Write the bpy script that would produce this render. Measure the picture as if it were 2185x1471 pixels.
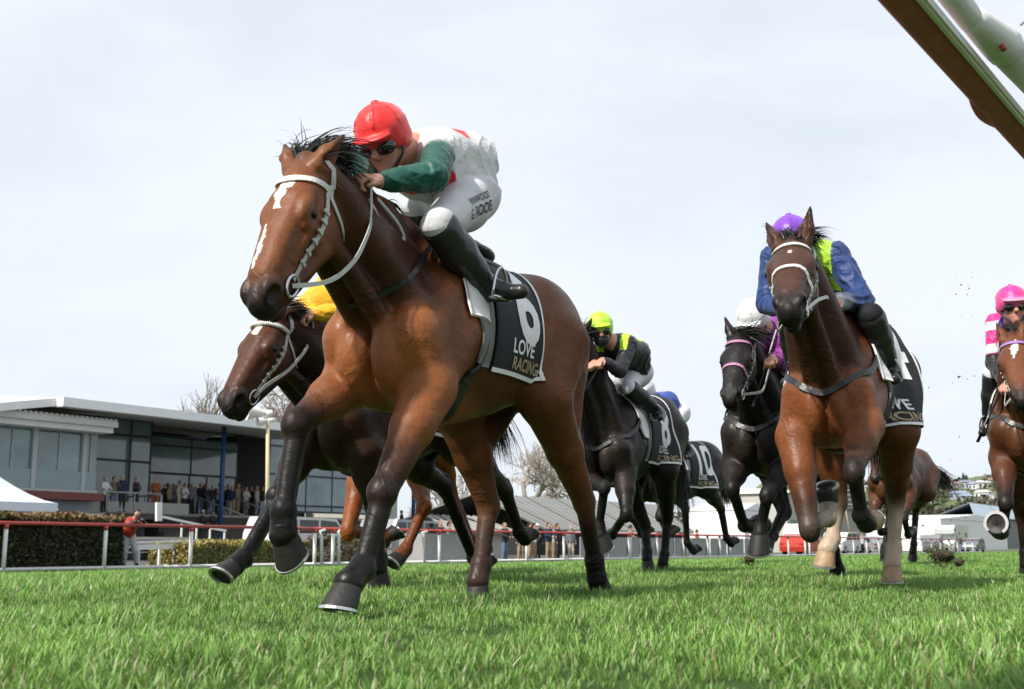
import bpy, bmesh, math, random
import numpy as np
from mathutils import Vector, Matrix
from mathutils.bvhtree import BVHTree
from math import sin, cos, tan, atan, atan2, radians, pi, sqrt

for _o in list(bpy.data.objects):
    bpy.data.objects.remove(_o, do_unlink=True)
S = bpy.context.scene
COL = S.collection
rng = np.random.default_rng(7)
random.seed(7)

# ------------------------------------------------------------------ camera, sky, sun, exposure
CAM_H = 0.25
PITCH = atan((1165 - 735.5) / 2500.0)
cam = bpy.data.cameras.new('camera'); camo = bpy.data.objects.new('camera', cam); COL.objects.link(camo)
camo.location = (0, 0, CAM_H); camo.rotation_euler = (pi / 2 + PITCH, 0, 0)
cam.sensor_width = 36; cam.lens = 36 * 2500 / 2185.0
cam.clip_start = 0.05; cam.clip_end = 6000
cam.dof.use_dof = True; cam.dof.focus_distance = 5.2; cam.dof.aperture_fstop = 7.0
S.camera = camo

SUN_EL, SUN_AZ = radians(44), radians(223)     # azimuth clockwise from +Y: behind and left of the camera
world = bpy.data.worlds.new('World'); S.world = world; world.use_nodes = True
wn, wl = world.node_tree.nodes, world.node_tree.links
wn.clear()
wo = wn.new('ShaderNodeOutputWorld'); bg = wn.new('ShaderNodeBackground')
sky = wn.new('ShaderNodeTexSky'); sky.sky_type = 'NISHITA'; sky.sun_disc = False
sky.sun_elevation = SUN_EL; sky.sun_rotation = SUN_AZ
tc = wn.new('ShaderNodeTexCoord')
mp = wn.new('ShaderNodeMapping'); mp.inputs['Scale'].default_value = (1.0, 1.0, 2.6)
nz = wn.new('ShaderNodeTexNoise'); nz.inputs['Scale'].default_value = 1.7; nz.inputs['Detail'].default_value = 6; nz.inputs['Roughness'].default_value = 0.55
nz.inputs['Distortion'].default_value = 0.25
rp = wn.new('ShaderNodeValToRGB')
rp.color_ramp.elements[0].position = 0.38; rp.color_ramp.elements[0].color = (7.1, 7.8, 8.7, 1)
rp.color_ramp.elements[1].position = 0.62; rp.color_ramp.elements[1].color = (8.75, 9.25, 9.75, 1)
mx = wn.new('ShaderNodeMixRGB'); mx.inputs['Fac'].default_value = 0.93
wl.new(tc.outputs['Generated'], mp.inputs['Vector']); wl.new(mp.outputs['Vector'], nz.inputs['Vector'])
wl.new(nz.outputs['Fac'], rp.inputs['Fac'])
wl.new(sky.outputs['Color'], mx.inputs['Color1']); wl.new(rp.outputs['Color'], mx.inputs['Color2'])
wl.new(mx.outputs['Color'], bg.inputs['Color']); bg.inputs['Strength'].default_value = 0.094
wl.new(bg.outputs['Background'], wo.inputs['Surface'])
sl = bpy.data.lights.new('sun', 'SUN'); sl.energy = 4.9; sl.angle = radians(2.5); sl.color = (1.0, 0.94, 0.85)
so = bpy.data.objects.new('sun', sl); COL.objects.link(so)
so.rotation_euler = (pi / 2 - SUN_EL, 0, pi - SUN_AZ)
S.view_settings.view_transform = 'Standard'; S.view_settings.look = 'None'
S.view_settings.exposure = 0.22; S.view_settings.gamma = 1.0; S.view_settings.use_curve_mapping = False

# ------------------------------------------------------------------ helpers: photograph pixels to the place
CPI, SPI = cos(PITCH), sin(PITCH)
def ray(px, py):
    a = (px - 1092.5) / 2500.0; b = -(py - 735.5) / 2500.0
    return np.array([a, CPI - SPI * b, SPI + CPI * b])
TH = radians(34)
TV = np.array([sin(TH), cos(TH), 0.0])          # along the track
NV = np.array([-cos(TH), sin(TH), 0.0])         # across the track, away from the camera
def W(px, py, n):
    d = ray(px, py); return np.array([0, 0, CAM_H]) + d * (n / (d @ NV))
def SN(s, n, z=0.0):
    p = TV * s + NV * n; return Vector((p[0], p[1], z))
def s_of(px, n):
    return float(W(px, 1165, n) @ TV)
def z_of(px, py, n):
    return float(W(px, py, n)[2])
def ground_z(n):
    t = np.clip((np.asarray(n, float) - 4.5) / 22.0, 0, 1)
    return -0.42 * t * t * (3 - 2 * t) * 1.0

def tag(o, label=None, cat=None, group=None, kind=None):
    if label: o['label'] = label
    if cat: o['category'] = cat
    if group: o['group'] = group
    if kind: o['kind'] = kind
    return o
def empty(name, loc=(0, 0, 0), rz=0.0, label=None, cat=None, group=None):
    o = bpy.data.objects.new(name, None); COL.objects.link(o)
    o.location = loc; o.rotation_euler = (0, 0, rz); o.empty_display_size = 0.2
    return tag(o, label, cat, group)
def link(name, me, mat=None, parent=None):
    o = bpy.data.objects.new(name, me); COL.objects.link(o)
    if mat is not None and not me.materials: me.materials.append(mat)
    if parent is not None: o.parent = parent
    return o
def mesh_from(name, verts, faces, smooth=False):
    me = bpy.data.meshes.new(name); me.from_pydata([tuple(v) for v in verts], [], [tuple(f) for f in faces]); me.update()
    if smooth: me.shade_smooth()
    return me

class MB:
    """collects boxes, tubes and quads into one mesh"""
    def __init__(s): s.v = []; s.f = []; s.sm = False
    def add(s, v, f):
        n = len(s.v); s.v += [tuple(map(float, p)) for p in v]; s.f += [tuple(i + n for i in q) for q in f]; return s
    def hexa(s, p):      # 8 points: bottom 4 then top 4, same winding
        return s.add(p, [(3, 2, 1, 0), (4, 5, 6, 7), (0, 1, 5, 4), (1, 2, 6, 5), (2, 3, 7, 6), (3, 0, 4, 7)])
    def box(s, x0, x1, y0, y1, z0, z1):
        return s.hexa([(x0, y0, z0), (x1, y0, z0), (x1, y1, z0), (x0, y1, z0), (x0, y0, z1), (x1, y0, z1), (x1, y1, z1), (x0, y1, z1)])
    def bar(s, a, b, w, h=None, up=(0, 0, 1)):      # rectangular bar between points
        a, b = Vector(a), Vector(b); h = h or w
        d = (b - a).normalized(); up = Vector(up)
        if abs(d.dot(up)) > .98: up = Vector((1, 0, 0))
        x = d.cross(up).normalized() * (w / 2); y = x.cross(d).normalized() * (h / 2)
        return s.hexa([a - x - y, a + x - y, a + x + y, a - x + y, b - x - y, b + x - y, b + x + y, b - x + y])
    def tube(s, pts, r, n=8, cap=True):
        pts = [Vector(p) for p in pts]; m = len(pts)
        rr = r if hasattr(r, '__len__') else [r] * m
        ref = None; base = len(s.v); vs = []
        for i, p in enumerate(pts):
            d = (pts[min(i + 1, m - 1)] - pts[max(i - 1, 0)]).normalized()
            if ref is None:
                ref = Vector((0, 0, 1)) if abs(d.z) < .9 else Vector((1, 0, 0))
            x = d.cross(ref).normalized(); y = x.cross(d).normalized(); ref = y
            for k in range(n):
                a = 2 * pi * k / n; vs.append(p + (x * cos(a) + y * sin(a)) * rr[i])
        fs = [(i * n + k, i * n + (k + 1) % n, (i + 1) * n + (k + 1) % n, (i + 1) * n + k) for i in range(m - 1) for k in range(n)]
        if cap: fs += [tuple(reversed(range(n))), tuple(range((m - 1) * n, m * n))]
        return s.add(vs, fs)
    def build(s, name, mat, parent=None, smooth=False):
        me = mesh_from(name, s.v, s.f, smooth)
        return link(name, me, mat, parent)
    def mesh(s, name, mat, smooth=False):
        me = mesh_from(name, s.v, s.f, smooth); me.materials.append(mat); return me

# ------------------------------------------------------------------ materials
MATS = {}
def mat(name, col, rough=0.6, metal=0.0, noise=0.0, nscale=8.0, bump=0.0, bscale=40.0, spec=0.5, sheen=0.0, attr=None, alpha_t=0.0, coat=0.0, stretch=None, bump2=0.0, b2scale=6.0, rvar=0.0, fine=0.0):
    if name in MATS: return MATS[name]
    m = bpy.data.materials.new(name); m.use_nodes = True
    nt = m.node_tree; N, L = nt.nodes, nt.links
    b = N['Principled BSDF']
    b.inputs['Roughness'].default_value = rough; b.inputs['Metallic'].default_value = metal
    b.inputs['Specular IOR Level'].default_value = spec
    if sheen: b.inputs['Sheen Weight'].default_value = sheen
    if coat: b.inputs['Coat Weight'].default_value = coat
    if alpha_t: b.inputs['Transmission Weight'].default_value = alpha_t
    tcn = N.new('ShaderNodeTexCoord'); vec = tcn.outputs['Object']
    if stretch:
        mm = N.new('ShaderNodeMapping'); mm.inputs['Scale'].default_value = stretch; L.new(vec, mm.inputs['Vector']); vec = mm.outputs['Vector']
    src = None
    if attr:
        at = N.new('ShaderNodeAttribute'); at.attribute_name = attr; src = at.outputs['Color']
    else:
        b.inputs['Base Color'].default_value = (*col, 1)
    if noise:
        n1 = N.new('ShaderNodeTexNoise'); n1.inputs['Scale'].default_value = nscale; n1.inputs['Detail'].default_value = 8; n1.inputs['Roughness'].default_value = .65
        L.new(vec, n1.inputs['Vector'])
        mr = N.new('ShaderNodeMapRange'); mr.inputs['From Min'].default_value = .25; mr.inputs['From Max'].default_value = .75
        mr.inputs['To Min'].default_value = 1 - noise; mr.inputs['To Max'].default_value = 1 + noise; L.new(n1.outputs['Fac'], mr.inputs['Value'])
        mu = N.new('ShaderNodeVectorMath'); mu.operation = 'MULTIPLY'
        if src: L.new(src, mu.inputs[0])
        else: mu.inputs[0].default_value = col
        L.new(mr.outputs['Result'], mu.inputs[1]); src = mu.outputs['Vector']
    if fine:
        n4 = N.new('ShaderNodeTexNoise'); n4.inputs['Scale'].default_value = 95; n4.inputs['Detail'].default_value = 4; n4.inputs['Roughness'].default_value = .8; L.new(vec, n4.inputs['Vector'])
        m4 = N.new('ShaderNodeMapRange'); m4.inputs['From Min'].default_value = .3; m4.inputs['From Max'].default_value = .7; m4.inputs['To Min'].default_value = 1 - fine; m4.inputs['To Max'].default_value = 1 + fine; L.new(n4.outputs['Fac'], m4.inputs['Value'])
        u4 = N.new('ShaderNodeVectorMath'); u4.operation = 'MULTIPLY'; L.new(src, u4.inputs[0]); L.new(m4.outputs['Result'], u4.inputs[1]); src = u4.outputs['Vector']
    if rvar:
        n5 = N.new('ShaderNodeTexNoise'); n5.inputs['Scale'].default_value = 4; n5.inputs['Detail'].default_value = 6; L.new(vec, n5.inputs['Vector'])
        m5 = N.new('ShaderNodeMapRange'); m5.inputs['From Min'].default_value = .3; m5.inputs['From Max'].default_value = .7; m5.inputs['To Min'].default_value = rough - rvar; m5.inputs['To Max'].default_value = rough + rvar; L.new(n5.outputs['Fac'], m5.inputs['Value']); L.new(m5.outputs['Result'], b.inputs['Roughness'])
    if src: L.new(src, b.inputs['Base Color'])
    if bump:
        n2 = N.new('ShaderNodeTexNoise'); n2.inputs['Scale'].default_value = bscale; n2.inputs['Detail'].default_value = 5
        L.new(vec, n2.inputs['Vector'])
        bp = N.new('ShaderNodeBump'); bp.inputs['Strength'].default_value = 1.0; bp.inputs['Distance'].default_value = bump
        L.new(n2.outputs['Fac'], bp.inputs['Height']); L.new(bp.outputs['Normal'], b.inputs['Normal'])
        if bump2:
            n3 = N.new('ShaderNodeTexNoise'); n3.inputs['Scale'].default_value = b2scale; n3.inputs['Detail'].default_value = 3; n3.inputs['Distortion'].default_value = .8; L.new(vec, n3.inputs['Vector'])
            b3 = N.new('ShaderNodeBump'); b3.inputs['Strength'].default_value = 1.0; b3.inputs['Distance'].default_value = bump2; L.new(n3.outputs['Fac'], b3.inputs['Height']); L.new(b3.outputs['Normal'], bp.inputs['Normal'])
            n6 = N.new('ShaderNodeTexNoise'); n6.inputs['Scale'].default_value = 3.4; n6.inputs['Detail'].default_value = 1.5; n6.inputs['Distortion'].default_value = 1.1; L.new(vec, n6.inputs['Vector'])
            s6 = N.new('ShaderNodeMath'); s6.operation = 'SUBTRACT'; s6.inputs[1].default_value = .5; L.new(n6.outputs['Fac'], s6.inputs[0]); a6 = N.new('ShaderNodeMath'); a6.operation = 'ABSOLUTE'; L.new(s6.outputs[0], a6.inputs[0])
            m6 = N.new('ShaderNodeMapRange'); m6.interpolation_type = 'SMOOTHSTEP'; m6.inputs['From Min'].default_value = 0; m6.inputs['From Max'].default_value = .022; m6.inputs['To Min'].default_value = 1; m6.inputs['To Max'].default_value = 0; L.new(a6.outputs[0], m6.inputs['Value'])
            n7 = N.new('ShaderNodeTexNoise'); n7.inputs['Scale'].default_value = 2.2; L.new(vec, n7.inputs['Vector']); m7 = N.new('ShaderNodeMapRange'); m7.inputs['From Min'].default_value = .48; m7.inputs['From Max'].default_value = .60; L.new(n7.outputs['Fac'], m7.inputs['Value'])
            x7 = N.new('ShaderNodeMath'); x7.operation = 'MULTIPLY'; L.new(m6.outputs['Result'], x7.inputs[0]); L.new(m7.outputs['Result'], x7.inputs[1])
            b7 = N.new('ShaderNodeBump'); b7.inputs['Strength'].default_value = 1.0; b7.inputs['Distance'].default_value = .0024 if fine else 0.0; L.new(x7.outputs[0], b7.inputs['Height']); L.new(b7.outputs['Normal'], b3.inputs['Normal'])
    MATS[name] = m; return m

M_COAT = mat('horse_coat', None, rough=.46, attr='col', noise=.30, nscale=9, bump=.0022, bscale=55, spec=.24, rvar=.16, fine=.18, bump2=.014, b2scale=5.5)
M_SKIN = mat('skin', None, rough=.55, attr='col', noise=.08, nscale=20, spec=.35)
M_SILK = mat('silk', None, rough=.48, attr='col', noise=.07, nscale=9, bump=.007, bscale=26, spec=.3, sheen=.15, bump2=.012, b2scale=11, stretch=(1.0, .55, 1.2))
M_SATIN = mat('cap_satin', None, rough=.40, attr='col', noise=.08, nscale=9, bump=.004, bscale=30, spec=.4, sheen=.2)
M_BREECH = mat('breeches', None, rough=.7, attr='col', bump=.006, bscale=22, spec=.2, noise=.03)
M_BOOT = mat('boot_leather', None, rough=.32, attr='col', bump=.005, bscale=22, noise=.15)
M_HOOF = mat('hoof_horn', (.017, .015, .014), rough=.55, noise=.35, nscale=30, bump=.002, bscale=60)
M_HOOFP = mat('hoof_pale', (.34, .23, .13), rough=.55, noise=.45, nscale=22, bump=.002, bscale=60)
M_SHOE = mat('shoe_metal', (.62, .62, .62), rough=.35, metal=.9)
M_STRAPW = mat('strap_white', (.62, .61, .58), rough=.45, noise=.12, nscale=40, bump=.001, bscale=120)
M_STRAPG = mat('strap_grey', (.48, .48, .46), rough=.5, noise=.14, nscale=40, bump=.001, bscale=120)
M_STRAPP = mat('strap_pink', (.40, .17, .30), rough=.5, noise=.1, nscale=40)
M_STRAPV = mat('strap_violet', (.30, .16, .45), rough=.5, noise=.1, nscale=40)
M_BLACK = mat('black_leather', (.014, .014, .016), rough=.38, noise=.2, nscale=30, bump=.001, bscale=90)
M_CLOTH = mat('saddle_cloth_navy', (.011, .012, .018), rough=.75, noise=.25, nscale=30, bump=.003, bscale=30)
M_WHITE = mat('white_cloth', (.78, .78, .79), rough=.7, noise=.05, nscale=18, bump=.004, bscale=16)
M_PADG = mat('grey_pad', (.16, .17, .16), rough=.8, noise=.15, nscale=30)
M_GOLD = mat('gold_print', (.42, .33, .20), rough=.7)
M_INK = mat('black_print', (.015, .015, .016), rough=.7)
M_METAL = mat('bit_metal', (.55, .55, .55), rough=.25, metal=1.0)
M_HAIR = mat('horse_hair', (.012, .010, .009), rough=.45, noise=.4, nscale=12, spec=.4)
M_HAIRB = mat('horse_hair_brown', (.022, .014, .010), rough=.45, noise=.4, nscale=12, spec=.4)
M_EYE = mat('eye_dark', (.006, .0045, .004), rough=.16, spec=.35)
M_LENS = mat('goggle_lens', (.012, .012, .014), rough=.12, spec=.7)

# ------------------------------------------------------------------ implicit modelling: smooth unions meshed with surface nets
class SDF:
    def __init__(s): s.p = []
    def _put(s, fn, lo, hi, k, col, op=1): s.p.append((fn, np.array(lo, float), np.array(hi, float), k, col, op))
    def rc(s, a, b, ra, rb=None, k=.03, col=None, col2=None, op=1):
        a = np.array(a, float); b = np.array(b, float); rb = ra if rb is None else rb
        ba = b - a; L2 = float(ba @ ba) + 1e-12
        c1 = None if col is None else np.array(col, float); c2 = c1 if col2 is None else np.array(col2, float)
        def fn(X, Y, Z, wc=False):
            t = np.clip(((X - a[0]) * ba[0] + (Y - a[1]) * ba[1] + (Z - a[2]) * ba[2]) / L2, 0, 1)
            d = np.sqrt((X - a[0] - t * ba[0]) ** 2 + (Y - a[1] - t * ba[1]) ** 2 + (Z - a[2] - t * ba[2]) ** 2) - (ra + (rb - ra) * t)
            if wc: return d, c1[None, :] + (c2 - c1)[None, :] * np.clip(t * 1.0, 0, 1)[:, None]
            return d
        r = max(ra, rb)
        s._put(fn, np.minimum(a, b) - r, np.maximum(a, b) + r, k, c1, op); return s
    def el(s, c, r, R=None, k=.03, col=None, op=1):
        c = np.array(c, float); r = np.array(r, float); R = np.eye(3) if R is None else np.array(R, float)   # columns = axes
        c1 = None if col is None else np.array(col, float)
        ext = np.sqrt(((R * r[None, :]) ** 2).sum(1))
        rm = float(r.min())
        def fn(X, Y, Z, wc=False):
            x, y, z = X - c[0], Y - c[1], Z - c[2]
            u = (x * R[0, 0] + y * R[1, 0] + z * R[2, 0]) / r[0]; v = (x * R[0, 1] + y * R[1, 1] + z * R[2, 1]) / r[1]; w = (x * R[0, 2] + y * R[1, 2] + z * R[2, 2]) / r[2]
            k0 = np.sqrt(u * u + v * v + w * w) + 1e-9
            k1 = np.sqrt((u / r[0]) ** 2 + (v / r[1]) ** 2 + (w / r[2]) ** 2) + 1e-9
            d = k0 * (k0 - 1) / k1
            d = np.where(k0 < .35, -rm * .65, d)
            if wc: return d, np.repeat(c1[None, :], len(d), 0)
            return d
        s._put(fn, c - ext, c + ext, k, c1, op); return s
    def mesh(s, name, vox, material, colmix=.015, color_fn=None, disp=None):
        lo = np.min([p[1] for p in s.p if p[5] > 0], 0) - .06; hi = np.max([p[2] for p in s.p if p[5] > 0], 0) + .06
        n = np.ceil((hi - lo) / vox).astype(int) + 1
        D = np.full(n, 1.0, np.float32)
        ax = [(lo[i] + np.arange(n[i]) * vox).astype(np.float32) for i in range(3)]
        for fn, a, b, k, c, op in s.p:
            pad = k + 2.5 * vox
            i0 = np.maximum(np.floor((a - pad - lo) / vox).astype(int), 0); i1 = np.minimum(np.ceil((b + pad - lo) / vox).astype(int) + 1, n)
            if (i1 <= i0).any(): continue
            sl_ = tuple(slice(i0[i], i1[i]) for i in range(3))
            d = fn(ax[0][sl_[0], None, None], ax[1][None, sl_[1], None], ax[2][None, None, sl_[2]]).astype(np.float32)
            o = D[sl_]
            if op > 0:
                h = np.maximum(k - np.abs(o - d), 0); D[sl_] = np.minimum(o, d) - h * h / (4 * k)
            else:
                h = np.maximum(k - np.abs(o + d), 0); D[sl_] = np.maximum(o, -d) + h * h / (4 * k)
        V, Fq = surface_nets(D, lo, vox)
        me = bpy.data.meshes.new(name)
        me.vertices.add(len(V)); me.vertices.foreach_set('co', V.astype(np.float32).ravel())
        me.loops.add(len(Fq) * 4); me.loops.foreach_set('vertex_index', Fq.astype(np.int32).ravel())
        me.polygons.add(len(Fq)); me.polygons.foreach_set('loop_start', np.arange(0, len(Fq) * 4, 4, dtype=np.int32))
        me.polygons.foreach_set('loop_total', np.full(len(Fq), 4, np.int32))
        me.update(calc_edges=True); me.shade_smooth()
        X, Y, Z = V[:, 0], V[:, 1], V[:, 2]
        num = np.zeros((len(V), 3)); den = np.full(len(V), 1e-9)
        for fn, a, b, k, c, op in s.p:
            if c is None or op < 0: continue
            m = ((V > a - .06) & (V < b + .06)).all(1); idx = np.nonzero(m)[0]
            if not len(idx): continue
            d, cc = fn(X[idx], Y[idx], Z[idx], True)
            w = np.exp(-np.maximum(d, 0) / colmix) * np.exp(np.clip(-d, 0, .05) / .05)
            num[idx] += cc * w[:, None]; den[idx] += w
        C = num / den[:, None]
        if color_fn is not None: C = color_fn(V, C)
        if disp is not None:
            Nn = np.zeros(len(V) * 3, np.float32); me.vertices.foreach_get('normal', Nn); V = V + Nn.reshape(-1, 3) * disp(V)[:, None]
            me.vertices.foreach_set('co', V.astype(np.float32).ravel()); me.update()
        at = me.attributes.new('col', 'FLOAT_COLOR', 'POINT')
        at.data.foreach_set('color', np.concatenate([C, np.ones((len(V), 1))], 1).astype(np.float32).ravel())
        me.materials.append(material)
        return me

def surface_nets(D, lo, vox):
    n = np.array(D.shape); neg = D < 0
    c = np.zeros(n - 1, np.int8)
    for dx in (0, 1):
        for dy in (0, 1):
            for dz in (0, 1):
                c += neg[dx:n[0] - 1 + dx, dy:n[1] - 1 + dy, dz:n[2] - 1 + dz]
    cells = np.argwhere((c > 0) & (c < 8))
    idx = np.full(n - 1, -1, np.int32); idx[tuple(cells.T)] = np.arange(len(cells))
    P = np.zeros((len(cells), 3)); Wt = np.zeros(len(cells))
    cor = [(0, 0, 0), (1, 0, 0), (0, 1, 0), (1, 1, 0), (0, 0, 1), (1, 0, 1), (0, 1, 1), (1, 1, 1)]
    vals = [D[cells[:, 0] + a, cells[:, 1] + b, cells[:, 2] + g].astype(np.float64) for a, b, g in cor]
    for i in range(8):
        for ax_ in range(3):
            if cor[i][ax_]: continue
            j = i + (1 << ax_)
            m = (vals[i] < 0) != (vals[j] < 0)
            t = vals[i][m] / (vals[i][m] - vals[j][m])
            q = np.repeat(np.array(cor[i], float)[None], m.sum(), 0); q[:, ax_] += t
            P[m] += q; Wt[m] += 1
    V = (cells + P / Wt[:, None]) * vox + lo
    quads = []
    for ax_ in range(3):
        o1, o2 = [(1, 2), (2, 0), (0, 1)][ax_]
        a = np.take(neg, np.arange(n[ax_] - 1), ax_); b = np.take(neg, np.arange(1, n[ax_]), ax_)
        e = np.argwhere(a != b)
        e = e[(e[:, o1] > 0) & (e[:, o2] > 0) & (e[:, o1] < n[o1] - 1) & (e[:, o2] < n[o2] - 1)]
        if not len(e): continue
        def ix(d1, d2):
            q = e.copy(); q[:, o1] -= d1; q[:, o2] -= d2; return idx[tuple(q.T)]
        q = np.stack([ix(1, 1), ix(0, 1), ix(0, 0), ix(1, 0)], 1)
        fl = a[tuple(e.T)]
        q[~fl] = q[~fl][:, ::-1]
        quads.append(q)
    return V, np.concatenate(quads)

def nrm(v):
    v = np.array(v, float); return v / (np.linalg.norm(v) + 1e-12)

class Frame:
    """a horse's own axes: x forward, y to its left, z up"""
    def __init__(s, x, y, phi, z=0.0):
        s.o = np.array([x, y, z]); a = radians(phi); s.rz = atan2(-cos(a), -sin(a))
        s.f = np.array([-sin(a), -cos(a), 0]); s.l = np.array([cos(a), -sin(a), 0])
    def J(s, px, py, y=None, x=None, z=None):
        d = ray(px, py); q = np.array([0, 0, CAM_H]) - s.o
        cl = np.array([q @ s.f, q @ s.l, q[2]]); dl = np.array([d @ s.f, d @ s.l, d[2]])
        i, v = (1, y) if y is not None else ((0, x) if x is not None else (2, z))
        return cl + dl * ((v - cl[i]) / dl[i])
    def world(s, p): return s.o + s.f * p[0] + s.l * p[1] + np.array([0, 0, p[2]])
def project(p):
    x, y, z = p[0], p[1], p[2] - CAM_H
    k = y * CPI + z * SPI; u = -SPI * y + CPI * z
    return 1092.5 + 2500 * x / k, 735.5 - 2500 * u / k
VOX=[.0070,.009,.011,.016]
# ------------------------------------------------------------------ horses
UP = np.array([0, 0, 1.0]); LAT = np.array([0, 1.0, 0])
def hoof_mesh(F, C, flex, material, size=1.17, lat=LAT):
    """hoof on the end of a pastern from fetlock F to coronet C; flex tilts the sole backward (degrees)"""
    a = nrm(C - F); w = nrm(lat - a * (lat @ a))
    ang = radians(38 + flex)
    # sole normal: the pastern axis turned toward the heel
    f0 = nrm(np.cross(w, -a)); f0 = f0 if True else f0
    fwd = np.cross(a, w) * -1.0
    fwd = nrm(np.cross(w, a)) * -1.0
    n = a * cos(ang) - fwd * sin(ang); fr = fwd * cos(ang) + a * sin(ang)
    V, Fc = [], []
    m = 20
    prof = [(-.012, .041, .040, -.004), (.004, .047, .045, .0), (.035, .054, .050, .012), (.072, .062, .056, .026), (.080, .063, .057, .029), (.0802, .052, .046, .028), (.072, .030, .026, .026), (.070, .004, .004, .024)]
    for h, rx, ry, off in prof:
        for k in range(m):
            t = 2 * pi * k / m
            cx = cos(t); cx = cx if cx > 0 else cx * .82
            V.append(C + n * h * size + fr * (off + cx * rx) * size + w * sin(t) * ry * size)
    r = len(prof)
    for i in range(r - 1):
        for k in range(m):
            Fc.append((i * m + k, (i + 1) * m + k, (i + 1) * m + (k + 1) % m, i * m + (k + 1) % m))
    Fc.append(tuple(range((r - 1) * m, r * m)))
    me = mesh_from('hoof', V, Fc, True); me.materials.append(material)
    sv, sf = [], []
    ts = np.linspace(-2.45, 2.45, 19)
    for t in ts:
        cx = cos(t); cx = cx if cx > 0 else cx * .82
        for h, s_ in ((.079, 1.035), (.088, 1.045), (.088, .80), (.079, .80)):
            sv.append(C + n * h * size + fr * (.029 + cx * .063 * s_) * size + w * sin(t) * .057 * s_ * size)
    for i in range(len(ts) - 1):
        for j in range(4):
            sf.append((i * 4 + j, i * 4 + (j + 1) % 4, (i + 1) * 4 + (j + 1) % 4, (i + 1) * 4 + j))
    sf += [(0, 3, 2, 1), tuple((len(ts) - 1) * 4 + j for j in range(4))]
    ms = mesh_from('horseshoe', sv, sf); ms.materials.append(M_SHOE)
    return me, ms

def hair_mesh(roots, dirs, lens, widths, seg=6, grav=.0, wob=.02, seed=1, clump=None, bend=None):
    r = np.random.default_rng(seed); V, Fc = [], []
    for i in range(len(roots)):
        p = np.array(roots[i], float); d = nrm(dirs[i]); L = lens[i] / seg; side = nrm(np.cross(d, r.normal(size=3)))
        base = len(V)
        for j in range(seg + 1):
            w = widths[i] * (1 - .85 * (j / seg) ** 1.5)
            V.append(p + side * w); V.append(p - side * w)
            d = nrm(d + np.array([0, 0, -grav]) * 1.0 / seg + r.normal(size=3) * wob + (bend[i] / seg if bend is not None else 0))
            p = p + d * L
        for j in range(seg):
            a = base + 2 * j; Fc.append((a, a + 1, a + 3, a + 2))
    return mesh_from('hair', V, Fc, True)

class Surf:
    """the horse's body surface, for tack that lies on it"""
    def __init__(s, me):
        s.t = BVHTree.FromPolygons([v.co.copy() for v in me.vertices], [tuple(p.vertices) for p in me.polygons])
    def near(s, p, off=0.0):
        q, n, i, d = s.t.find_nearest(Vector(p)); return np.array(q + n * off), np.array(n)
    def cast(s, o, target, off=0.0):
        o = Vector(o); d = (Vector(target) - o).normalized()
        q, n, i, dd = s.t.ray_cast(o, d)
        if q is None: q, n, i, dd = s.t.find_nearest(Vector(target))
        return np.array(q + n * off), np.array(n)

def resample(pts, m):
    pts = np.array([tuple(p) for p in pts], float); seg = np.linalg.norm(np.diff(pts, axis=0), axis=1); c = np.concatenate([[0], np.cumsum(seg)])
    t = np.linspace(0, c[-1], m); return np.stack([np.interp(t, c, pts[:, i]) for i in range(3)], 1)
def smooth_line(pts, m, it=3):
    q = resample(pts, m)
    for _ in range(it):
        q[1:-1] = (q[:-2] + 2 * q[1:-1] + q[2:]) / 4
    return q
def strap(name, pts, width, thick, material, parent, surf=None, off=.004, m=24, normal=None, close=False, smooth=3, ease=0):
    q = smooth_line(pts, m, smooth); N = []
    if surf is not None:
        r = []
        for p in q:
            a, n = surf.near(p, off); r.append(np.array(a)); N.append(np.array(n))
        q = np.array(r); N = np.array(N)
        for _ in range(ease):
            q[1:-1] = (q[:-2] + 2 * q[1:-1] + q[2:]) / 4
        for _ in range(2 + 2 * ease):
            N[1:-1] = (N[:-2] + 2 * N[1:-1] + N[2:]) / 4
    else:
        N = np.array([nrm(normal) for _ in q]) if normal is not None and np.ndim(normal) == 1 else np.array(normal)
    V, Fc = [], []
    for i in range(m):
        t = nrm(q[min(i + 1, m - 1)] - q[max(i - 1, 0)]); n = nrm(N[i] - t * (N[i] @ t)); b = np.cross(t, n)
        for sx, sy in ((-1, -.5), (1, -.5), (1, .5), (-1, .5)):
            V.append(q[i] + b * sx * width / 2 + n * sy * thick)
    for i in range(m - 1):
        for j in range(4): Fc.append((i * 4 + j, i * 4 + (j + 1) % 4, (i + 1) * 4 + (j + 1) % 4, (i + 1) * 4 + j))
    Fc += [(0, 3, 2, 1), tuple((m - 1) * 4 + j for j in range(4))]
    me = mesh_from(name, V, Fc, False); return link(name, me, material, parent)

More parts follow.
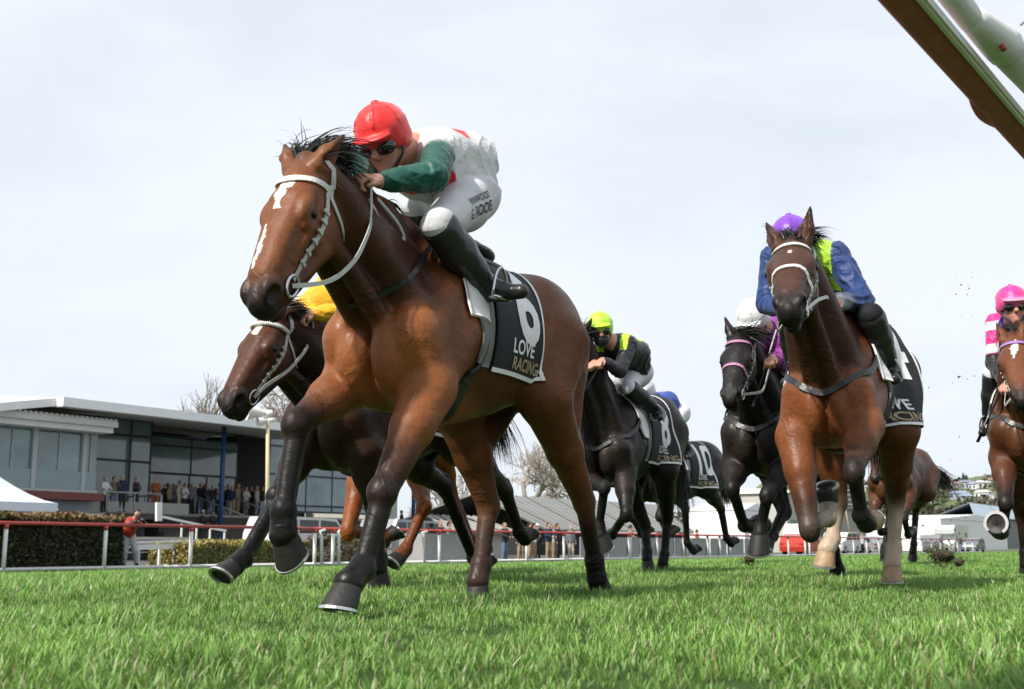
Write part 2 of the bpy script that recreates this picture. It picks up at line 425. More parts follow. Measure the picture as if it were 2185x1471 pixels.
class Horse:
    """builds one galloping horse from its joints (in its own axes)"""
    def __init__(s, frame, label, cat, spec, vox=.012, parts=True):
        s.fr = frame; s.sp = spec; s.vox = vox
        s.root = empty('horse', tuple(frame.o), frame.rz, label, cat, 'racehorses galloping on the turf')
        s.build()
    def T(s, p):      # torso pose: pitch about the middle of the trunk, then lift
        p = np.array(p, float) * np.array([s.sl, s.wd, 1]); a = s.pitch; c = np.array([0, 0, 1.2]); q = p - c
        return np.array([q[0] * cos(a) - q[2] * sin(a), q[1], q[0] * sin(a) + q[2] * cos(a)]) + c + np.array([s.dx, 0, s.dz])
    def build(s):
        sp = s.sp; s.pitch = radians(sp.get('pitch', 0)); s.dz = sp.get('dz', 0.0); s.dx = sp.get('dx', 0.0); s.sl = sp.get('len', 1.0); s.wd = sp.get('wid', 1.0)
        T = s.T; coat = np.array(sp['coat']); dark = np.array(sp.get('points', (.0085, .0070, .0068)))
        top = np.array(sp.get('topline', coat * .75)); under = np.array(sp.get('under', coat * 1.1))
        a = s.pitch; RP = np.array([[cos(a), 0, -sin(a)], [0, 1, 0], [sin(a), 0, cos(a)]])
        B = SDF(); s.B = B
        def el(c, r, k=.05, col=coat, R=None, op=1, both=False, tr=True):
            for sg in ((1, -1) if both else (1,)):
                cc = np.array(c, float) * np.array([1, sg, 1])
                RR = RP if R is None else R.copy()
                if R is not None and sg < 0:
                    RR = RR.copy(); RR[1, :] *= -1
                B.el(T(cc) if tr else cc, (r[0], r[1] * s.wd, r[2]), RR, k, col, op)
        # trunk
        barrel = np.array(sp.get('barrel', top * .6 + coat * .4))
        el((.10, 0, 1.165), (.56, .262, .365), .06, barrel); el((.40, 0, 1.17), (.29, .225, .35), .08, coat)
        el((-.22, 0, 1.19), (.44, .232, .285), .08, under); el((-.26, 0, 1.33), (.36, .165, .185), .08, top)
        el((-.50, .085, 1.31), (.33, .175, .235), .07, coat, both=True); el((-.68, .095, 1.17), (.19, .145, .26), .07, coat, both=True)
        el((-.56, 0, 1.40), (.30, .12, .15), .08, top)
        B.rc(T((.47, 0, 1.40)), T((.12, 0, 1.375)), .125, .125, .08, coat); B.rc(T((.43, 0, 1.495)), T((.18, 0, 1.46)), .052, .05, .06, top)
        # shoulders, chest
        def axes(d, w=LAT):
            d = RP @ nrm(d); w = nrm(np.array(w) - d * (np.array(w) @ d)); return np.stack([d, w, np.cross(d, w)], 1)
        el((.475, .185, 1.225), (.27, .075, .115), .030, coat, axes((.24, .09, -.46)), both=True)
        el((.34, .190, 1.20), (.24, .07, .09), .03, coat, axes((.02, .07, -.5)), both=True)
        el((.660, .160, 1.07), (.115, .088, .130), .014, under, both=True)
        el((.705, .082, 1.00), (.100, .080, .155), .012, under, both=True)
        el((.58, .07, .90), (.14, .09, .11), .04, under, both=True)
        el((.30, 0, .86), (.30, .13, .10), .06, under)
        jt = {k: np.array(v, float) for k, v in sp['joints'].items()}
        s.jt = jt
        # neck and head
        P, Mz = jt['poll'], jt['muzzle']; sc = np.linalg.norm(Mz - P) / .60
        u = nrm(Mz - P); w0 = nrm(np.array(sp.get('headlat', (0, 1, 0)))); w = nrm(w0 - u * (w0 @ u)); v = np.cross(u, w); sc = sp.get('headscale', sc)
        s.hd = (P, u, v, w, sc)
        H = lambda uu, vv, ww=0.0: P + (u * uu + v * vv + w * ww) * sc
        s.H = H; RH = np.stack([u, v, w], 1)
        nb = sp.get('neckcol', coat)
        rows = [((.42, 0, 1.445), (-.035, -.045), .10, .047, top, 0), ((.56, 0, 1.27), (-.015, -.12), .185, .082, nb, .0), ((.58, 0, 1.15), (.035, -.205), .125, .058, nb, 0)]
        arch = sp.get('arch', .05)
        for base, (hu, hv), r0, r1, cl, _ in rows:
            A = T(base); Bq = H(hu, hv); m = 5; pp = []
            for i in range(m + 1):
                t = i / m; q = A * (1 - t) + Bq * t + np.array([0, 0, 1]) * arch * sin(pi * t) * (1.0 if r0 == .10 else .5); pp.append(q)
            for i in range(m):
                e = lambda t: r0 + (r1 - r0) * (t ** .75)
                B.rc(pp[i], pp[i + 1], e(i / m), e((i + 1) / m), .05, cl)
            if r0 == .10: s.crest = pp
        for sg in (1, -1):
            B.rc(T((.70, sg * .055, 1.10)), H(.17, -.235, sg * .04), .055, .035, .03, nb)     # sternocephalic
            B.rc(T((.60, sg * .13, 1.16)), H(-.03, -.10, sg * .055), .09, .042, .04, nb)      # brachiocephalic
        hc = np.array(sp.get('headcol', coat)); mzc = np.array(sp.get('muzcol', dark * 1.6)); chk = hc * .85
        k = .022 * sc
        def hel(c, r, kk=k, col=hc, both=False, op=1, R=RH):
            for sg in ((1, -1) if both else (1,)): B.el(H(c[0], c[1], c[2] * sg), np.array(r) * sc, R, kk, col, op)
        def hrc(a_, b_, ra, rb, kk=k, col=hc, col2=None, both=False):
            for sg in ((1, -1) if both else (1,)): B.rc(H(a_[0], a_[1], a_[2] * sg), H(b_[0], b_[1], b_[2] * sg), ra * sc, rb * sc, kk, col, col2)
        hel((.07, -.075, 0), (.13, .085, .082)); hel((.165, -.052, 0), (.15, .052, .094)); hel((.20, -.10, 0), (.16, .09, .085))
        hrc((.16, -.055, .026), (.47, -.062, .018), .060, .040, both=True)
        hrc((.2, -.13, 0), (.5, -.115, 0), .082, .052)
        hel((.195, -.05, .083), (.060, .034, .028), .012 * sc, both=True)
        hel((.225, -.075, .086), (.05, .03, .020), .010 * sc, dark * .5 + hc * .5, both=True)
        hrc((.235, -.10, .082), (.38, -.108, .056), .022, .013, .014 * sc, both=True)
        hel((.165, -.175, .052), (.125, .112, .036), .022 * sc, chk, both=True)
        hrc((.25, -.225, .040), (.49, -.172, .020), .036, .025, .025 * sc, chk, mzc, both=True)
        hel((.525, -.105, 0), (.075, .066, .056), .025 * sc, mzc); hel((.575, -.115, 0), (.035, .055, .048), .02 * sc, mzc * .8)
        hel((.525, -.078, .044), (.056, .044, .030), .012 * sc, mzc, both=True)
        hel((.535, -.178, 0), (.05, .028, .034), .012 * sc, mzc * .8)
        [B.el(H(.548, -.082, g_ * .068), np.array((.036, .027, .026)) * sc, RH, .008 * sc, None, -1) for g_ in (1, -1)]; s.nost = [H(.548, -.082, g_ * .060) for g_ in (1, -1)]
        B.rc(H(.615, -.148, .03), H(.615, -.148, -.03), .006 * sc, .006 * sc, .008, None, None, -1)
        for sg in (1, -1): B.rc(H(.60, -.150, sg * .046), H(.49, -.150, sg * .060), .007 * sc, .007 * sc, .008, None, None, -1)
        # ears
        ears = sp.get('ears', {})
        for sg, key in ((1, 'L'), (-1, 'R')):
            b0 = H(-.005, -.04, sg * .058); d = np.array(ears.get(key, H(-.17, .0, sg * .085) - b0), float)
            L = sp.get('earlen', .165) * sc; d = nrm(d); e1 = b0 + d * L * .38; tip = b0 + d * L
            B.rc(b0, e1, .034 * sc, .036 * sc, .02, hc); B.rc(e1, tip, .036 * sc, .006 * sc, .012, hc, dark)
            op = np.array(ears.get(key + 'o', u * .9 + w * sg * .5)); op = nrm(op - d * (op @ d))
            B.rc(b0 + d * L * .22 + op * .036 * sc, b0 + d * L * .75 + op * .020 * sc, .026 * sc, .010 * sc, .008, None, None, -1)
        # legs
        hoofs = []
        lw = sp.get('legw', 1.1); hw = sp.get('hindw', 1.05)
        for key, sg in (('L', 1), ('R', -1)):
            g = lambda n: jt.get(key + n)
            _rc, _el = B.rc, B.el
            class LB:
                pass
            def scaled(f):
                def rc(a, b, ra, rb=None, k=.03, *c): B.rc(a, b, ra * f, (ra if rb is None else rb) * f, k, *c)
                def el(c_, r, R_=None, k=.03, *c): B.el(c_, tuple(np.array(r) * f), R_, k, *c)
                o = LB(); o.rc = rc; o.el = el; return o
            FB, HB = scaled(lw), scaled(hw)
            y = .17 * sg
            E, K, F, C = g('E'), g('K'), g('F'), g('C')
            sh = T((.655, .155 * sg, 1.07))
            B.rc(sh, E, .115, .085, .035, under); B.rc(T((.40, .185 * sg, 1.10)), E, .12, .078, .05, coat)
            lo = np.array(sp.get('lower', {}).get(key, dark)); kn = np.array(sp.get('knee', dark * .9 + coat * .1))
            m = E * .62 + K * .38
            FB.rc(E, m, .092, .074, .03, under); FB.rc(m, K, .068, .043, .03, coat, kn)
            fa = nrm(K - E); frw = nrm(np.cross(fa, LAT) * 1.0); frw = frw if frw[0] > -.9 else frw
            FB.rc(E * .9 + K * .1 + frw * .030, E * .5 + K * .5 + frw * .022, .050, .034, .014, under)
            FB.rc(E * .85 + K * .15 - frw * .03, E * .45 + K * .55 - frw * .018, .042, .028, .02, coat)
            FB.el(K, (.041, .047, .058), None, .016, kn)
            ca = nrm(F - K); bk = nrm(np.cross(LAT, ca)); 
            FB.el(K - bk * .02 + ca * .012, (.04, .043, .05), None, .015, kn)
            FB.rc(K, F, .035, .030, .014, kn * .3 + lo * .7, lo); FB.rc(K + bk * .036 + ca * .05, F + bk * .031 - ca * .03, .021, .020, .005, lo)
            FB.el(F, (.040, .040, .043), None, .012, lo); FB.el(F + bk * .026, (.028, .032, .032), None, .012, lo)
            FB.rc(F, C, .037, .047, .02, lo)
            hoofs.append((F, C, sp.get('flex', {}).get(key + 'f', 0), key + 'f', (1.06 + .55 * (lw - 1)) * sp.get('hoofs', 1.0)))
            # hind
            Hp = T((-.52, .16 * sg, 1.20)); St, Hk, F, C = g('St'), g('Hk'), g('HF'), g('HC')
            lo = np.array(sp.get('lower', {}).get(key + 'h', dark)); kn = np.array(sp.get('hock', dark * .55 + coat * .45)); th = coat
            B.rc(Hp, St, .185, .125, .06, th); m = St * .5 + Hk * .5
            ga = nrm(Hk - St); gb = nrm(np.cross(LAT, ga))
            B.rc(T((-.72, .115 * sg, 1.18)), m + gb * .03, .125, .062, .05, th)
            HB.rc(St, m, .112, .078, .04, th); HB.rc(m, Hk, .078, .050, .03, th, kn)
            ca = nrm(F - Hk); bk = nrm(np.cross(LAT, ca))
            pt = Hk + bk * .050 - ca * .045
            HB.rc(pt, Hk + bk * .02 + ca * .05, .024, .026, .018, kn); HB.rc(pt, m + gb * .05, .018, .03, .015, th, th)
            HB.el(Hk, (.052, .046, .066), None, .02, kn)
            HB.rc(Hk, F, .043, .034, .016, kn * .3 + lo * .7, lo); HB.rc(Hk + bk * .038 + ca * .07, F + bk * .030 - ca * .03, .021, .020, .006, lo)
            HB.el(F, (.044, .042, .046), None, .012, lo); HB.el(F + bk * .026, (.030, .034, .034), None, .012, lo)
            HB.rc(F, C, .040, .048, .02, lo)
            hoofs.append((F, C, sp.get('flex', {}).get(key + 'h', 0), key + 'h', 1.06 + .55 * (hw - 1)))
        marks = sp.get('marks')
        def cf(V, C):
            for q_ in s.nost:
                C = C * (1 - np.exp(-((V - q_) ** 2).sum(1) / (.024 * sc) ** 2)[:, None] * .85)
            if marks is not None: C = marks(s, V, C)
            return np.clip(C, 0, 1)
        me = B.mesh('horse_body', s.vox, M_COAT, .018, cf)
        s.body = link('body', me, None, s.root); s.surf = Surf(me)
        for F, C, fx, key, hs in hoofs:
            hm, sm = hoof_mesh(F, C, fx, M_HOOFP if key in sp.get('palehoof', ()) else M_HOOF, hs)
            o = link('hoof', hm, None, s.root); link('horseshoe', sm, None, o)
        # eyes
        for sg in (1, -1):
            p, n = s.surf.cast(H(.205, -.072, sg * .25), H(.205, -.072, 0), -.010 * sc)
            bm = bmesh.new(); bmesh.ops.create_uvsphere(bm, u_segments=14, v_segments=10, radius=.022 * sc); em = bpy.data.meshes.new('eye'); bm.to_mesh(em); bm.free(); em.shade_smooth()
            eo = link('eye', em, M_EYE, s.root); eo.location = p
        s.hair()
    def hair(s):
        sp = s.sp; r = np.random.default_rng(sp.get('seed', 3)); P, u, v, w, sc = s.hd
        n = sp.get('mane_n', 1500); hm = M_HAIRB if sp.get('brownhair') else M_HAIR
        fly = np.array(sp.get('manefly', (-.75, -.55, .25))); cr = smooth_line(s.crest, 60, 2)
        ro, di, le, wi = [], [], [], []
        for i in range(n):
            t = r.uniform(.10, 1.0); q = cr[int(t * 59)] + np.array([0, r.normal() * .014, 0.0])
            p, nn = s.surf.cast(q + np.array([0, 0, .4]), q, -.010)
            c_ = int(t * 26); cg = np.random.default_rng(c_ + 50).normal(size=3) * .24
            ro.append(p); di.append(fly + cg + r.normal(size=3) * .07); le.append(sp.get('manelen', .17) * r.uniform(.45, 1.15) * (1.2 if c_ % 3 == 0 else .9)); wi.append(r.uniform(.002, .0045))
        me = hair_mesh(ro, di, le, wi, 6, sp.get('manegrav', 1.3), .05, 5); me.name = 'mane'; link('mane', me, hm, s.root)
        ro, di, le, wi = [], [], [], []
        fl = np.array(sp.get('forefly', (-.75, .30, .45)))
        for i in range(sp.get('fore_n', 1500)):
            q = s.H(-.02 + r.normal() * .025, -.005, r.normal() * .032)
            p, nn = s.surf.near(q, -.008); g = r.integers(0, 9); cg = np.random.default_rng(g + 9).normal(size=3) * .16
            ro.append(p); di.append(fl + cg + r.normal(size=3) * .10); le.append(sp.get('forelen', .2) * r.uniform(.5, 1.1)); wi.append(r.uniform(.0018, .0042))
        me = hair_mesh(ro, di, le, wi, 7, sp.get('foregrav', .9), .05, 6); me.name = 'forelock'; link('forelock', me, hm, s.root)
        if sp.get('tail', True):
            D = s.T((-.84, 0, 1.34)); td = np.array(sp.get('taildir', (-.9, 0, .1))); ro, di, le, wi = [], [], [], []
            tl = sp.get('taillen', .75); tg = sp.get('tailgrav', 1.6); dp = []
            d = nrm(td); p = D.copy()
            for j in range(10):
                dp.append(p.copy()); d = nrm(d + np.array([0, 0, -tg * .055])); p = p + d * .03
            dock = MB().tube(dp, [.038 - .0025 * j for j in range(10)], 10).build('dock', hm, s.root, True)
            for i in range(sp.get('tail_n', 800)):
                t = r.uniform(0, 1); q = dp[int(t * 9)] + r.normal(size=3) * .018
                ro.append(q); di.append(nrm(dp[-1] - dp[-2]) * 1.0 + r.normal(size=3) * .16); le.append(tl * r.uniform(.45, 1.05)); wi.append(r.uniform(.002, .0045))
            me = hair_mesh(ro, di, le, wi, 8, tg, .05, 8); me.name = 'tail'; link('tail', me, hm, s.root)
# ------------------------------------------------------------------ riders
def basis(f, up):
    f = nrm(f); l = nrm(np.cross(up, f)); return f, l, np.cross(f, l)
def hand(B, wr, d, nrml, sg, skin, size=1.0):
    """a closed hand: palm, four unequal bent fingers, thumb from the side of the palm"""
    d = nrm(d); n = nrm(nrml - d * (np.array(nrml) @ d)); s_ = np.cross(d, n) * sg      # n: palm side, s_: thumb side
    R = np.stack([d, s_, n], 1); z = size
    B.rc(wr - d * .03, wr + d * .02, .026 * z, .027 * z, .012, skin)
    B.el(wr + d * .05 * z, (.046 * z, .040 * z, .017 * z), R, .014, skin)
    for i, (o, l) in enumerate(((.030, .92), (.010, 1.0), (-.010, .95), (-.029, .78))):
        k0 = wr + (d * .088 + s_ * o) * z; k1 = k0 + (d * .026 + n * .024) * l * z; k2 = k1 + (-d * .010 + n * .026) * l * z; k3 = k2 + (-d * .020 + n * .004) * l * z
        B.rc(wr + (d * .05 + s_ * o * .8) * z, k0, .011 * z, .0105 * z, .006, skin)
        B.rc(k0, k1, .0102 * z, .0095 * z, .003, skin); B.rc(k1, k2, .0095 * z, .0088 * z, .003, skin); B.rc(k2, k3, .0088 * z, .008 * z, .003, skin)
    t0 = wr + (d * .022 + s_ * .026) * z; t1 = t0 + (d * .036 + s_ * .018 + n * .012) * z; t2 = t1 + (d * .022 - s_ * .006 + n * .016) * z
    B.rc(t0, t1, .014 * z, .012 * z, .008, skin); B.rc(t1, t2, .012 * z, .0095 * z, .004, skin)
class Rider:
    def __init__(s, h, label, j, c, face=(1, 0, -.25), up=(.25, 0, 1), vox=.007, group='jockeys riding in the race', jacket_fn=None, goggles=True, mask=False, hands=('L', 'R'), long_hair=None):
        s.h = h; s.root = empty('person', tuple(h.fr.o), h.fr.rz, label, 'jockey', group)
        j = {k: np.array(v, float) for k, v in j.items()}; s.j = j
        skin = np.array(c.get('skin', (.52, .27, .19)))
        f, l, u = basis(face, up); hc = j['head']; R = np.stack([f, l, u], 1)
        P = lambda a, b, g: hc + f * a + l * b + u * g
        B = SDF()
        B.el(P(0, 0, .01), (.095, .074, .10), R, .02, skin); B.el(P(.03, 0, -.06), (.062, .058, .062), R, .03, skin)
        B.rc(P(.075, 0, -.105), P(.06, 0, -.112), .022, .028, .02, skin)
        B.rc(P(.088, 0, .0), P(.112, 0, -.042), .011, .017, .010, skin * (1.0, .85, .85)); B.el(P(.098, 0, -.05), (.014, .018, .010), R, .006, skin)
        B.el(P(.082, 0, -.076), (.014, .026, .006), R, .004, skin * (.9, .55, .55)); B.el(P(.080, 0, -.088), (.014, .022, .007), R, .004, skin * (.9, .55, .55))
        for g in (1, -1):
            B.el(P(.06, g * .042, -.035), (.03, .022, .022), R, .015, skin * (1.05, .85, .82)); B.el(P(-.01, g * .076, -.02), (.020, .010, .032), R, .006, skin)
            B.el(P(.085, g * .032, .004), (.012, .015, .007), R, .004, skin * .8); B.rc(P(.088, g * .018, .022), P(.078, g * .05, .024), .008, .006, .006, skin * .35)
        ck = j.get('neck', hc - u * .1 - f * .06)
        B.rc(P(-.02, 0, -.06), ck, .055, .06, .03, skin)
        ch, pe = j['chest'], j['pelvis']; mid = j.get('waist', (ch + pe) / 2 + np.array([0, 0, .05]))
        B.rc(ck, ch, .06, .10, .04, skin); B.rc(ch, mid, .11, .10, .05, skin); B.rc(mid, pe, .10, .11, .05, skin)
        for k, g in (('L', 1), ('R', -1)):
            sh, el_, wr, hip, kn, an = [j[k + n] for n in ('sh', 'el', 'wr', 'hip', 'kn', 'an')]
            B.rc(ch, sh, .07, .05, .04, skin); B.rc(sh, el_, .044, .036, .02, skin); B.rc(el_, wr, .036, .026, .02, skin)
            B.rc(pe, hip, .09, .08, .04, skin); B.rc(hip, kn, .07, .05, .03, skin); B.rc(kn, an, .048, .035, .02, skin)
            if k in hands: hand(B, wr, j.get(k + 'hd', np.array([1, 0, -.3])), j.get(k + 'hn', np.array([-.3, 0, -1])), g if k == 'L' else g, np.array(c.get('glove', skin)))
        s.body = link('body', B.mesh('rider_body', vox, M_SKIN), None, s.root)
        # jacket
        jc = np.array(c['jacket']); sv = np.array(c.get('sleeve', jc)); cu = np.array(c.get('cuff', sv)); co = np.array(c.get('collar', jc)); sh_c = np.array(c.get('shoulder', jc))
        B = SDF(); k = .03
        tl = j.get('tail', mid * .42 + pe * .58 + np.array([.0, 0, -.02]))
        wd = c.get('bulk', 1.0)
        tw = lambda a, b, ra, rb, cc, sp_=.055: [B.rc(a + np.array([0, g * sp_, 0]), b + np.array([0, g * sp_, 0]), ra * wd, rb * wd, k * 1.6, cc) for g in (1, -1)]
        tw(ch, mid, .118, .108, jc); tw(mid, tl, .108, .112, jc, .05)
        if 'belly' in c:
            for g in (1, -1): B.rc(ch + np.array([.02, g * .075, -.085]), mid + np.array([.02, g * .07, -.13]), .085, .085, .05, jc)
        B.rc(ck + (ch - ck) * .25, ch, .07, .11, .04, co if 'collar' in c else jc)
        for kk, g in (('L', 1), ('R', -1)):
            sh, el_, wr = [j[kk + n] for n in ('sh', 'el', 'wr')]
            B.rc(ch * .6 + sh * .4, sh, .088, .070, .035, sh_c); w2 = el_ + (wr - el_) * .90
            B.rc(sh * .75 + el_ * .25, el_, .066, .057, .022, sv); B.rc(el_, el_ + (wr - el_) * .72, .058, .044, .02, sv); B.rc(el_ + (wr - el_) * .72, w2, .044, .036, .02, cu)
            for t in (.2, .55): B.el(el_ * (1 - t) + sh * t, (.064, .058, .06), None, .014, sv)
            B.el(el_ * .75 + wr * .25 + np.array([0, 0, -.012]), (.055, .048, .05), None, .012, sv)
        def jf(V, C):
            return jacket_fn(s, V, C) if jacket_fn else C
        def folds(V):
            q = V - ch; r_ = np.random.default_rng(len(V)); a = r_.uniform(0, 6, 8)
            w = .05 * np.sin(q[:, 0] * 11 + a[0]) + .05 * np.sin(q[:, 2] * 14 + q[:, 1] * 9 + a[1]); f = np.zeros(len(V))
            w = w * 2.6 + .09 * np.sin(q[:, 0] * 5.3 + q[:, 1] * 8 + a[2])
            for (dx, dy, dz, fr, am), ph in zip(((.8, .5, .5, 24, .0050), (.3, -.6, .9, 31, .0040), (-.7, .4, .7, 43, .0020)), a[3:]):
                t = np.sin((q[:, 0] * dx + q[:, 1] * dy + q[:, 2] * dz + w) * fr + ph); f += am * (1 - np.abs(t)) ** 1.5 * 2.0 * np.clip(np.sin(q[:, 0] * 9 + q[:, 2] * 6 + q[:, 1] * 7 + ph * 3), 0, 1)
            for kk in 'LR':        # creases bunch at the elbow
                for jn in ('el', 'sh'):
                    d = np.linalg.norm(V - j[kk + jn], axis=1); ax_ = nrm(j[kk + 'wr'] - j[kk + 'el']); f += .0040 * np.exp(-(d / .08) ** 2) * np.sin((V - j[kk + 'el']) @ ax_ * 150 + w * 60)
            return f
        o = link('jacket', B.mesh('jacket', vox * .85, M_SILK, .006, jf, folds), None, s.root)
        # breeches and boots
        bc = np.array(c.get('breech', (.74, .74, .76))); B = SDF()
        for g in (1, -1): B.rc(mid * .35 + pe * .65 + np.array([0, g * .05, 0]), pe + np.array([0, g * .06, 0]), .100, .128, .05, bc)
        BT = SDF(); bt = np.array(c.get('boot', (.014, .014, .015))); tp = np.array(c.get('boottop', bt)); sk = np.array(c.get('sock', bt * 1.3 + .004))
        for kk, g in (('L', 1), ('R', -1)):
            hip, kn, an = [j[kk + n] for n in ('hip', 'kn', 'an')]; td = nrm(j.get(kk + 'toe', np.array([.9, g * .25, -.25])))
            B.rc(pe * .5 + hip * .5, hip, .125, .120, .05, bc); B.rc(hip, kn, .108, .066, .05, bc)
            dn = nrm(an - kn); B.rc(kn, kn + (an - kn) * .25, .066, .064, .02, bc)
            a1 = kn + (an - kn) * .07; a2 = kn + (an - kn) * .42; 
            BT.rc(a1, a2, .078, .073, .006, sk); BT.rc(a2, kn + (an - kn) * .72, .075, .061, .02, tp); BT.rc(kn + (an - kn) * .72, an, .061, .050, .02, bt)
            calf = a2 + np.cross(dn, LAT) * .02; BT.rc(calf, kn + (an - kn) * .6, .062, .05, .03, tp)
            heel = an - td * .045 + dn * .045; toe = an + td * .15 + dn * .045
            BT.rc(an, heel, .045, .038, .03, bt); BT.rc(an + dn * .01, an + td * .07 + dn * .035, .046, .042, .03, bt); BT.rc(heel, toe, .034, .032, .02, bt)
            for t in (.80, .90): BT.el(kn + (an - kn) * t, (.060, .058, .020), None, .012, bt)
        o2 = link('breeches', B.mesh('breeches', vox, M_BREECH, .01, None, lambda V: .0022 * np.sin((V @ np.array([.6, .3, .8])) * 70 + 2 * np.sin(V[:, 0] * 15)) * (np.sin(V[:, 2] * 17 + V[:, 0] * 9) > -.2)), None, s.root); s.breeches = o2
        o3 = link('boots', BT.mesh('boots', vox, M_BOOT, .008), None, s.root)
        # helmet with a silk cap, peak, goggles
        cc = np.array(c['cap']); pk = np.array(c.get('peak', cc)); B = SDF()
        B.el(P(-.004, 0, .046), (.130, .110, .114), R, .02, cc); B.el(P(-.03, 0, .0), (.105, .108, .07), R, .02, cc)
        B.el(P(.108, 0, .034), (.052, .086, .014), np.stack([nrm(f - u * .22), l, nrm(u + f * .22)], 1), .016, pk)
        B.el(P(-.01, 0, .163), (.016, .016, .008), R, .012, cc)
        B.el(P(.02, 0, -.082), (.115, .092, .085), R, .012, None, -1)
        for a_ in range(6):
            t = a_ * pi / 3 + .3
            pts = [P(-.004 + .1375 * cos(t) * cos(e), .1155 * sin(t) * cos(e), .042 + .1195 * sin(e)) for e in (.25, .6, .95, 1.3)]
            for q0, q1 in zip(pts[:-1], pts[1:]): B.rc(q0, q1, .003, .003, .004, cc * .8)
        s.cap = link('helmet', B.mesh('helmet', min(vox, .006), M_SATIN, .01), None, s.root)
        st = [P(.03 * cos(a) * 2.6 - .01, .083 * sin(a), -.03 - .05 * (1 - abs(sin(a)))) for a in ()]
        ms = MB(); ms.tube([P(.0, .092, -.0), P(.025, .080, -.06), P(.055, .045, -.108), P(.062, 0, -.118), P(.055, -.045, -.108), P(.025, -.080, -.06), P(.0, -.092, 0)], .006, 6)
        ms.build('chin_strap', M_BLACK, s.root, True)
        if goggles:
            B = SDF(); d2 = np.array((.012, .012, .014))
            for g in (1, -1): B.el(P(.072, g * .036, -.012), (.042, .046, .036), R, .012, d2)
            B.rc(P(.07, .06, 0), P(-.02, .088, .006), .016, .010, .01, d2); B.rc(P(.07, -.06, 0), P(-.02, -.088, .006), .016, .010, .01, d2)
            link('goggles', B.mesh('goggles', .005, M_LENS), None, s.root)
        if mask:
            B = SDF(); B.el(P(.055, 0, -.085), (.058, .064, .055), R, .02, np.array((.014, .014, .016))); link('neck_scarf', B.mesh('scarf', vox, M_SILK), None, s.root)
        s.P = P
def rider_pose(dx=0, dz=0, dy=0, over=None):
    """the crouch every jockey here rides in, in the horse's axes"""
    j = dict(head=(.66, 0, 1.90), neck=(.55, 0, 1.84), chest=(.44, 0, 1.79), waist=(.24, 0, 1.83), pelvis=(.04, 0, 1.74),
             Lsh=(.50, .17, 1.82), Rsh=(.50, -.17, 1.82), Lel=(.60, .25, 1.66), Rel=(.60, -.25, 1.66), Lwr=(.80, .09, 1.62), Rwr=(.80, -.09, 1.62),
             Lhip=(.06, .11, 1.70), Rhip=(.06, -.11, 1.70), Lkn=(.44, .23, 1.52), Rkn=(.44, -.23, 1.52), Lan=(.16, .27, 1.24), Ran=(.16, -.27, 1.24))
    j = {k: np.array(v) + np.array([dx, dy, dz]) for k, v in j.items()}
    if over: j.update({k: np.array(v, float) for k, v in over.items()})
    return j
# ------------------------------------------------------------------ tack
def text_mesh(body, size, bold=.0, cut=.02):
    cu = bpy.data.curves.new('lettering', 'FONT'); cu.body = body; cu.size = size; cu.offset = bold * size; cu.resolution_u = 4; cu.align_x = 'CENTER'
    o = bpy.data.objects.new('lettering', cu); COL.objects.link(o)
    dg = bpy.context.evaluated_depsgraph_get(); me = bpy.data.meshes.new_from_object(o.evaluated_get(dg))
    bpy.data.objects.remove(o, do_unlink=True); bpy.data.curves.remove(cu)
    bm = bmesh.new(); bm.from_mesh(me); bpy.data.meshes.remove(me)
    bmesh.ops.triangulate(bm, faces=bm.faces)
    xs = [v.co.x for v in bm.verts]; ys = [v.co.y for v in bm.verts]
    for a in np.arange(min(xs), max(xs), cut)[1:]:
        bmesh.ops.bisect_plane(bm, geom=bm.verts[:] + bm.edges[:] + bm.faces[:], plane_co=(a, 0, 0), plane_no=(1, 0, 0))
    for a in np.arange(min(ys), max(ys), cut)[1:]:
        bmesh.ops.bisect_plane(bm, geom=bm.verts[:] + bm.edges[:] + bm.faces[:], plane_co=(0, a, 0), plane_no=(0, 1, 0))
    V = np.array([v.co[:2] for v in bm.verts]); F = [tuple(v.index for v in f.verts) for f in bm.faces]; bm.free()
    return V, F
def print_on(name, surf, body, size, place, material, parent, bold=.02, off=.002, sx=1.0, cut=.02):
    V, F = text_mesh(body, size, bold, cut)
    P = []
    for p, q in V:
        o, t = place(p * sx, q); a, n = surf.cast(o, t, off)
        if n @ (np.array(t) - np.array(o)) > 0: a = a - n * 2 * off
        P.append(a)
    me = mesh_from(name, P, F); return link(name, me, material, parent)
def wrap_sheet(surf, xs, zb, off, nx=18, na=48, centre=1.18, skew=0.0):
    """cloth hung over the back: grid of points from the left hem over the spine to the right hem"""
    G = np.zeros((nx, na, 3)); N = np.zeros((nx, na, 3))
    for i in range(nx):
        x = xs[0] + (xs[1] - xs[0]) * i / (nx - 1)
        for k in range(na):
            a = -1 + 2 * k / (na - 1); z_ = centre
            if abs(a) > .5:       # hanging sides by height
                sg = -1 if a > 0 else 1; t = (abs(a) - .5) / .5; zz = 1.30 + (zb - 1.30) * t
                p, n = surf.cast((x, sg * 1.0, zz), (x, 0, zz), off)
            else:
                an = a / .5; sg = -an
                ang = pi / 2 * (1 - abs(an)) * 1.0
                tgt = (x, 0, 1.30 - .1 * (1 - abs(an)))
                p, n = surf.cast((x, (1 if sg >= 0 else -1) * cos(ang), 1.30 + sin(ang)), tgt, off)
            G[i, k] = p; N[i, k] = n
    for _ in range(2):
        G[:, 1:-1] = (G[:, :-2] + 2 * G[:, 1:-1] + G[:, 2:]) / 4
    return G, N
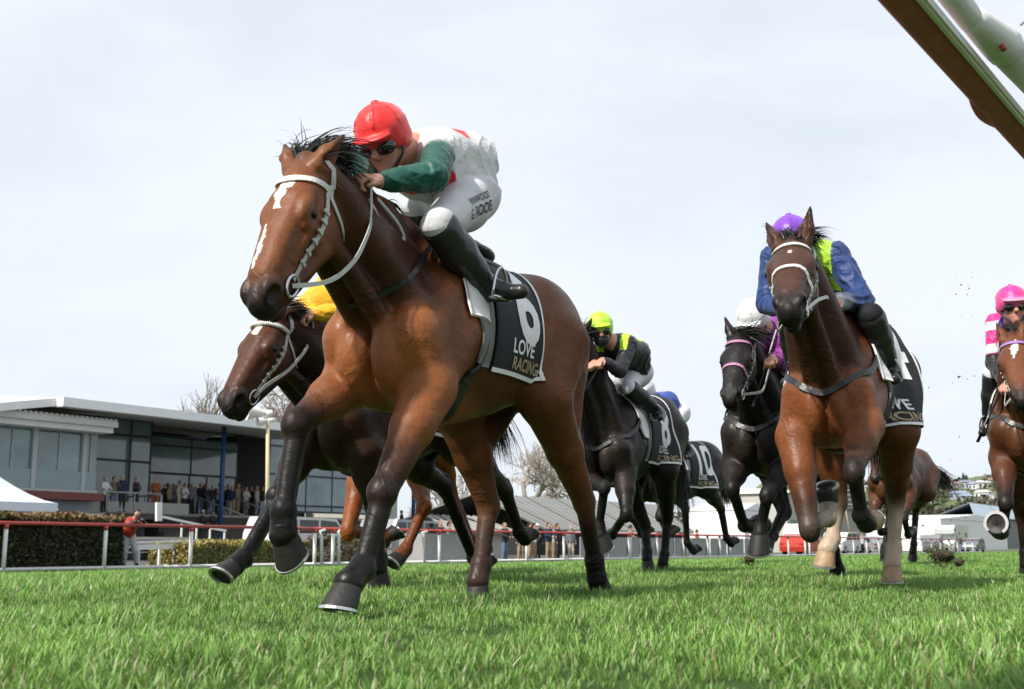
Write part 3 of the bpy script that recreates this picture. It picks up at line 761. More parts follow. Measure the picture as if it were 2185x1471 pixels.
def sheet_mesh(name, G, thick, material, parent, outward):
    nx, na, _ = G.shape; V = list(G.reshape(-1, 3)); c = G.mean((0,)).mean(0)
    out = np.array(outward).reshape(-1, 3); V2 = [v + o * thick for v, o in zip(V, out)]
    F = []
    I = lambda i, k: i * na + k
    n0 = nx * na
    for i in range(nx - 1):
        for k in range(na - 1):
            F.append((n0 + I(i, k), n0 + I(i, k + 1), n0 + I(i + 1, k + 1), n0 + I(i + 1, k))); F.append((I(i, k), I(i + 1, k), I(i + 1, k + 1), I(i, k + 1)))
    for i in range(nx - 1):
        for k in (0, na - 1): F.append((I(i, k), I(i + 1, k), n0 + I(i + 1, k), n0 + I(i, k)))
    for k in range(na - 1):
        for i in (0, nx - 1): F.append((I(i, k), I(i, k + 1), n0 + I(i, k + 1), n0 + I(i, k)))
    me = mesh_from(name, V + V2, F, True); return link(name, me, material, parent)
def tack(h, strapm=None, browm=None, noseband=None, number=None, side_print=True, reins=None, cloth=(.20, -.31), zb=.94, breast=True, hands=None, slack=.10, stud=False, fine=True, blind=False, numz=.165, numx=0.0):
    R = h.root; H = h.H; sc = h.hd[4]; SF = h.surf; T = h.T
    strapm = strapm or M_STRAPG; browm = browm or M_STRAPW
    br = empty('bridle'); br.parent = R
    w = .0175 * sc
    bb = strap('browband', [H(.045, -.125, .10), H(.055, -.07, .115), H(.085, -.0, .07), H(.098, .02, 0), H(.085, -.0, -.07), H(.055, -.07, -.115), H(.045, -.125, -.10)], w * 1.25, .006, browm, br, SF, .006, 26)
    if stud:
        ms = MB(); q = smooth_line([H(.045, -.125, .10), H(.055, -.07, .115), H(.085, -.0, .07), H(.098, .02, 0), H(.085, -.0, -.07), H(.055, -.07, -.115), H(.045, -.125, -.10)], 40, 3)
        for p in q[2:-2]:
            a, n = SF.near(p, .011); ms.bar(a, a + n * .006, .008, .02)
        tag(ms.build('studs', M_STRAPW, bb), kind='stuff')
    strap('crownpiece', [H(.045, -.125, .10), H(-.02, -.10, .085), H(-.065, -.04, .03), H(-.065, -.04, -.03), H(-.02, -.10, -.085), H(.045, -.125, -.10)], w, .005, strapm, br, SF, .004, 20)
    for sg in (1, -1):
        strap('cheekpiece', [H(.045, -.12, sg * .10), H(.16, -.145, sg * .115), H(.30, -.15, sg * .10), H(.44, -.150, sg * .075)], w, .005, strapm, br, SF, .006, 22)
        ms = MB()
        for t in (.25, .36, .47, .58, .7, .82):       # keepers and buckles
            p = H(.045 + .395 * t, -.125 - .025 * t, sg * .10 * (1.1 - .25 * t)); a, n = SF.near(p, .012); d = h.hd[1]
            ms.bar(a - d * .006, a + d * .006, .030 * sc, .008, tuple(n))
        tag(ms.build('keeper', strapm, br), kind='stuff')
        c, n = SF.near(H(.462, -.153, sg * .08), .010); n = np.array(n); n = nrm(n * .5 + h.hd[3] * sg); u, v = h.hd[1], h.hd[2]
        ux = nrm(u - n * (u @ n)); vx = np.cross(n, ux); pts = [np.array(c) + (ux * cos(t) * .042 + vx * sin(t) * .030) * sc for t in np.linspace(0, 2 * pi, 25)]
        MB().tube(pts, .0065 * sc, 7).build('bit_ring', M_METAL, br, True)
        if sg == 1: h.bitL = np.array(c)
        else: h.bitR = np.array(c)
    strap('throatlash', [H(.05, -.125, .10), H(.09, -.19, .115), H(.13, -.27, .085), H(.15, -.315, .0), H(.13, -.27, -.085), H(.09, -.19, -.115), H(.05, -.125, -.10)], w * .85, .005, strapm, br, SF, .007, 30)
    if noseband:
        strap('noseband', [H(.36, -.20, .06), H(.33, -.13, .09), H(.31, -.02, .05), H(.305, .0, 0), H(.31, -.02, -.05), H(.33, -.13, -.09), H(.36, -.20, -.06)], w * 1.15, .006, noseband, br, SF, .006, 26)
    # reins
    for sg, bit, key in ((1, h.bitL, 'L'), (-1, h.bitR, 'R')):
        e = (hands or {}).get(key)
        if e is None: continue
        pts = [bit, *((reins or {}).get(key) or [(bit * .55 + np.array(e) * .45) + np.array([0, sg * .04, -slack])]), e]
        q = smooth_line(pts, 26, 3); tn = [np.cross(nrm(q[min(i + 1, 25)] - q[max(i - 1, 0)]), nrm(np.array([.3, 0, 1]))) for i in range(26)]
        strap('rein', q, .017, .004, strapm, R, None, 0, 26, np.array(tn), smooth=0)
    # breastplate
    if breast:
        hp = breast if isinstance(breast, list) else [(.30, .22, 1.38), (.46, .26, 1.27), (.62, .24, 1.17), (.74, .13, 1.10), (.80, 0, 1.07)]
        strap('breastplate', [T(p) for p in hp] + [T((p[0], -p[1], p[2])) for p in hp[-2::-1]], .034 if not isinstance(breast, list) else .022, .009, M_BLACK, R, SF, .016, 48, smooth=6, ease=4)
    # saddle cloth, white pad, girth, saddle, stirrups
    x0, x1 = cloth
    def sheet(name, xs, zb_, off, th, m, nx=14):
        G, N = wrap_sheet(SF, xs, zb_, off, nx); return sheet_mesh(name, G, th, m, R, N), G, N
    if cloth:
        o, G, N = sheet('saddle_cloth', (x0, x1), zb, .010, .006, M_CLOTH, 20); CS = Surf(o.data)
        b = .018
        e = []
        bm_ = MB(); na = G.shape[1]; Gz = G + N * .0085
        def ribbon(line, inward):
            n0 = len(bm_.v); V = []
            for p, q in zip(line, inward): V += [p, q]
            bm_.add(V, [(2 * i, 2 * i + 1, 2 * i + 3, 2 * i + 2) for i in range(len(line) - 1)])
        wd = lambda A, B_, wdt: [a + nrm(b_ - a) * wdt for a, b_ in zip(A, B_)]
        ribbon(Gz[:, 0], wd(Gz[:, 0], Gz[:, 2], .020)); ribbon(Gz[:, -1], wd(Gz[:, -1], Gz[:, -3], .020))
        ribbon(Gz[-1], wd(Gz[-1], Gz[-3], .016))
        bm_.build('border', M_WHITE, o)
        if number:
            xm = x0 * .36 + x1 * .64
            for sg in ((1, -1) if fine else (1,)):
                pl = lambda p, q, zc, xc: ((xc - sg * p, sg * 1.0, zc + q), (xc - sg * p, 0, zc + q - .12 * max(0, zc + q - 1.28)))
                print_on('number', CS, number, .50, lambda p, q: pl(p, q, zb + numz, xm + numx), M_WHITE, o, .030, .004, .92)
                print_on('lettering', CS, 'LOVE', .088, lambda p, q: pl(p, q, zb + .095, xm + .055), M_WHITE, o, .022, .004)
                print_on('lettering', CS, 'RACING', .074, lambda p, q: pl(p, q, zb + .027, xm + .01), M_GOLD, o, .02, .004, .98)
                print_on('lettering', CS, '.NZ', .04, lambda p, q: pl(p, q, zb + .027, xm - .150 if sg > 0 else xm + .175), M_WHITE, o, .01, .004)
    o, G, N = sheet('pad', (x0 + .09, x0 + .25), zb + .18, .012, .012, M_WHITE, 8)
    o, G, N = sheet('under_pad', (x0 + .02, x0 + .19), zb + .01, .007, .008, M_PADG, 7)
    gx = x0 + .12
    strap('girth', [(gx - .03, .25, zb + .10), (gx + .01, .24, zb), (gx + .03, .17, .82), (gx + .03, 0, .72), (gx + .03, -.17, .82), (gx + .01, -.24, zb), (gx - .03, -.25, zb + .10)], .085, .012, M_BLACK, R, SF, .008, 34)
    B = SDF(); bl = np.array((.013, .013, .014))
    sx_ = x0 - .02
    zt = lambda x: float(SF.cast((x, 0, 2.5), (x, 0, 1), 0)[0][2])
    B.rc((sx_ + .10, 0, zt(sx_ + .10) + .035), (sx_ - .20, 0, zt(sx_ - .2) + .04), .05, .07, .03, bl); B.el((sx_ - .05, 0, zt(sx_ - .05) + .0), (.24, .17, .045), None, .03, bl)
    link('saddle', B.mesh('saddle', .012, M_BLACK), None, R)
def stirrup(h, an, toe, sg):
    an = np.array(an, float); td = nrm(toe); dn = nrm(np.array([0, 0, -1.0]) - td * (-td[2])); side = np.cross(td, dn)
    c = an + td * .075 + dn * .055
    pts = [c + side * .055 * cos(t) + dn * (-.13 * sin(t) + .0) for t in np.linspace(0, pi, 13)]
    ms = MB(); ms.tube(pts, .007, 6); ms.bar(c - side * .058, c + side * .058, .035, .010, tuple(dn))
    o = ms.build('stirrup', M_METAL, h.root, True)
    top = pts[6]; e, n = h.surf.near(top + np.array([.05, -sg * .05, .18]), .02)
    strap('stirrup_leather', [top, (top + np.array(e)) / 2 + np.array([0, sg * .02, 0]), np.array(e)], .025, .005, M_BLACK, h.root, None, 0, 8, np.array([0, sg * 1.0, .2]))
# ------------------------------------------------------------------ the setting
RZ = radians(56)
APRON = -.42
M_TURF = mat('turf_soil', (.035, .062, .016), rough=.95, noise=.45, nscale=1.3, bump=.02, bscale=14, spec=.1)
M_APRON = mat('asphalt_apron', (.085, .083, .078), rough=.9, noise=.25, nscale=1.1)
M_GRAVEL = mat('far_grass', (.075, .095, .04), rough=.95, noise=.5, nscale=.05)
M_RED = mat('rail_red', (.40, .055, .048), rough=.4, noise=.12, nscale=6)
M_WPAINT = mat('white_paint', (.72, .72, .70), rough=.5, noise=.10, nscale=5)
M_WIRE = mat('galvanised_wire', (.05, .05, .05), rough=.6, metal=.0)
M_ROOFW = mat('roof_white', (.78, .78, .77), rough=.55, noise=.06, nscale=2)
M_SOFFIT = mat('soffit_grey', (.60, .60, .58), rough=.85, noise=.08, nscale=1.5)
M_FASC = mat('fascia_grey', (.80, .81, .81), rough=.6, noise=.06, nscale=2)
M_GLASS = mat('tinted_glass', (.13, .20, .215), rough=.06, spec=.9, noise=.55, nscale=.45)  # colour noise stands in for uneven reflections in the panes
M_FRAME = mat('dark_mullion', (.012, .018, .022), rough=.5)
M_ALU = mat('pale_mullion', (.42, .44, .44), rough=.5)
M_BLUE = mat('blue_column', (.012, .055, .16), rough=.5, noise=.1, nscale=3)
M_CONC = mat('concrete', (.30, .30, .29), rough=.9, noise=.18, nscale=2.2)
M_CREAM = mat('cream_wall', (.42, .41, .37), rough=.85, noise=.08, nscale=2)
M_BGREY = mat('blue_grey_wall', (.26, .29, .34), rough=.85, noise=.08, nscale=2)
M_BAND = mat('red_brown_band', (.16, .045, .038), rough=.7, noise=.1, nscale=4)
M_DARKW = mat('dark_timber', (.055, .05, .042), rough=.85, noise=.3, nscale=3)
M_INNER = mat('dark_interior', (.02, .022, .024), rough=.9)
M_SHED = mat('corrugated_grey', (.21, .215, .21), rough=.6, metal=.15, noise=.18, nscale=.7)
M_RUST = mat('rusty_seam', (.13, .085, .06), rough=.8, noise=.3, nscale=3)
M_TENT = mat('tent_white', (.62, .66, .74), rough=.7, noise=.04, nscale=2)
M_GALV = mat('rail_steel', (.33, .33, .32), rough=.5, metal=.4)
M_PANEL = mat('grey_panel', (.30, .305, .31), rough=.8, noise=.16, nscale=5)
M_YELL = mat('pole_cream', (.52, .45, .27), rough=.6, noise=.12, nscale=4)
M_LEAF = mat('leaf', None, rough=.6, attr='col', spec=.3)
M_BARK = mat('bark', (.22, .19, .16), rough=.9, noise=.35, nscale=6)
M_TWIG = mat('twig', (.34, .30, .26), rough=.9, noise=.25, nscale=3)

# turf: one sheet that falls gently away to the far fence
ss = np.concatenate([np.arange(-30, 120, 3.0), [150, 200, 300, 500]]); ns = np.concatenate([np.arange(-40, -6, 8.0), np.arange(-6, 26.3, .8), [26.4]])
V = [SN(s, n, float(ground_z(n))) for s in ss for n in ns]; m = len(ns)
F = [(i * m + k, i * m + k + 1, (i + 1) * m + k + 1, (i + 1) * m + k) for i in range(len(ss) - 1) for k in range(m - 1)]
o = link('turf_track', mesh_from('turf_track', V, F, True), M_TURF); tag(o, kind='structure')
V = [SN(s, n, APRON - (.004 if n < 200 else .8)) for s in (-60, 0, 60, 120, 260, 700, 3000) for n in (26.4, 40, 60, 90, 140, 400, 3000)]
F = [(i * 7 + k, i * 7 + k + 1, (i + 1) * 7 + k + 1, (i + 1) * 7 + k) for i in range(6) for k in range(6)]
o = link('ground', mesh_from('ground', V, F), M_GRAVEL); tag(o, kind='structure')
V = [SN(s, n, APRON) for s in (-40, 130) for n in (26.41, 46)]
o = link('apron_pavement', mesh_from('apron', V, [(0, 1, 3, 2)]), M_APRON); tag(o, kind='structure')
V = [SN(s, n, -.03) for s in (-30, 500) for n in (-400, -40)]
o = link('infield', mesh_from('infield', V, [(0, 1, 3, 2)]), M_GRAVEL); tag(o, kind='structure')

# grass: tufts of blades instanced over the track
def tuft(seed, nb=34, rad=.075, h=.058, wide=.0034):
    r = np.random.default_rng(seed); V, F, C = [], [], []
    for i in range(nb):
        a, q = r.uniform(0, 2 * pi), rad * sqrt(r.uniform()); p = np.array([cos(a) * q, sin(a) * q, -.004])
        az = r.uniform(0, 2 * pi); ln = abs(r.normal()) * .20 + .04; d = nrm((cos(az) * ln, sin(az) * ln, 1)); side = np.array([-sin(az + r.normal() * .8), cos(az), 0])
        L = h * r.uniform(.45, 1.25); w = wide * r.uniform(.7, 1.4); base = len(V)
        tone = r.uniform(); u_ = r.uniform()
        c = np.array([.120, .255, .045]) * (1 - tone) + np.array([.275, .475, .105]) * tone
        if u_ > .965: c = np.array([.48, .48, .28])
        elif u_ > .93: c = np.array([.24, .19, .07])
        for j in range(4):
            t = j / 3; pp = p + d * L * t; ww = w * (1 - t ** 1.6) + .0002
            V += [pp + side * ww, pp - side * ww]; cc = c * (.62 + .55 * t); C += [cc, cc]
            d = nrm(d + np.array([cos(az), sin(az), -.35]) * .11 * r.uniform(.3, 1.6))
        F += [(base + 2 * j, base + 2 * j + 1, base + 2 * j + 3, base + 2 * j + 2) for j in range(3)]
    me = mesh_from('grass_tuft', V, F); at = me.attributes.new('col', 'FLOAT_COLOR', 'POINT')
    at.data.foreach_set('color', np.concatenate([np.array(C), np.ones((len(C), 1))], 1).astype(np.float32).ravel()); return me
M_GRASS = bpy.data.materials.new('grass_blade'); M_GRASS.use_nodes = True
_n, _l = M_GRASS.node_tree.nodes, M_GRASS.node_tree.links; _b = _n['Principled BSDF']
_a = _n.new('ShaderNodeAttribute'); _a.attribute_name = 'col'
_oi = _n.new('ShaderNodeObjectInfo'); _geo = _n.new('ShaderNodeNewGeometry'); _nz = _n.new('ShaderNodeTexNoise'); _nz.inputs['Scale'].default_value = .9; _nz.inputs['Detail'].default_value = 4
_l.new(_geo.outputs['Position'], _nz.inputs['Vector'])
_mr = _n.new('ShaderNodeMapRange'); _mr.inputs['From Min'].default_value = .3; _mr.inputs['From Max'].default_value = .7; _mr.inputs['To Min'].default_value = .72; _mr.inputs['To Max'].default_value = 1.25
_l.new(_nz.outputs['Fac'], _mr.inputs['Value']); _mu = _n.new('ShaderNodeVectorMath'); _mu.operation = 'MULTIPLY'
_l.new(_a.outputs['Color'], _mu.inputs[0]); _l.new(_mr.outputs['Result'], _mu.inputs[1]); _l.new(_mu.outputs['Vector'], _b.inputs['Base Color'])
_b.inputs['Roughness'].default_value = .45; _b.inputs['Specular IOR Level'].default_value = .4
_tr = _n.new('ShaderNodeBsdfTranslucent'); _l.new(_mu.outputs['Vector'], _tr.inputs['Color']); _ms = _n.new('ShaderNodeMixShader'); _ms.inputs[0].default_value = .35
_l.new(_b.outputs['BSDF'], _ms.inputs[1]); _l.new(_tr.outputs['BSDF'], _ms.inputs[2]); _l.new(_ms.outputs['Shader'], _n['Material Output'].inputs['Surface'])
tufts = bpy.data.collections.new('grass_tufts'); TO = []
for k in range(6):
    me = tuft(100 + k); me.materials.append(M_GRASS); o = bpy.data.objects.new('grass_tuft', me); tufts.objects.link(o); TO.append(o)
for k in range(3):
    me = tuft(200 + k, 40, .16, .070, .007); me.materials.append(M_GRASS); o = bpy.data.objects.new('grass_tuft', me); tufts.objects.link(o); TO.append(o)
def scatter():
    P, Rr, Sc, Ix = [], [], [], []
    def zone(d0, d1, dens, scale, ids, half=34):
        A = radians(half) * (d1 ** 2 - d0 ** 2); n = int(A * dens)
        d = np.sqrt(rng.uniform(d0 ** 2, d1 ** 2, n)); a = rng.uniform(-radians(half), radians(half), n)
        x, y = d * np.sin(a), d * np.cos(a); nn = x * NV[0] + y * NV[1]; keep = nn < 26.2
        x, y, nn = x[keep], y[keep], nn[keep]
        cl = .55 + .55 * np.clip(np.sin(x * 1.9 + 1.3 * np.sin(y * 1.1)) * np.sin(y * 2.3 + 1.1 * np.sin(x * 1.7)) * .6 + .5 + .35 * np.sin(x * .53 - y * .41), -.15, 1.2)
        P.append(np.stack([x, y, ground_z(nn)], 1)); Rr.append(rng.uniform(0, 2 * pi, len(x))); Sc.append(scale * rng.uniform(.7, 1.15, len(x)) * cl); Ix.append(rng.choice(ids, len(x)))
    zone(1.2, 3.2, 230, 1.0, range(6), 38); zone(3.2, 6, 190, 1.05, range(6)); zone(6, 11, 110, 1.25, range(6)); zone(11, 22, 42, 1.0, (6, 7, 8)); zone(22, 45, 14, 1.15, (6, 7, 8)); zone(45, 95, 4, 1.5, (6, 7, 8), 30)
    P = np.concatenate(P); Rr = np.concatenate(Rr); Sc = np.concatenate(Sc); Ix = np.concatenate(Ix)
    me = bpy.data.meshes.new('grass'); me.vertices.add(len(P)); me.vertices.foreach_set('co', P.astype(np.float32).ravel())
    for nm, ty, dat in (('rot', 'FLOAT', Rr), ('scl', 'FLOAT', Sc), ('idx', 'INT', Ix)):
        a = me.attributes.new(nm, ty, 'POINT'); a.data.foreach_set('value', dat.astype(np.int32 if ty == 'INT' else np.float32))
    o = link('grass', me, M_GRASS); tag(o, kind='stuff')
    g = bpy.data.node_groups.new('grass_scatter', 'GeometryNodeTree'); g.interface.new_socket('Geometry', in_out='INPUT', socket_type='NodeSocketGeometry'); g.interface.new_socket('Geometry', in_out='OUTPUT', socket_type='NodeSocketGeometry')
    N, L = g.nodes, g.links; gi, go = N.new('NodeGroupInput'), N.new('NodeGroupOutput')
    jn = N.new('GeometryNodeJoinGeometry')
    for t in reversed(TO):
        oi = N.new('GeometryNodeObjectInfo'); oi.inputs['Object'].default_value = t; oi.inputs['As Instance'].default_value = True; L.new(oi.outputs['Geometry'], jn.inputs[0])
    ip = N.new('GeometryNodeInstanceOnPoints'); ip.inputs['Pick Instance'].default_value = True
    def attr(nm, ty):
        a = N.new('GeometryNodeInputNamedAttribute'); a.data_type = ty; a.inputs['Name'].default_value = nm; return a
    ai = attr('idx', 'INT'); ar = attr('rot', 'FLOAT'); as_ = attr('scl', 'FLOAT'); cx = N.new('ShaderNodeCombineXYZ')
    L.new(gi.outputs[0], ip.inputs['Points']); L.new(jn.outputs[0], ip.inputs['Instance']); L.new(ai.outputs['Attribute'], ip.inputs['Instance Index'])
    L.new(ar.outputs['Attribute'], cx.inputs['Z']); L.new(cx.outputs[0], ip.inputs['Rotation']); L.new(as_.outputs['Attribute'], ip.inputs['Scale']); L.new(ip.outputs['Instances'], go.inputs[0])
    o.modifiers.new('scatter', 'NODES').node_group = g
scatter()

def place(name, s, n, z, label, cat, group=None):
    return empty(name, SN(s, n, z), RZ, label, cat, group)
class Site:
    """part builder in a thing's own axes: x along the track, y away from it"""
    def __init__(s, root, s0, n0, z0): s.r, s.s0, s.n0, s.z0 = root, s0, n0, z0
    def box(s, name, s0, s1, n0, n1, z0, z1, m, parent=None):
        mb = MB().box(s0 - s.s0, s1 - s.s0, n0 - s.n0, n1 - s.n0, z0 - s.z0, z1 - s.z0); return mb.build(name, m, parent or s.r)
    def L(s, a, b, c): return (a - s.s0, b - s.n0, c - s.z0)

# ------------------------------------------------------------------ grandstand
gs0 = 34.0; GS = place('grandstand', gs0, 50, APRON, 'long glazed grandstand with a broad white overhanging roof', 'building'); G = Site(GS, gs0, 50, APRON)
S_ = s_of; Z = z_of
sL = S_(-120, 47); sPav = S_(196, 47)
# pavilion
zf = Z(130, 1050, 47); zt = Z(60, 912, 47)
G.box('floor_slab', sL, S_(217, 46.4), 46.4, 60, Z(130, 1066, 46.4), zf - .02, M_BAND)
G.box('base_wall', sL, S_(190, 47), 47.2, 59, Z(130, 1094, 47.2), Z(130, 1066, 46.4) - .01, M_BGREY)
G.box('base_wall', S_(190, 47) + .004, S_(312, 50.4), 47.25, 59, Z(200, 1094, 47.2), Z(200, 1066, 46.4) - .01, M_CONC)
G.box('plinth', sL, S_(222, 46.6), 46.6, 59, APRON, Z(130, 1094, 47.2) - .006, M_CREAM)
G.box('sill', sL, sPav, 46.85, 47.0, zf - .016, zf + .12, M_ALU)
xs = [sL, S_(-40, 47), S_(57, 47), S_(165, 47), sPav]
for a, b in zip(xs[:-1], xs[1:]):
    p = G.box('pane', a + .06, b - .06, 47.0, 47.03, zf + .12, zt, M_GLASS)
    G.box('balustrade_glass', a + .08, b - .08, 46.9, 46.915, zf + .13, zf + .95, mat('pale_glass', (.20, .27, .28), rough=.1, spec=.6))
    q = (a + b) / 2; G.box('mullion', q - .025, q + .025, 46.94, 46.995, zf + .12, zt, M_ALU)
for a in xs[1:-1]: G.box('post', a - .11, a + .11, 46.86, 47.04, zf + .121, zt + .05, M_ALU)
G.box('pane', sPav - .03, sPav, 47.05, 50.3, zf + .0, zt, M_GLASS)
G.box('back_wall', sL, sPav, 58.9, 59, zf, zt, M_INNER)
G.box('end_wall', sL - .2, sL - .004, 46.9, 66, APRON, zt + .6, M_CREAM)
# pavilion roof: two fascia boards and a ribbed sheet
z1, z2, z3 = Z(100, 912, 46.0), Z(100, 898, 45.7), Z(100, 884, 45.4)
G.box('fascia', sL, S_(228, 46), 46.0, 51, z1, z2, M_FASC); G.box('fascia', sL, S_(238, 45.7), 45.7, 51, z2 + .004, z3, M_ROOFW)
rb = MB(); a0 = sL; e0 = S_(236, 45.6)
k = 0
while a0 + k * .26 < e0: rb.box(*[(a0 + k * .26) - gs0, (a0 + k * .26 + .12) - gs0], 45.62 - 50, 51 - 50, z3 + .006 - APRON, z3 + .11 - APRON); k += 1
tag(rb.build('roof_rib', M_ROOFW, GS), kind='stuff'); G.box('roof_sheet', sL, e0, 45.66, 51, z3 + .002, z3 + .05, M_ROOFW)
# main glazing
def glaze(n, xs, zs, y0=None):
    for i in range(len(xs) - 1):
        for k in range(len(zs) - 1):
            G.box('pane', xs[i] + .04, xs[i + 1] - .04, n + .03, n + .05, zs[k] + .05, zs[k + 1] - .05, M_GLASS)
    for x in xs: G.box('mullion', x - .045, x + .045, n, n + .08, zs[0], zs[-1], M_FRAME)
    for z in zs: G.box('transom', xs[0] + .046, xs[-1] - .046, n - .02, n + .09, z - .06, z + .06, M_FRAME)
zdk = Z(255, 1095, 47.5)
nA = 50.4; xa = [sPav + .05, S_(268, nA), S_(312, nA)]; za = [zdk, Z(255, 983, nA), Z(255, 928, nA), Z(255, 893, nA)]
glaze(nA, xa, za)
xr = S_(312, nA); nB = 55.0; zb_ = [zdk, Z(400, 1013, nB), Z(400, 955, nB), Z(400, 937, nB) + .02]
for k in range(3):
    for a, b in ((nA, 52.0), (52.0, 53.5), (53.5, nB)): G.box('pane', xr + .046, xr + .066, a + .10, b - .03, zb_[k] + .05, zb_[k + 1] - .05, M_GLASS)
for b in (52.0, 53.5): G.box('mullion', xr + .03, xr + .10, b - .04, b + .04, zb_[0], zb_[-1], M_FRAME)
xb = [xr + .1, S_(400, nB), S_(440, nB), S_(500, nB)]; glaze(nB, [xr + .1, S_(400, nB), S_(500, nB)], zb_[1:]); glaze(nB + .1, [xr + .1, S_(400, nB), S_(438, nB), S_(470, nB), S_(500, nB)], zb_[:2])
nC = 58.0; xc = [S_(503, nC), S_(560, nC), S_(604, nC), S_(650, nC), S_(706, nC), S_(760, nC), S_(815, nC)]
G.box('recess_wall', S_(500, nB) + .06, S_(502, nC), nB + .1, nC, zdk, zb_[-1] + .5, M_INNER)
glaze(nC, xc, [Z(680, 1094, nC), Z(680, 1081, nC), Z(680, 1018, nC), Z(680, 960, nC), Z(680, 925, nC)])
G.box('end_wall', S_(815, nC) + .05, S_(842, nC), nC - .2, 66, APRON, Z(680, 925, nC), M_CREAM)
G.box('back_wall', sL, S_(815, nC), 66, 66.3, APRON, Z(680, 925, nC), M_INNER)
# main roof: slab with a sloping soffit and a thin bright edge
nE = 44.6; sa, sb_ = S_(113, nE), S_(905, nE); ze0, ze1 = Z(113, 866, nE), Z(113, 848, nE); zback = Z(320, 908, nB) + 1.15
rf = MB(); L = G.L
rf.hexa([L(sa, nE, ze0), L(sb_, nE, ze0), L(sb_, 68, zback), L(sa - 2.0, 68, zback), L(sa, nE, ze1), L(sb_, nE, ze1), L(sb_, 68, zback + .6), L(sa - 2.0, 68, zback + .6)]); rf.build('roof_slab', M_SOFFIT, GS)
G.box('roof_edge', sa - .02, sb_, nE - .10, nE - .004, ze0 + .02, ze1 + .06, M_FASC)
rs = MB(); pts = []
for i in range(9):        # the curled white end of the roof, sweeping down to the left
    t = i / 8; pts.append((sa - 8.5 * t, ze1 + .04 - 1.9 * t ** 1.0 + .5 * sin(pi * t) * .3))
for (p, z), (q, w) in zip(pts[:-1], pts[1:]): rs.hexa([L(q, nE + .4, w - .35), L(p, nE + .4, z - .35), L(p, 66, z - .35), L(q, 66, w - .35), L(q, nE + .4, w), L(p, nE + .4, z), L(p, 66, z), L(q, 66, w)])
rs.build('roof_end', M_ROOFW, GS)
G.box('clerestory', S_(60, 49), S_(98, 49), 49, 49.2, z3 + .12, Z(80, 878, 49), M_CREAM)
G.box('gable_wall', S_(98, 50) + .01, xr, 50.55, 50.7, za[-1] + .05, Z(98, 876, 50.5), M_GLASS)
u1 = S_(-60, 60); rg = MB(); rg.hexa([L(u1, 60, Z(0, 868, 60)), L(S_(34, 60), 60, Z(34, 858, 60)), L(S_(34, 60), 70, Z(34, 858, 60)), L(u1, 70, Z(0, 868, 60)), L(u1, 60, Z(-60, 828, 60)), L(S_(36, 60), 60, Z(36, 857, 60)), L(S_(36, 60), 70, Z(36, 857, 60)), L(u1, 70, Z(-60, 828, 60))]); rg.build('upper_roof', M_ROOFW, GS)
for px, top, bot, n in ((468, 890, 1042, 46.6), (881, 900, 1102, 47.6)):
    a = S_(px, n); MB().tube([L(a, n, APRON + .0), L(a, n, Z(px, top, n) + .35)], .13, 10).build('column', M_BLUE, GS, True)
# terrace, its timber front, steps
s1 = S_(221, 46.5); s2 = S_(610, 46.5); s3 = S_(850, 50)
G.box('terrace', s1, S_(330, 46.5), 46.5, 59, zdk - .22, zdk, M_CONC); G.box('terrace_beam', s1 + .004, S_(330, 46.5), 46.38, 46.496, zdk - .30, zdk - .02, M_DARKW)
zt2 = Z(450, 1098, 50); zl = Z(450, 1122, 48)
G.box('terrace', S_(330, 46.5) + .006, s3, 50.0, 59, zt2 - .2, zt2, M_CONC)
for i in range(5):
    G.box('step', S_(352, 48), s3, 47.6 + .48 * i, 50.0, zl - .2 - .9 + i * (zt2 - zl + .9) / 5.2, zl - .9 + (i + 1) * (zt2 - zl + .9) / 5.6, M_DARKW)
G.box('undercroft', s1 + .5, S_(330, 46.5), 47.3, 50, APRON, zdk - .24, M_INNER)
G.box('terrace_wall', S_(345, 47.4), S_(860, 47.4), 47.2, 47.4, APRON, zl - .75, M_CONC)
for i in range(7): G.box('step', S_(862, 48), S_(900, 48), 47.0 + i * .34, 47.34 + i * .34 - .004, APRON, APRON + .24 * (i + 1), M_CONC)
# balcony railings
def railing(pts, h=1.0, post=None, m=M_GALV):
    mb = MB(); P = [L(*p) for p in pts]
    mb.tube([(p[0], p[1], p[2] + h) for p in P], .045, 6)
    root = mb.build('railing', m, GS, True)
    for a, b in zip(P[:-1], P[1:]):
        nseg = max(1, int((Vector(b) - Vector(a)).length / (post or 1.25)))
        for i in range(nseg + 1):
            t = i / nseg; q = Vector(a).lerp(Vector(b), t); MB().tube([q, q + Vector((0, 0, h))], .035, 6).build('baluster', m, root, True)
    return root
nr = 46.7
railing([(S_(222, nr), nr, zdk), (S_(338, nr), nr, zdk)], Z(280, 1052, nr) - zdk, 1.2)
railing([(S_(338, nr) + .15, nr + .1, zdk), (S_(338, nr) + .5, 49.8, zdk)], Z(280, 1054, nr) - zdk, .7)
for px in (412, 497):
    a = S_(px, 49.9); railing([(a, 49.9, zt2), (a + 1.6, 47.4, zl - .5)], .95, 2.6)
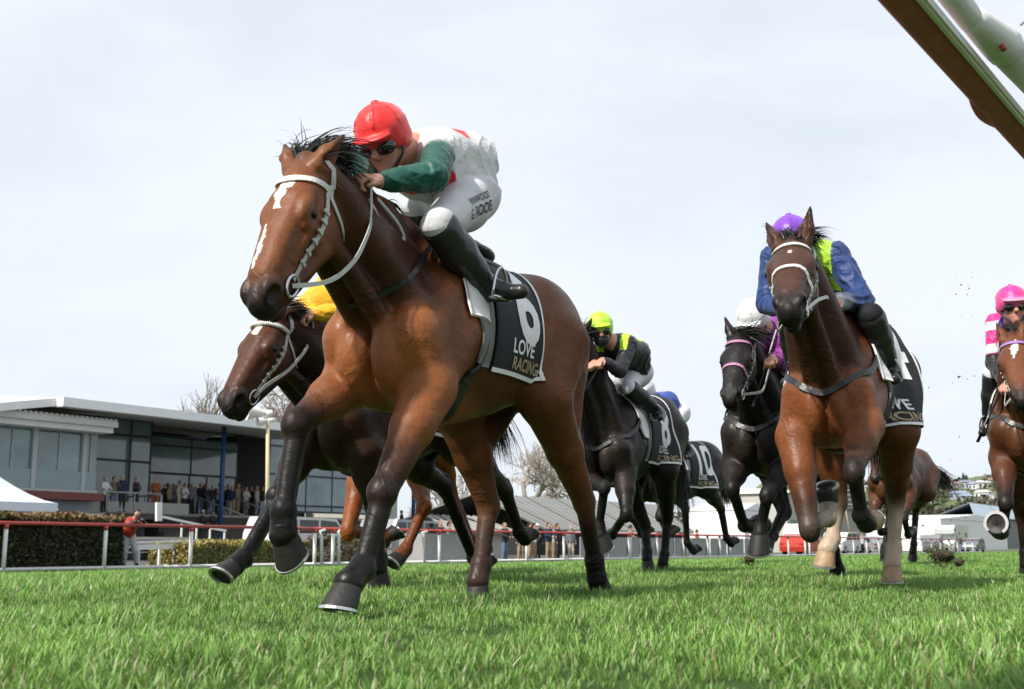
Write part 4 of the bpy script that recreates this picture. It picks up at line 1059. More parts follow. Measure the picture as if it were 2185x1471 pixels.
# ------------------------------------------------------------------ running fence
FN = 26.5; zt_ = .80; zb0 = -.36
FE = place('running_rail_fence', 17, FN, APRON, 'running rail with a red top rail on white posts along the far side', 'fence'); Fq = Site(FE, 17, FN, APRON)
for a, b, r in ((6, 26.6, .052), (27.9, 120, .046)): MB().tube([Fq.L(a, FN, zt_), Fq.L(b, FN, zt_)], r, 10).build('top_rail', M_RED, FE, True)
MB().tube([Fq.L(26.6, FN, zt_ - .0), Fq.L(27.9, FN, zt_ - .01)], .055, 10).build('top_rail', M_RED, FE, True)
mb = MB().tube([Fq.L(6, FN, zb0 + .04), Fq.L(120, FN, zb0 + .04)], .045, 8).build('bottom_rail', M_WPAINT, FE, True)
sp_ = [17.14 + 2.9 * i for i in range(-3, 3)] + [28.0, 28.85] + [17.14 + 2.9 * i for i in range(5, 20)] + [46.2, 49.2, 52.6, 55.2, 59.3, 63.6, 65.2] + [73 + 2.9 * i for i in range(16)]
for a in sorted(sp_):
    if 29.5 < a < 34 : continue
    p = MB().tube([Fq.L(a, FN, APRON - .05), Fq.L(a, FN, zt_ - .10)], .055, 8).build('post', M_WPAINT, FE, True)
    MB().tube([Fq.L(a, FN, zt_ - .14), Fq.L(a, FN, zt_ - .03)], .07, 8).build('collar', M_RED, p, True)
for a, da in ((28.3, .55), (29.1, .3), (30.2, -.5), (33.6, .7)):       # the gate's bent posts
    MB().tube([Fq.L(a, FN - .05, APRON), Fq.L(a - da * .1, FN - .05, .55), Fq.L(a - da * .25, FN - .05, .70), Fq.L(a + da * .2, FN - .05, .76)], .05, 8).build('gate_post', M_WPAINT, FE, True)
wm = MB()
for i in range(int((26.4 - 8.5) / .11)):
    x = 8.5 + i * .11; h = zt_ - .08 - zb0; x1 = min(x + h * .75, 26.4); t = (x1 - x) / (h * .75)
    for d in (0,):
        A, B_ = (x, zb0 + .05), (x1, zb0 + .05 + h * .92 * t)
        if d: A, B_ = (x, zb0 + .05 + h * .92), (x1, zb0 + .05 + h * .92 * (1 - t))
        wm.tube([Fq.L(A[0], FN + .03 + d * .006, A[1]), Fq.L(B_[0], FN + .03 + d * .006, B_[1])], .0017, 3, False)
tag(wm.build('chain_link', M_WIRE, FE), kind='stuff')
pxs = [1236, 1297, 1339, 1365, 1400, 1438, 1473, 1515, 1551, 1588, 1640]
for a, b in zip(pxs[:-1], pxs[1:]):
    a, b = S_(a, FN + .08), S_(b, FN + .08); MB().box(a + .08 - 17, b - .08 - 17, .07, .11, .10, zt_ - .16 - APRON).build('panel', M_PANEL, FE)
for a, b in ((1096, 1155), (1195, 1238)):
    a, b = S_(a, FN + .6), S_(b, FN + .6)
bx = place('concrete_block', S_(945, 27), 27.3, APRON, 'pale grey block-like booth standing just behind the red rail', 'booth')
a, b = S_(906, 26.9) - S_(945, 27), S_(985, 26.9) - S_(945, 27)
MB().box(a, b, -.4, .8, 0, 1.12).build('booth_wall', M_PANEL, bx); MB().box(b + .01, b + 1.9, -.3, -.26, .02, 1.08).build('side_panel', M_PANEL, bx)
# ------------------------------------------------------------------ rail over the camera
def NZ(px, py, z):
    d = ray(px, py); p = np.array([0, 0, CAM_H]) + d * ((z - CAM_H) / d[2]); return float(p @ TV), float(p @ NV)
RR = place('running_rail', 2, .6, 0, 'brown and white running rail seen from below at the top right corner', 'running rail')
zr = 1.42; nl = (NZ(1866, 0, zr)[1] + NZ(2185, 345, zr)[1]) / 2; nr_ = (NZ(1960, 0, zr)[1] + NZ(2185, 268, zr)[1]) / 2
drift = (NZ(2185, 345, zr)[1] - NZ(1866, 0, zr)[1]) / (NZ(2185, 345, zr)[0] - NZ(1866, 0, zr)[0])
sA = NZ(2030, 175, zr)[0]
def R_(s, n, z): return (s - 2, n + drift * (s - sA) - .6, z)
mb = MB(); prof = []
nl += .010; nr_ += .004
wid = nl - nr_
for i in range(9): 
    t = pi * i / 8; prof.append((nr_ + wid / 2 + cos(t) * wid / 2, zr + .02 - sin(t) * .022))
prof += [(nr_, zr + .030), (nl, zr + .030)]
V = [R_(s, n, z) for s in (-1.5, 1, 2, 3, 6, 14, 30) for n, z in prof]; m = len(prof)
F = [(i * m + k, i * m + (k + 1) % m, (i + 1) * m + (k + 1) % m, (i + 1) * m + k) for i in range(6) for k in range(m)] + [tuple(reversed(range(m))), tuple(range(6 * m, 7 * m))]
M_RBROWN = mat('rail_brown', (.42, .095, .085), rough=.6, noise=.25, nscale=14)
link('rail_beam', mesh_from('rail_beam', V, F), M_RBROWN, RR)
for k, (o_, w_) in enumerate(((.004, .009), (.016, .007))):
    V0 = [R_(-1.5, nr_ - o_, zr + .012), R_(30, nr_ - o_, zr + .012)]
    MB().bar(V0[0], V0[1], w_, .02).build('rail_lip', M_WPAINT, RR)
for a, b in ((NZ(2076, 228, zr)[0], NZ(2132, 288, zr)[0]),):
    pts = [R_(a + (b - a) * i / 10, nl - .006 + .014 * sin(pi * i / 10), zr + .03 - .008 * sin(pi * i / 10)) for i in range(11)]
    MB().tube(pts, .012, 8).build('reflector', mat('reflector_red', (.55, .06, .05), rough=.4), RR, True)
nt = nr_ - .036; zt3 = zr + .066
sj = NZ(2062, 45, zt3)[0]
MB().tube([R_(-1.5, nt, zt3), R_(sj, nt, zt3)], .030, 12).build('support_tube', M_WPAINT, RR, True)
ps = [R_(sj - .02, nt, zt3), R_(sj + .02, nt - .006, zt3), R_(sj + .16, nt - .022, zt3 - .004), R_(sj + .20, nt - .026, zt3 - .005)]
MB().tube(ps, [.031, .034, .046, .048], 14).build('sleeve', M_WPAINT, RR, True)
MB().tube([R_(sj + .203, nt - .026, zt3 - .005), R_(sj + 1.2, nt - .09, zt3 - .02), R_(sj + 2.2, nt - .5, .7), R_(sj + 2.4, nt - .6, -.05)], .044, 14).build('support_arm', M_WPAINT, RR, True)
MB().tube([R_(sj + .10, nt - .042, zt3 - .040), R_(sj + .11, nt - .044, zt3 - .048)], .008, 8).build('rubber_stop', M_RED, RR, True)
MB().tube([R_(sj + .19, nt - .07, zt3 + .04), R_(sj + .22, nt - .10, zt3 + .085), R_(sj + .30, nt - .14, zt3 + .07)], .0035, 6).build('wire_loop', M_GALV, RR, True)
for s_ in (5.5, 13.5, 21.5):
    MB().tube([R_(s_, nr_ + wid / 2, zr + .03), R_(s_, nr_ - .25, zr - .1), R_(s_, nr_ - .45, zr - .5), R_(s_, nr_ - .5, -.05)], .045, 10).build('post', M_WPAINT, RR, True)
# ------------------------------------------------------------------ leaves, hedges, trees
def leaf_mesh(name, P, size, C, seed=0, elong=1.7, N=None):
    r = np.random.default_rng(seed); n = len(P); P = np.asarray(P, float)
    d = r.normal(size=(n, 3)); d /= np.linalg.norm(d, axis=1)[:, None]; e = np.cross(d, r.normal(size=(n, 3))); e /= np.linalg.norm(e, axis=1)[:, None]
    s = (size * r.uniform(.6, 1.3, n))[:, None] if np.isscalar(size) else np.asarray(size)[:, None]
    V = np.stack([P - d * s * elong * .5, P + e * s * .5, P + d * s * elong * .5, P - e * s * .5], 1).reshape(-1, 3)
    me = bpy.data.meshes.new(name); me.vertices.add(n * 4); me.vertices.foreach_set('co', V.astype(np.float32).ravel())
    me.loops.add(n * 4); me.loops.foreach_set('vertex_index', np.arange(n * 4, dtype=np.int32)); me.polygons.add(n)
    me.polygons.foreach_set('loop_start', np.arange(0, n * 4, 4, dtype=np.int32)); me.polygons.foreach_set('loop_total', np.full(n, 4, np.int32)); me.update(calc_edges=True)
    at = me.attributes.new('col', 'FLOAT_COLOR', 'POINT'); C4 = np.repeat(np.concatenate([np.asarray(C, float), np.ones((n, 1))], 1), 4, 0)
    at.data.foreach_set('color', C4.astype(np.float32).ravel()); me.materials.append(M_LEAF); return me
def hedge(s0, s1, n0, n1, h, label, colfn, seed, leaf=.06, dens=900):
    r = np.random.default_rng(seed); root = place('hedge', (s0 + s1) / 2, (n0 + n1) / 2, APRON, label, 'hedge', None)
    l, w = (s1 - s0) / 2, (n1 - n0) / 2
    MB().box(-l + .06, l - .06, -w + .06, w - .06, 0, h - .08).build('twig_core', mat('hedge_core', (.022, .022, .012), rough=1), root)
    P = []
    for area, f in ((2 * l * h, lambda n: np.stack([r.uniform(-l, l, n), np.full(n, -w), r.uniform(0, h, n)], 1)), (2 * l * h * .3, lambda n: np.stack([r.uniform(-l, l, n), np.full(n, w), r.uniform(0, h, n)], 1)),
                    (2 * w * h, lambda n: np.stack([np.full(n, -l), r.uniform(-w, w, n), r.uniform(0, h, n)], 1)), (2 * w * h, lambda n: np.stack([np.full(n, l), r.uniform(-w, w, n), r.uniform(0, h, n)], 1)), (4 * l * w, lambda n: np.stack([r.uniform(-l, l, n), r.uniform(-w, w, n), np.full(n, h)], 1))):
        P.append(f(int(area * dens)))
    P = np.concatenate(P); P += r.normal(size=P.shape) * .035; P[:, 2] += .05 * np.sin(P[:, 0] * 3.1) * (P[:, 2] > h * .9)
    link('foliage', leaf_mesh('hedge_leaves', P, leaf, colfn(P, l, w, h, r), seed), None, root); return root
def hc1(P, l, w, h, r):
    n = len(P); t = r.uniform(size=(n, 1)); C = np.array([.020, .030, .012]) * (1 - t) + np.array([.060, .055, .026]) * t
    up = np.clip((P[:, 2:] - h * .88) / (h * .10), 0, 1); C = C * (1 - up) + (np.array([.26, .13, .07]) * t + np.array([.12, .12, .04]) * (1 - t)) * up
    lf = np.clip((-P[:, :1] - l * .45) / (l * .3), 0, 1) * (t > .45); return C * (1 - lf) + np.array([.07, .10, .025]) * lf
def hc2(P, l, w, h, r):
    n = len(P); t = r.uniform(size=(n, 1)); C = np.array([.09, .105, .018]) * (1 - t) + np.array([.22, .22, .045]) * t
    e = ((P[:, :1] < -l + .1) | (P[:, 2:] > h - .1)) & (t > .2); return np.where(e, np.array([.36, .29, .08]) * (.6 + .5 * t), C)
hedge(S_(-60, 26.8), S_(250, 26.8), 26.60, 28.4, Z(130, 1103, 26.7) - APRON, 'tall dark clipped hedge with reddish tips behind the red rail', hc1, 21, .075, 950)
hedge(S_(385, 29.0), S_(640, 29.0), 28.6, 30.4, Z(450, 1160, 28.6) - APRON, 'low yellow green box hedge behind the chain link rail', hc2, 22, .065, 800)
def shrub(s, n, l, w, h, label, cols, seed, cnt=2600, leaf=.08):
    r = np.random.default_rng(seed); P = r.normal(size=(cnt, 3)); P /= np.linalg.norm(P, axis=1)[:, None]; P *= r.uniform(.55, 1, (cnt, 1)); P *= np.array([l, w, h / 2]) * (1 + .18 * np.sin(P[:, :1] * 7 + P[:, 2:] * 5)); P[:, 2] = np.clip(P[:, 2] + h / 2, 0, None)
    t = r.uniform(size=(cnt, 1)); C = np.array(cols[0]) * (1 - t) + np.array(cols[1]) * t
    root = place('shrub', s, n, APRON, label, 'shrub'); link('foliage', leaf_mesh('leaves', P, leaf, C, seed), None, root)
    st = MB()
    for i in range(7): st.tube([(0, 0, 0), (r.normal() * l * .3, r.normal() * w * .3, h * .4), (r.normal() * l * .5, r.normal() * w * .4, h * .75)], [.03, .02, .008], 5)
    tag(st.build('stem', M_BARK, root), kind='stuff')
shrub(S_(735, 28.2), 28.3, 2.6, .8, 1.05, 'brown and green straggling shrub behind the rail gate', ((.06, .06, .03), (.15, .11, .06)), 31, 4200, .07)
def bare_tree(s, n, h, label, seed, spread=.5, up=.35, droop=0.0, levels=5, trunk=.28, mat_=None, kids=(3, 4), trunk_h=.22):
    r = np.random.default_rng(seed); root = place('bare_tree', s, n, APRON, label, 'tree', None); V, F = [], []
    tk = MB(); tw = MB()
    def grow(p, d, L, rad, lv):
        m = 4; pts = [p]; q = p.copy(); dd = d.copy()
        for i in range(m):
            dd = nrm(dd + r.normal(size=3) * .10 + np.array([0, 0, up * .12 - droop * .3 * (lv > 2)])); q = q + dd * L / m; pts.append(q.copy())
        (tk if lv < 2 else tw).tube(pts, list(np.linspace(rad, rad * .62, m + 1)), 7 if lv < 2 else 3, False)
        if lv >= levels: return
        k = r.integers(kids[0], kids[1] + 1)
        for i in range(k):
            t = r.uniform(.45, 1.0) if i else 1.0; b = pts[int(round(t * m))]; a = r.uniform(0, 2 * pi); ax_ = nrm(np.cross(dd, r.normal(size=3)))
            grow(b, nrm(dd * (1 - spread * .45) + ax_ * spread * r.uniform(.6, 1.2)), L * r.uniform(.58, .80), rad * .60, lv + 1)
    grow(np.array([0, 0, -.1]), np.array([0, 0, 1.0]), h * trunk_h, trunk, 0)
    top_ = max(v[2] for v in tw.v); root.scale = [h / top_] * 3
    tk.build('trunk', M_BARK, root, True); tag(tw.build('twigs', mat_ or M_TWIG, root), kind='stuff'); return root
def at_px(px, n): return S_(px, n)
bare_tree(at_px(420, 78), 78, Z(420, 800, 78) - APRON, 'bare upright tree with fine twigs above the grandstand roof', 41, .38, .9, 0, 5, .30, None, (3, 4), .26)
bare_tree(at_px(380, 82), 82, Z(380, 835, 82) - APRON, 'smaller bare tree left of the tall one above the grandstand roof', 45, .40, .9, 0, 5, .22, None, (3, 4), .26)
bare_tree(at_px(575, 84), 84, (Z(575, 800, 84) - APRON) * 1.06, 'bare brown tree with hanging twigs behind the loudspeaker', 42, .55, .5, .5, 6, .34, mat('brown_twig', (.27, .20, .15), rough=.9, noise=.3, nscale=3), (3, 4), .24)
bare_tree(at_px(1122, 84), 84, (Z(1130, 945, 84) - APRON) * 1.06, 'wide bare pale tree beside the palm, behind the shed roof', 43, .75, .5, 0, 6, .34, None, (3, 4), .20)
bare_tree(at_px(975, 76), 76, (Z(975, 975, 76) - APRON), 'bare twisted tree beyond the end of the grandstand', 44, .75, .3, 0, 6, .30, None, (3, 4), .20)
# palm
pr = place('palm_tree', at_px(1181, 84), 84, APRON, 'phoenix palm with a spiky green crown behind the shed roof', 'tree'); zc = Z(1181, 1052, 84) - APRON
MB().tube([(0, 0, 0), (0, 0, zc * .5), (0, 0, zc)], [.45, .42, .5], 10).build('trunk', M_BARK, pr, True)
r_ = np.random.default_rng(50)
def frond(az, el, Ln, seed):
    V, F = [], []; p = np.zeros(3); d = np.array([cos(az) * cos(el), sin(az) * cos(el), sin(el)]); side = np.array([-sin(az), cos(az), 0])
    m = 11; pts = []
    for j in range(m + 1):
        pts.append((p.copy(), d.copy())); d = nrm(d + np.array([0, 0, -.11])); p = p + d * Ln / m
    for j in range(m):
        (p0, d0), (p1, d1) = pts[j], pts[j + 1]; w = .02
        b = len(V); V += [p0 + side * w, p0 - side * w, p1 + side * w * .7, p1 - side * w * .7]; F.append((b, b + 1, b + 3, b + 2))
        if j < 1: continue
        for k in range(3):
            q = p0 + (p1 - p0) * k / 3; lw = Ln * .17 * (1 - (j / m) ** 2 * .6)
            for sg in (1, -1):
                e = q + side * sg * lw * .75 + d0 * lw * .65 + np.array([0, 0, -.10 * lw]); b = len(V); V += [q - d0 * .05, q + d0 * .05, e]; F.append((b, b + 1, b + 2))
    return V, F
M_PALM = mat('palm_leaf', (.055, .075, .025), rough=.55, noise=.4, nscale=2)
for i in range(64):
    el = r_.uniform(-.35, 1.45); v, f = frond(r_.uniform(0, 2 * pi), el, r_.uniform(2.6, 3.6) * (.8 if el < 0 else 1), i); me = mesh_from('frond', v, f); o = link('frond', me, M_PALM, pr); o.location = (0, 0, zc)
# ------------------------------------------------------------------ shed, cabins and other buildings to the right
def shed(pts_px, n0, n1, label, mroof, mwall, ribs=None, name='shed'):
    """(left ridge, right ridge, right eave, left eave) pixels; ridge at n1, eave at n0"""
    (a, b, c, d) = pts_px
    P = [W(*a, n1), W(*b, n1), W(*c, n0), W(*d, n0)]; c0 = SN(float(P[3] @ TV), n0, APRON); root = empty(name, c0, RZ, label, 'shed')
    def lo(p): q = np.array(p) - np.array(c0); return np.array([q @ TV, q @ NV, q[2]])
    Q = [lo(p) for p in P]; zr_, ze_ = (Q[0][2] + Q[1][2]) / 2, (Q[2][2] + Q[3][2]) / 2
    for i in (0, 1): Q[i][2] = zr_
    for i in (2, 3): Q[i][2] = ze_
    up_ = np.array([0, 0, .12]); mb = MB(); mb.hexa([Q[3], Q[2], Q[1], Q[0], Q[3] + up_, Q[2] + up_, Q[1] + up_, Q[0] + up_]); mb.build('roof', mroof, root)
    B1 = Q[1] + np.array([0, (n1 - n0), 0]) * 1.0; B0 = Q[0] + np.array([0, (n1 - n0), 0]); B1[2] = B0[2] = ze_
    mb = MB(); mb.hexa([Q[0] + (0, .01, 0), Q[1] + (0, .01, 0), B1, B0, Q[0] + up_ + (0, .01, 0), Q[1] + up_ + (0, .01, 0), B1 + up_, B0 + up_]); mb.build('roof', mroof, root)
    k = ribs or 12
    for i in range(k + 1):
        t = i / k; A = Q[3] * (1 - t) + Q[2] * t + up_; C = Q[0] * (1 - t) + Q[1] * t + up_; MB().bar(A + (0, 0, .04), C + (0, 0, .04), .10, .07).build('seam', M_RUST if i % 4 == 2 else mroof, root)
    w = MB().box(Q[3][0] + .4, Q[2][0] - .4, .7, (n1 - n0) * 2 - .5, 0, ze_ - .05); w.build('wall', mwall, root)
    return root
shed(((1010, 1058), (1400, 1078), (1480, 1146), (1165, 1124)), 46, 58, 'long shed with a grey corrugated roof and rusty seams', M_SHED, M_INNER, 26)
shed(((905, 1106), (1010, 1104), (1100, 1140), (960, 1136)), 40, 46, 'small low pale roofed stall left of the long shed', M_CONC, M_CREAM, 8, 'stall')
def block(px0, px1, ytop, n, depth, label, m, roof=None, name='cabin', z0=None):
    a, b = S_(px0, n), S_(px1, n); h = Z((px0 + px1) / 2, ytop, n) - APRON; root = place(name, (a + b) / 2, n, APRON, label, 'building')
    l = (b - a) / 2; MB().box(-l, l, 0, depth, 0, h).build('wall', m, root)
    rm = roof or M_SHED; mb = MB().hexa([(-l - .3, -.4, h + .004), (l + .3, -.4, h + .004), (l + .3, depth + .3, h + .004), (-l - .3, depth + .3, h + .004), (-l - .3, -.4, h + .25), (l + .3, -.4, h + .25), (l + .3, depth + .3, h + .9), (-l - .3, depth + .3, h + .9)]); mb.build('roof', rm, root)
    return root, l, h
rt, l, h = block(1682, 1752, 1056, 44, 8, 'tall cream cabin behind the red car', M_CREAM, M_WPAINT)
MB().box(-l * .8, l * .8, -.05, -.004, h * .2, h * .55).build('window', M_GLASS, rt)
rt, l, h = block(1790, 1850, 1088, 46, 8, 'grey open-sided stand with a ribbed roof left of the leaning pole', M_CONC, M_SHED)
# slatted stand roof left of the pole
rt = place('stand', S_(1790, 50), 50, APRON, 'ribbed grey stand roof above the white car', 'stand')
q0, q1 = W(1742, 1052, 52), W(1832, 1090, 49)
for i in range(9):
    t = i / 8; zz = Z(1785, 1048 + 40 * t, 50) - APRON; MB().box(-3.5, 4.5, -1.5 + .0, .8, zz, zz + .18).build('slat', M_SHED if i % 2 else M_WPAINT, rt)
for x in (-3, 4): MB().box(x - .1, x + .1, -.3, -.1, 0, Z(1785, 1050, 50) - APRON).build('post', M_GALV, rt)
# leaning flag pole, tall cream loudspeaker pole
lp = place('flag_pole', S_(1820, 40), 40, APRON, 'thin cream pole leaning beside the white car', 'pole'); d_ = S_(1803, 40) - S_(1820, 40)
MB().tube([(0, 0, 0), (d_, 0, Z(1803, 1050, 40) - APRON)], [.09, .06], 8).build('shaft', M_YELL, lp, True)
pn = 31.0; sp = place('loudspeaker_pole', S_(571, pn), pn, APRON, 'cream pole carrying a white horn loudspeaker in front of the grandstand', 'loudspeaker')
zt4 = Z(563, 895, pn) - APRON; dx_ = S_(562, pn) - S_(571, pn)
MB().tube([(0, 0, 0), (dx_, 0, zt4)], [.085, .065], 10).build('pole', M_YELL, sp, True)
hz = Z(545, 882, pn) - APRON
def horn(c, d, L_, r0, r1, nm):
    c, d = Vector(c), Vector(d).normalized(); ts = (0, .12, .3, .55, .8, .97, 1.0); rs_ = (r0, r0 * 1.05, r0 * 1.5, r0 * 2.3, r1 * .78, r1, r1 * 1.03)
    mb = MB(); mb.tube([c + d * L_ * t for t in ts], list(rs_), 18, False); mb.tube([c + d * L_ * .97, c + d * L_ * .5, c + d * L_ * .2], [r1 * .97, r0 * 2.0, r0 * .9], 18, False)
    o = mb.build(nm, M_WPAINT, sp, True); mb = MB().tube([c - d * .22, c - d * .18, c, c + d * .02], [r0 * .9, r0 * 1.4, r0 * 1.4, r0], 14); mb.build('driver', M_WPAINT, o, True)
horn((dx_ - .02, .05, hz + .06), (-.83, .52, .04), .70, .09, .31, 'horn'); horn((dx_ + .05, .0, hz - .20), (-.83, .40, -.15), .42, .07, .18, 'horn')
MB().tube([(dx_ - .2, 0, hz - .1), (dx_ - .2, 0, hz - .25), (dx_ + .22, 0, hz - .25), (dx_ + .22, 0, hz + .1)], .022, 6).build('bracket', mat('rust_bracket', (.12, .075, .045), rough=.8), sp)
# gazebo
gz = place('gazebo', S_(-20, 33), 33.5, APRON, 'white pop-up gazebo with a peaked canopy at the left edge', 'tent')
hw_ = S_(83, 33) - S_(-20, 33); zv0, zv1, zpk = Z(60, 1091, 32) - APRON, Z(60, 1072, 32) - APRON, Z(-20, 1000, 33.5) - APRON
mb = MB(); rings = []
for i in range(6):
    t = i / 5; e = (1 - t); zz = zv1 + (zpk - zv1) * (t ** 1.5); rings.append((hw_ * e + .02, zz))
V = []; 
for e, zz in rings: V += [(-e, -e * .8, zz), (e, -e * .8, zz), (e, e * .8, zz), (-e, e * .8, zz)]
F = [(i * 4 + k, i * 4 + (k + 1) % 4, i * 4 + 4 + (k + 1) % 4, i * 4 + 4 + k) for i in range(5) for k in range(4)] + [(20, 21, 22, 23)]
mb.add(V, F); mb.build('canopy', M_TENT, gz)
for sx, sy in ((-1, -1), (1, -1), (1, 1), (-1, 1)): MB().box(sx * hw_ - .03, sx * hw_ + .03, sy * hw_ * .8 - .03, sy * hw_ * .8 + .03, 0, zv0 + .1).build('leg', M_WPAINT, gz)
for sy in (-1, 1): MB().box(-hw_ - .01, hw_ + .01, sy * hw_ * .8 - .012, sy * hw_ * .8 + .012, zv0, zv1 + .01).build('valance', M_TENT, gz)
for sx in (-1, 1): MB().box(sx * hw_ - .012, sx * hw_ + .012, -hw_ * .8 + .014, hw_ * .8 - .014, zv0, zv1 + .01).build('valance', M_TENT, gz)
wb = place('white_box', S_(8, 29.4), 29.4, APRON, 'white cabinet at the left edge, showing above the dark hedge', 'cabinet')
MB().box(-1.2, S_(21, 29.4) - S_(8, 29.4), 0, .6, 0, Z(10, 1090, 29.4) - APRON).build('cabinet_body', M_WPAINT, wb); MB().box(-1.25, S_(21, 29.4) - S_(8, 29.4) + .03, -.05, .65, Z(10, 1090, 29.4) - APRON + .003, Z(10, 1088, 29.4) - APRON + .04).build('lid', M_WPAINT, wb)
# white handrails between the hedge and the rail
wr = place('white_barrier', S_(380, 29), 29.0, APRON, 'white barrier boards between the two hedges with a sloping handrail above', 'barrier'); o_ = S_(380, 29)
def wbar(p0, y0, p1, y1, n, w, nm='board', m=M_WPAINT, th=.05): MB().bar((S_(p0, n) - o_, n - 29, Z(p0, y0, n) - APRON), (S_(p1, n) - o_, n - 29, Z(p1, y1, n) - APRON), th, w).build(nm, m, wr)
wbar(288, 1157, 456, 1154, 29.2, .07); wbar(290, 1168, 375, 1166, 29.25, .16); wbar(338, 1102, 432, 1122, 32, .08, 'handrail'); wbar(448, 1127, 481, 1133, 32, .08, 'handrail')
for px in (296, 341, 372): wbar(px, 1168, px, 1210, 29.3, .07, 'post', M_WPAINT, .07)
for px in (386, 418, 447, 478): wbar(px, 1118 + (px - 386) * .2, px, 1168, 32.05, .05, 'post', M_WPAINT, .05)
wbar(334, 1072, 336, 1112, 32, .22, 'board', M_WPAINT, .1)
# steel bicycle-like rack on the apron: a long pale bench
bn = place('bench', S_(345, 30.5), 30.5, APRON, 'pale slatted bench on the apron beyond the man at the rail', 'bench')
for k in range(4): MB().box(-1.6, 1.6, .1 * k, .1 * k + .08, .45, .48).build('seat_slat', M_CREAM, bn)
for k in range(3): MB().box(-1.6, 1.6, .46, .49, .6 + .13 * k, .69 + .13 * k).build('back_slat', M_CREAM, bn)
for x in (-1.5, 0, 1.5): MB().box(x - .03, x + .03, .0, .06, 0, .449).build('leg', M_WIRE, bn); MB().box(x - .03, x + .03, .495, .55, 0, .95).build('back_leg', M_WIRE, bn)
# ------------------------------------------------------------------ hill with houses, vehicles
HN = 0
def hill_h(x, y):
    d = np.sqrt(x * x + y * y); th = np.arctan2(x, y)
    base = np.clip((d - 420) / 330, 0, 1); base = base * base * (3 - 2 * base)
    side = np.clip((th - .14) / .07, 0, 1)
    return (39 * base * side * (1 + .05 * np.sin(th * 31 + 1.0) + .03 * np.sin(th * 83)) - .9) + 3.0 * np.sin(x * .021) * np.sin(y * .017) * base * side
TH_ = np.linspace(.06, 1.0, 90); DD = np.linspace(400, 1100, 40)
X = np.sin(TH_)[:, None] * DD[None]; Y = np.cos(TH_)[:, None] * DD[None]; Zh = hill_h(X, Y)
Zh[:, 26:] -= ((DD[26:] - DD[26]) / 300)[None] ** 1.5 * 24
V = np.stack([X, Y, Zh], -1).reshape(-1, 3); F = [(i * 40 + k, (i + 1) * 40 + k, (i + 1) * 40 + k + 1, i * 40 + k + 1) for i in range(89) for k in range(39)]
M_HILL = mat('hill_grass', (.105, .130, .060), rough=1, noise=.45, nscale=.018)
tag(link('hill', mesh_from('hill', V, F, True), M_HILL), kind='structure')
r_ = np.random.default_rng(77)
def hill_pt(px, py, dmin=430):
    d = ray(px, py); best = None
    for t in np.linspace(dmin, 1000, 600):
        p = np.array([0, 0, CAM_H]) + d * t / np.hypot(d[0], d[1])
        if hill_h(p[0], p[1]) >= p[2]: return p
    p = np.array([0, 0, CAM_H]) + d * 780 / np.hypot(d[0], d[1]); p[2] = hill_h(p[0], p[1]); return p
HW = [mat('house_white', (.62, .62, .60), rough=.8), mat('house_cream', (.50, .47, .41), rough=.8), mat('house_grey', (.34, .36, .38), rough=.8), mat('house_blue', (.28, .33, .40), rough=.8)]
HR = [mat('tile_grey', (.20, .21, .23), rough=.8), mat('tile_pale', (.46, .46, .46), rough=.8), mat('tile_brown', (.22, .16, .13), rough=.8), mat('tile_blue', (.24, .29, .36), rough=.8)]
HWN = mat('house_window', (.05, .07, .08), rough=.2)
hn = ['white', 'cream', 'grey', 'blue grey']; rn = ['dark grey', 'pale', 'brown', 'blue']
HP = ["below the black horse's tucked left foreleg", "lowest left of the black horse's raised hoof", 'between the two raised forelegs of the black horse', "beside the cream cabin's left edge", "just above the cream cabin's left corner", 'farthest left of all the hillside houses', "highest one left of the bay's bent knee", "under the bay's chest, left of its bent knee", "nearest the brown horse's tail on the ridge", "second along the ridge from the brown horse's tail", 'under the umbrella shaped tree on the ridge', 'on the ridge left of the two conifers', 'broad and long, directly under the two conifers', 'on the ridge right of the two conifers', 'long and low near the right end of the ridge', "on the ridge close to the bay's lifted foreleg", "mid-slope just right of the brown horse's hind leg", 'broad one at mid-slope below the conifers', 'small one just below the broad mid-slope house', "large one mid-slope toward the bay's lifted foreleg", 'below the large mid-slope house', 'lowest one before the lifted foreleg', "behind the lifted foreleg's forearm", 'right of the lifted foreleg, widest there', 'highest one right of the lifted foreleg', "between the brown horse's forelegs and hind legs", "above the cream cabin's roof", "on the ridge behind the bay's lifted foreleg", "seen past the bay's left stifle", "just right of the bay's bent knee"]
houses = [(1540, 1096, 18, 0, 1), (1602, 1092, 22, 0, 1), (1615, 1078, 18, 0, 1), (1632, 1094, 16, 0, 0), (1648, 1086, 18, 0, 1), (1508, 1085, 14, 1, 0), (1740, 1040, 20, 0, 1), (1755, 1062, 22, 2, 0), (1985, 1045, 20, 1, 2), (2002, 1042, 18, 0, 0), (2018, 1036, 20, 0, 0), (2043, 1044, 16, 2, 2), (2058, 1041, 36, 3, 0), (2080, 1044, 22, 0, 3), (2098, 1041, 30, 0, 1), (2118, 1036, 24, 1, 2), (1976, 1074, 20, 0, 2),
          (2048, 1064, 36, 3, 3), (2062, 1070, 20, 2, 3), (2098, 1062, 28, 0, 1), (2112, 1072, 22, 0, 0), (2125, 1078, 20, 0, 1), (2150, 1060, 24, 0, 1), (2172, 1066, 34, 0, 0), (2180, 1048, 26, 1, 0), (1885, 1068, 20, 0, 0), (1668, 1064, 20, 1, 1), (2140, 1046, 20, 2, 0), (1840, 1050, 24, 0, 1), (1812, 1066, 20, 0, 2)]
wsz = ['small', 'mid-sized', 'wide']
lab_n = {}
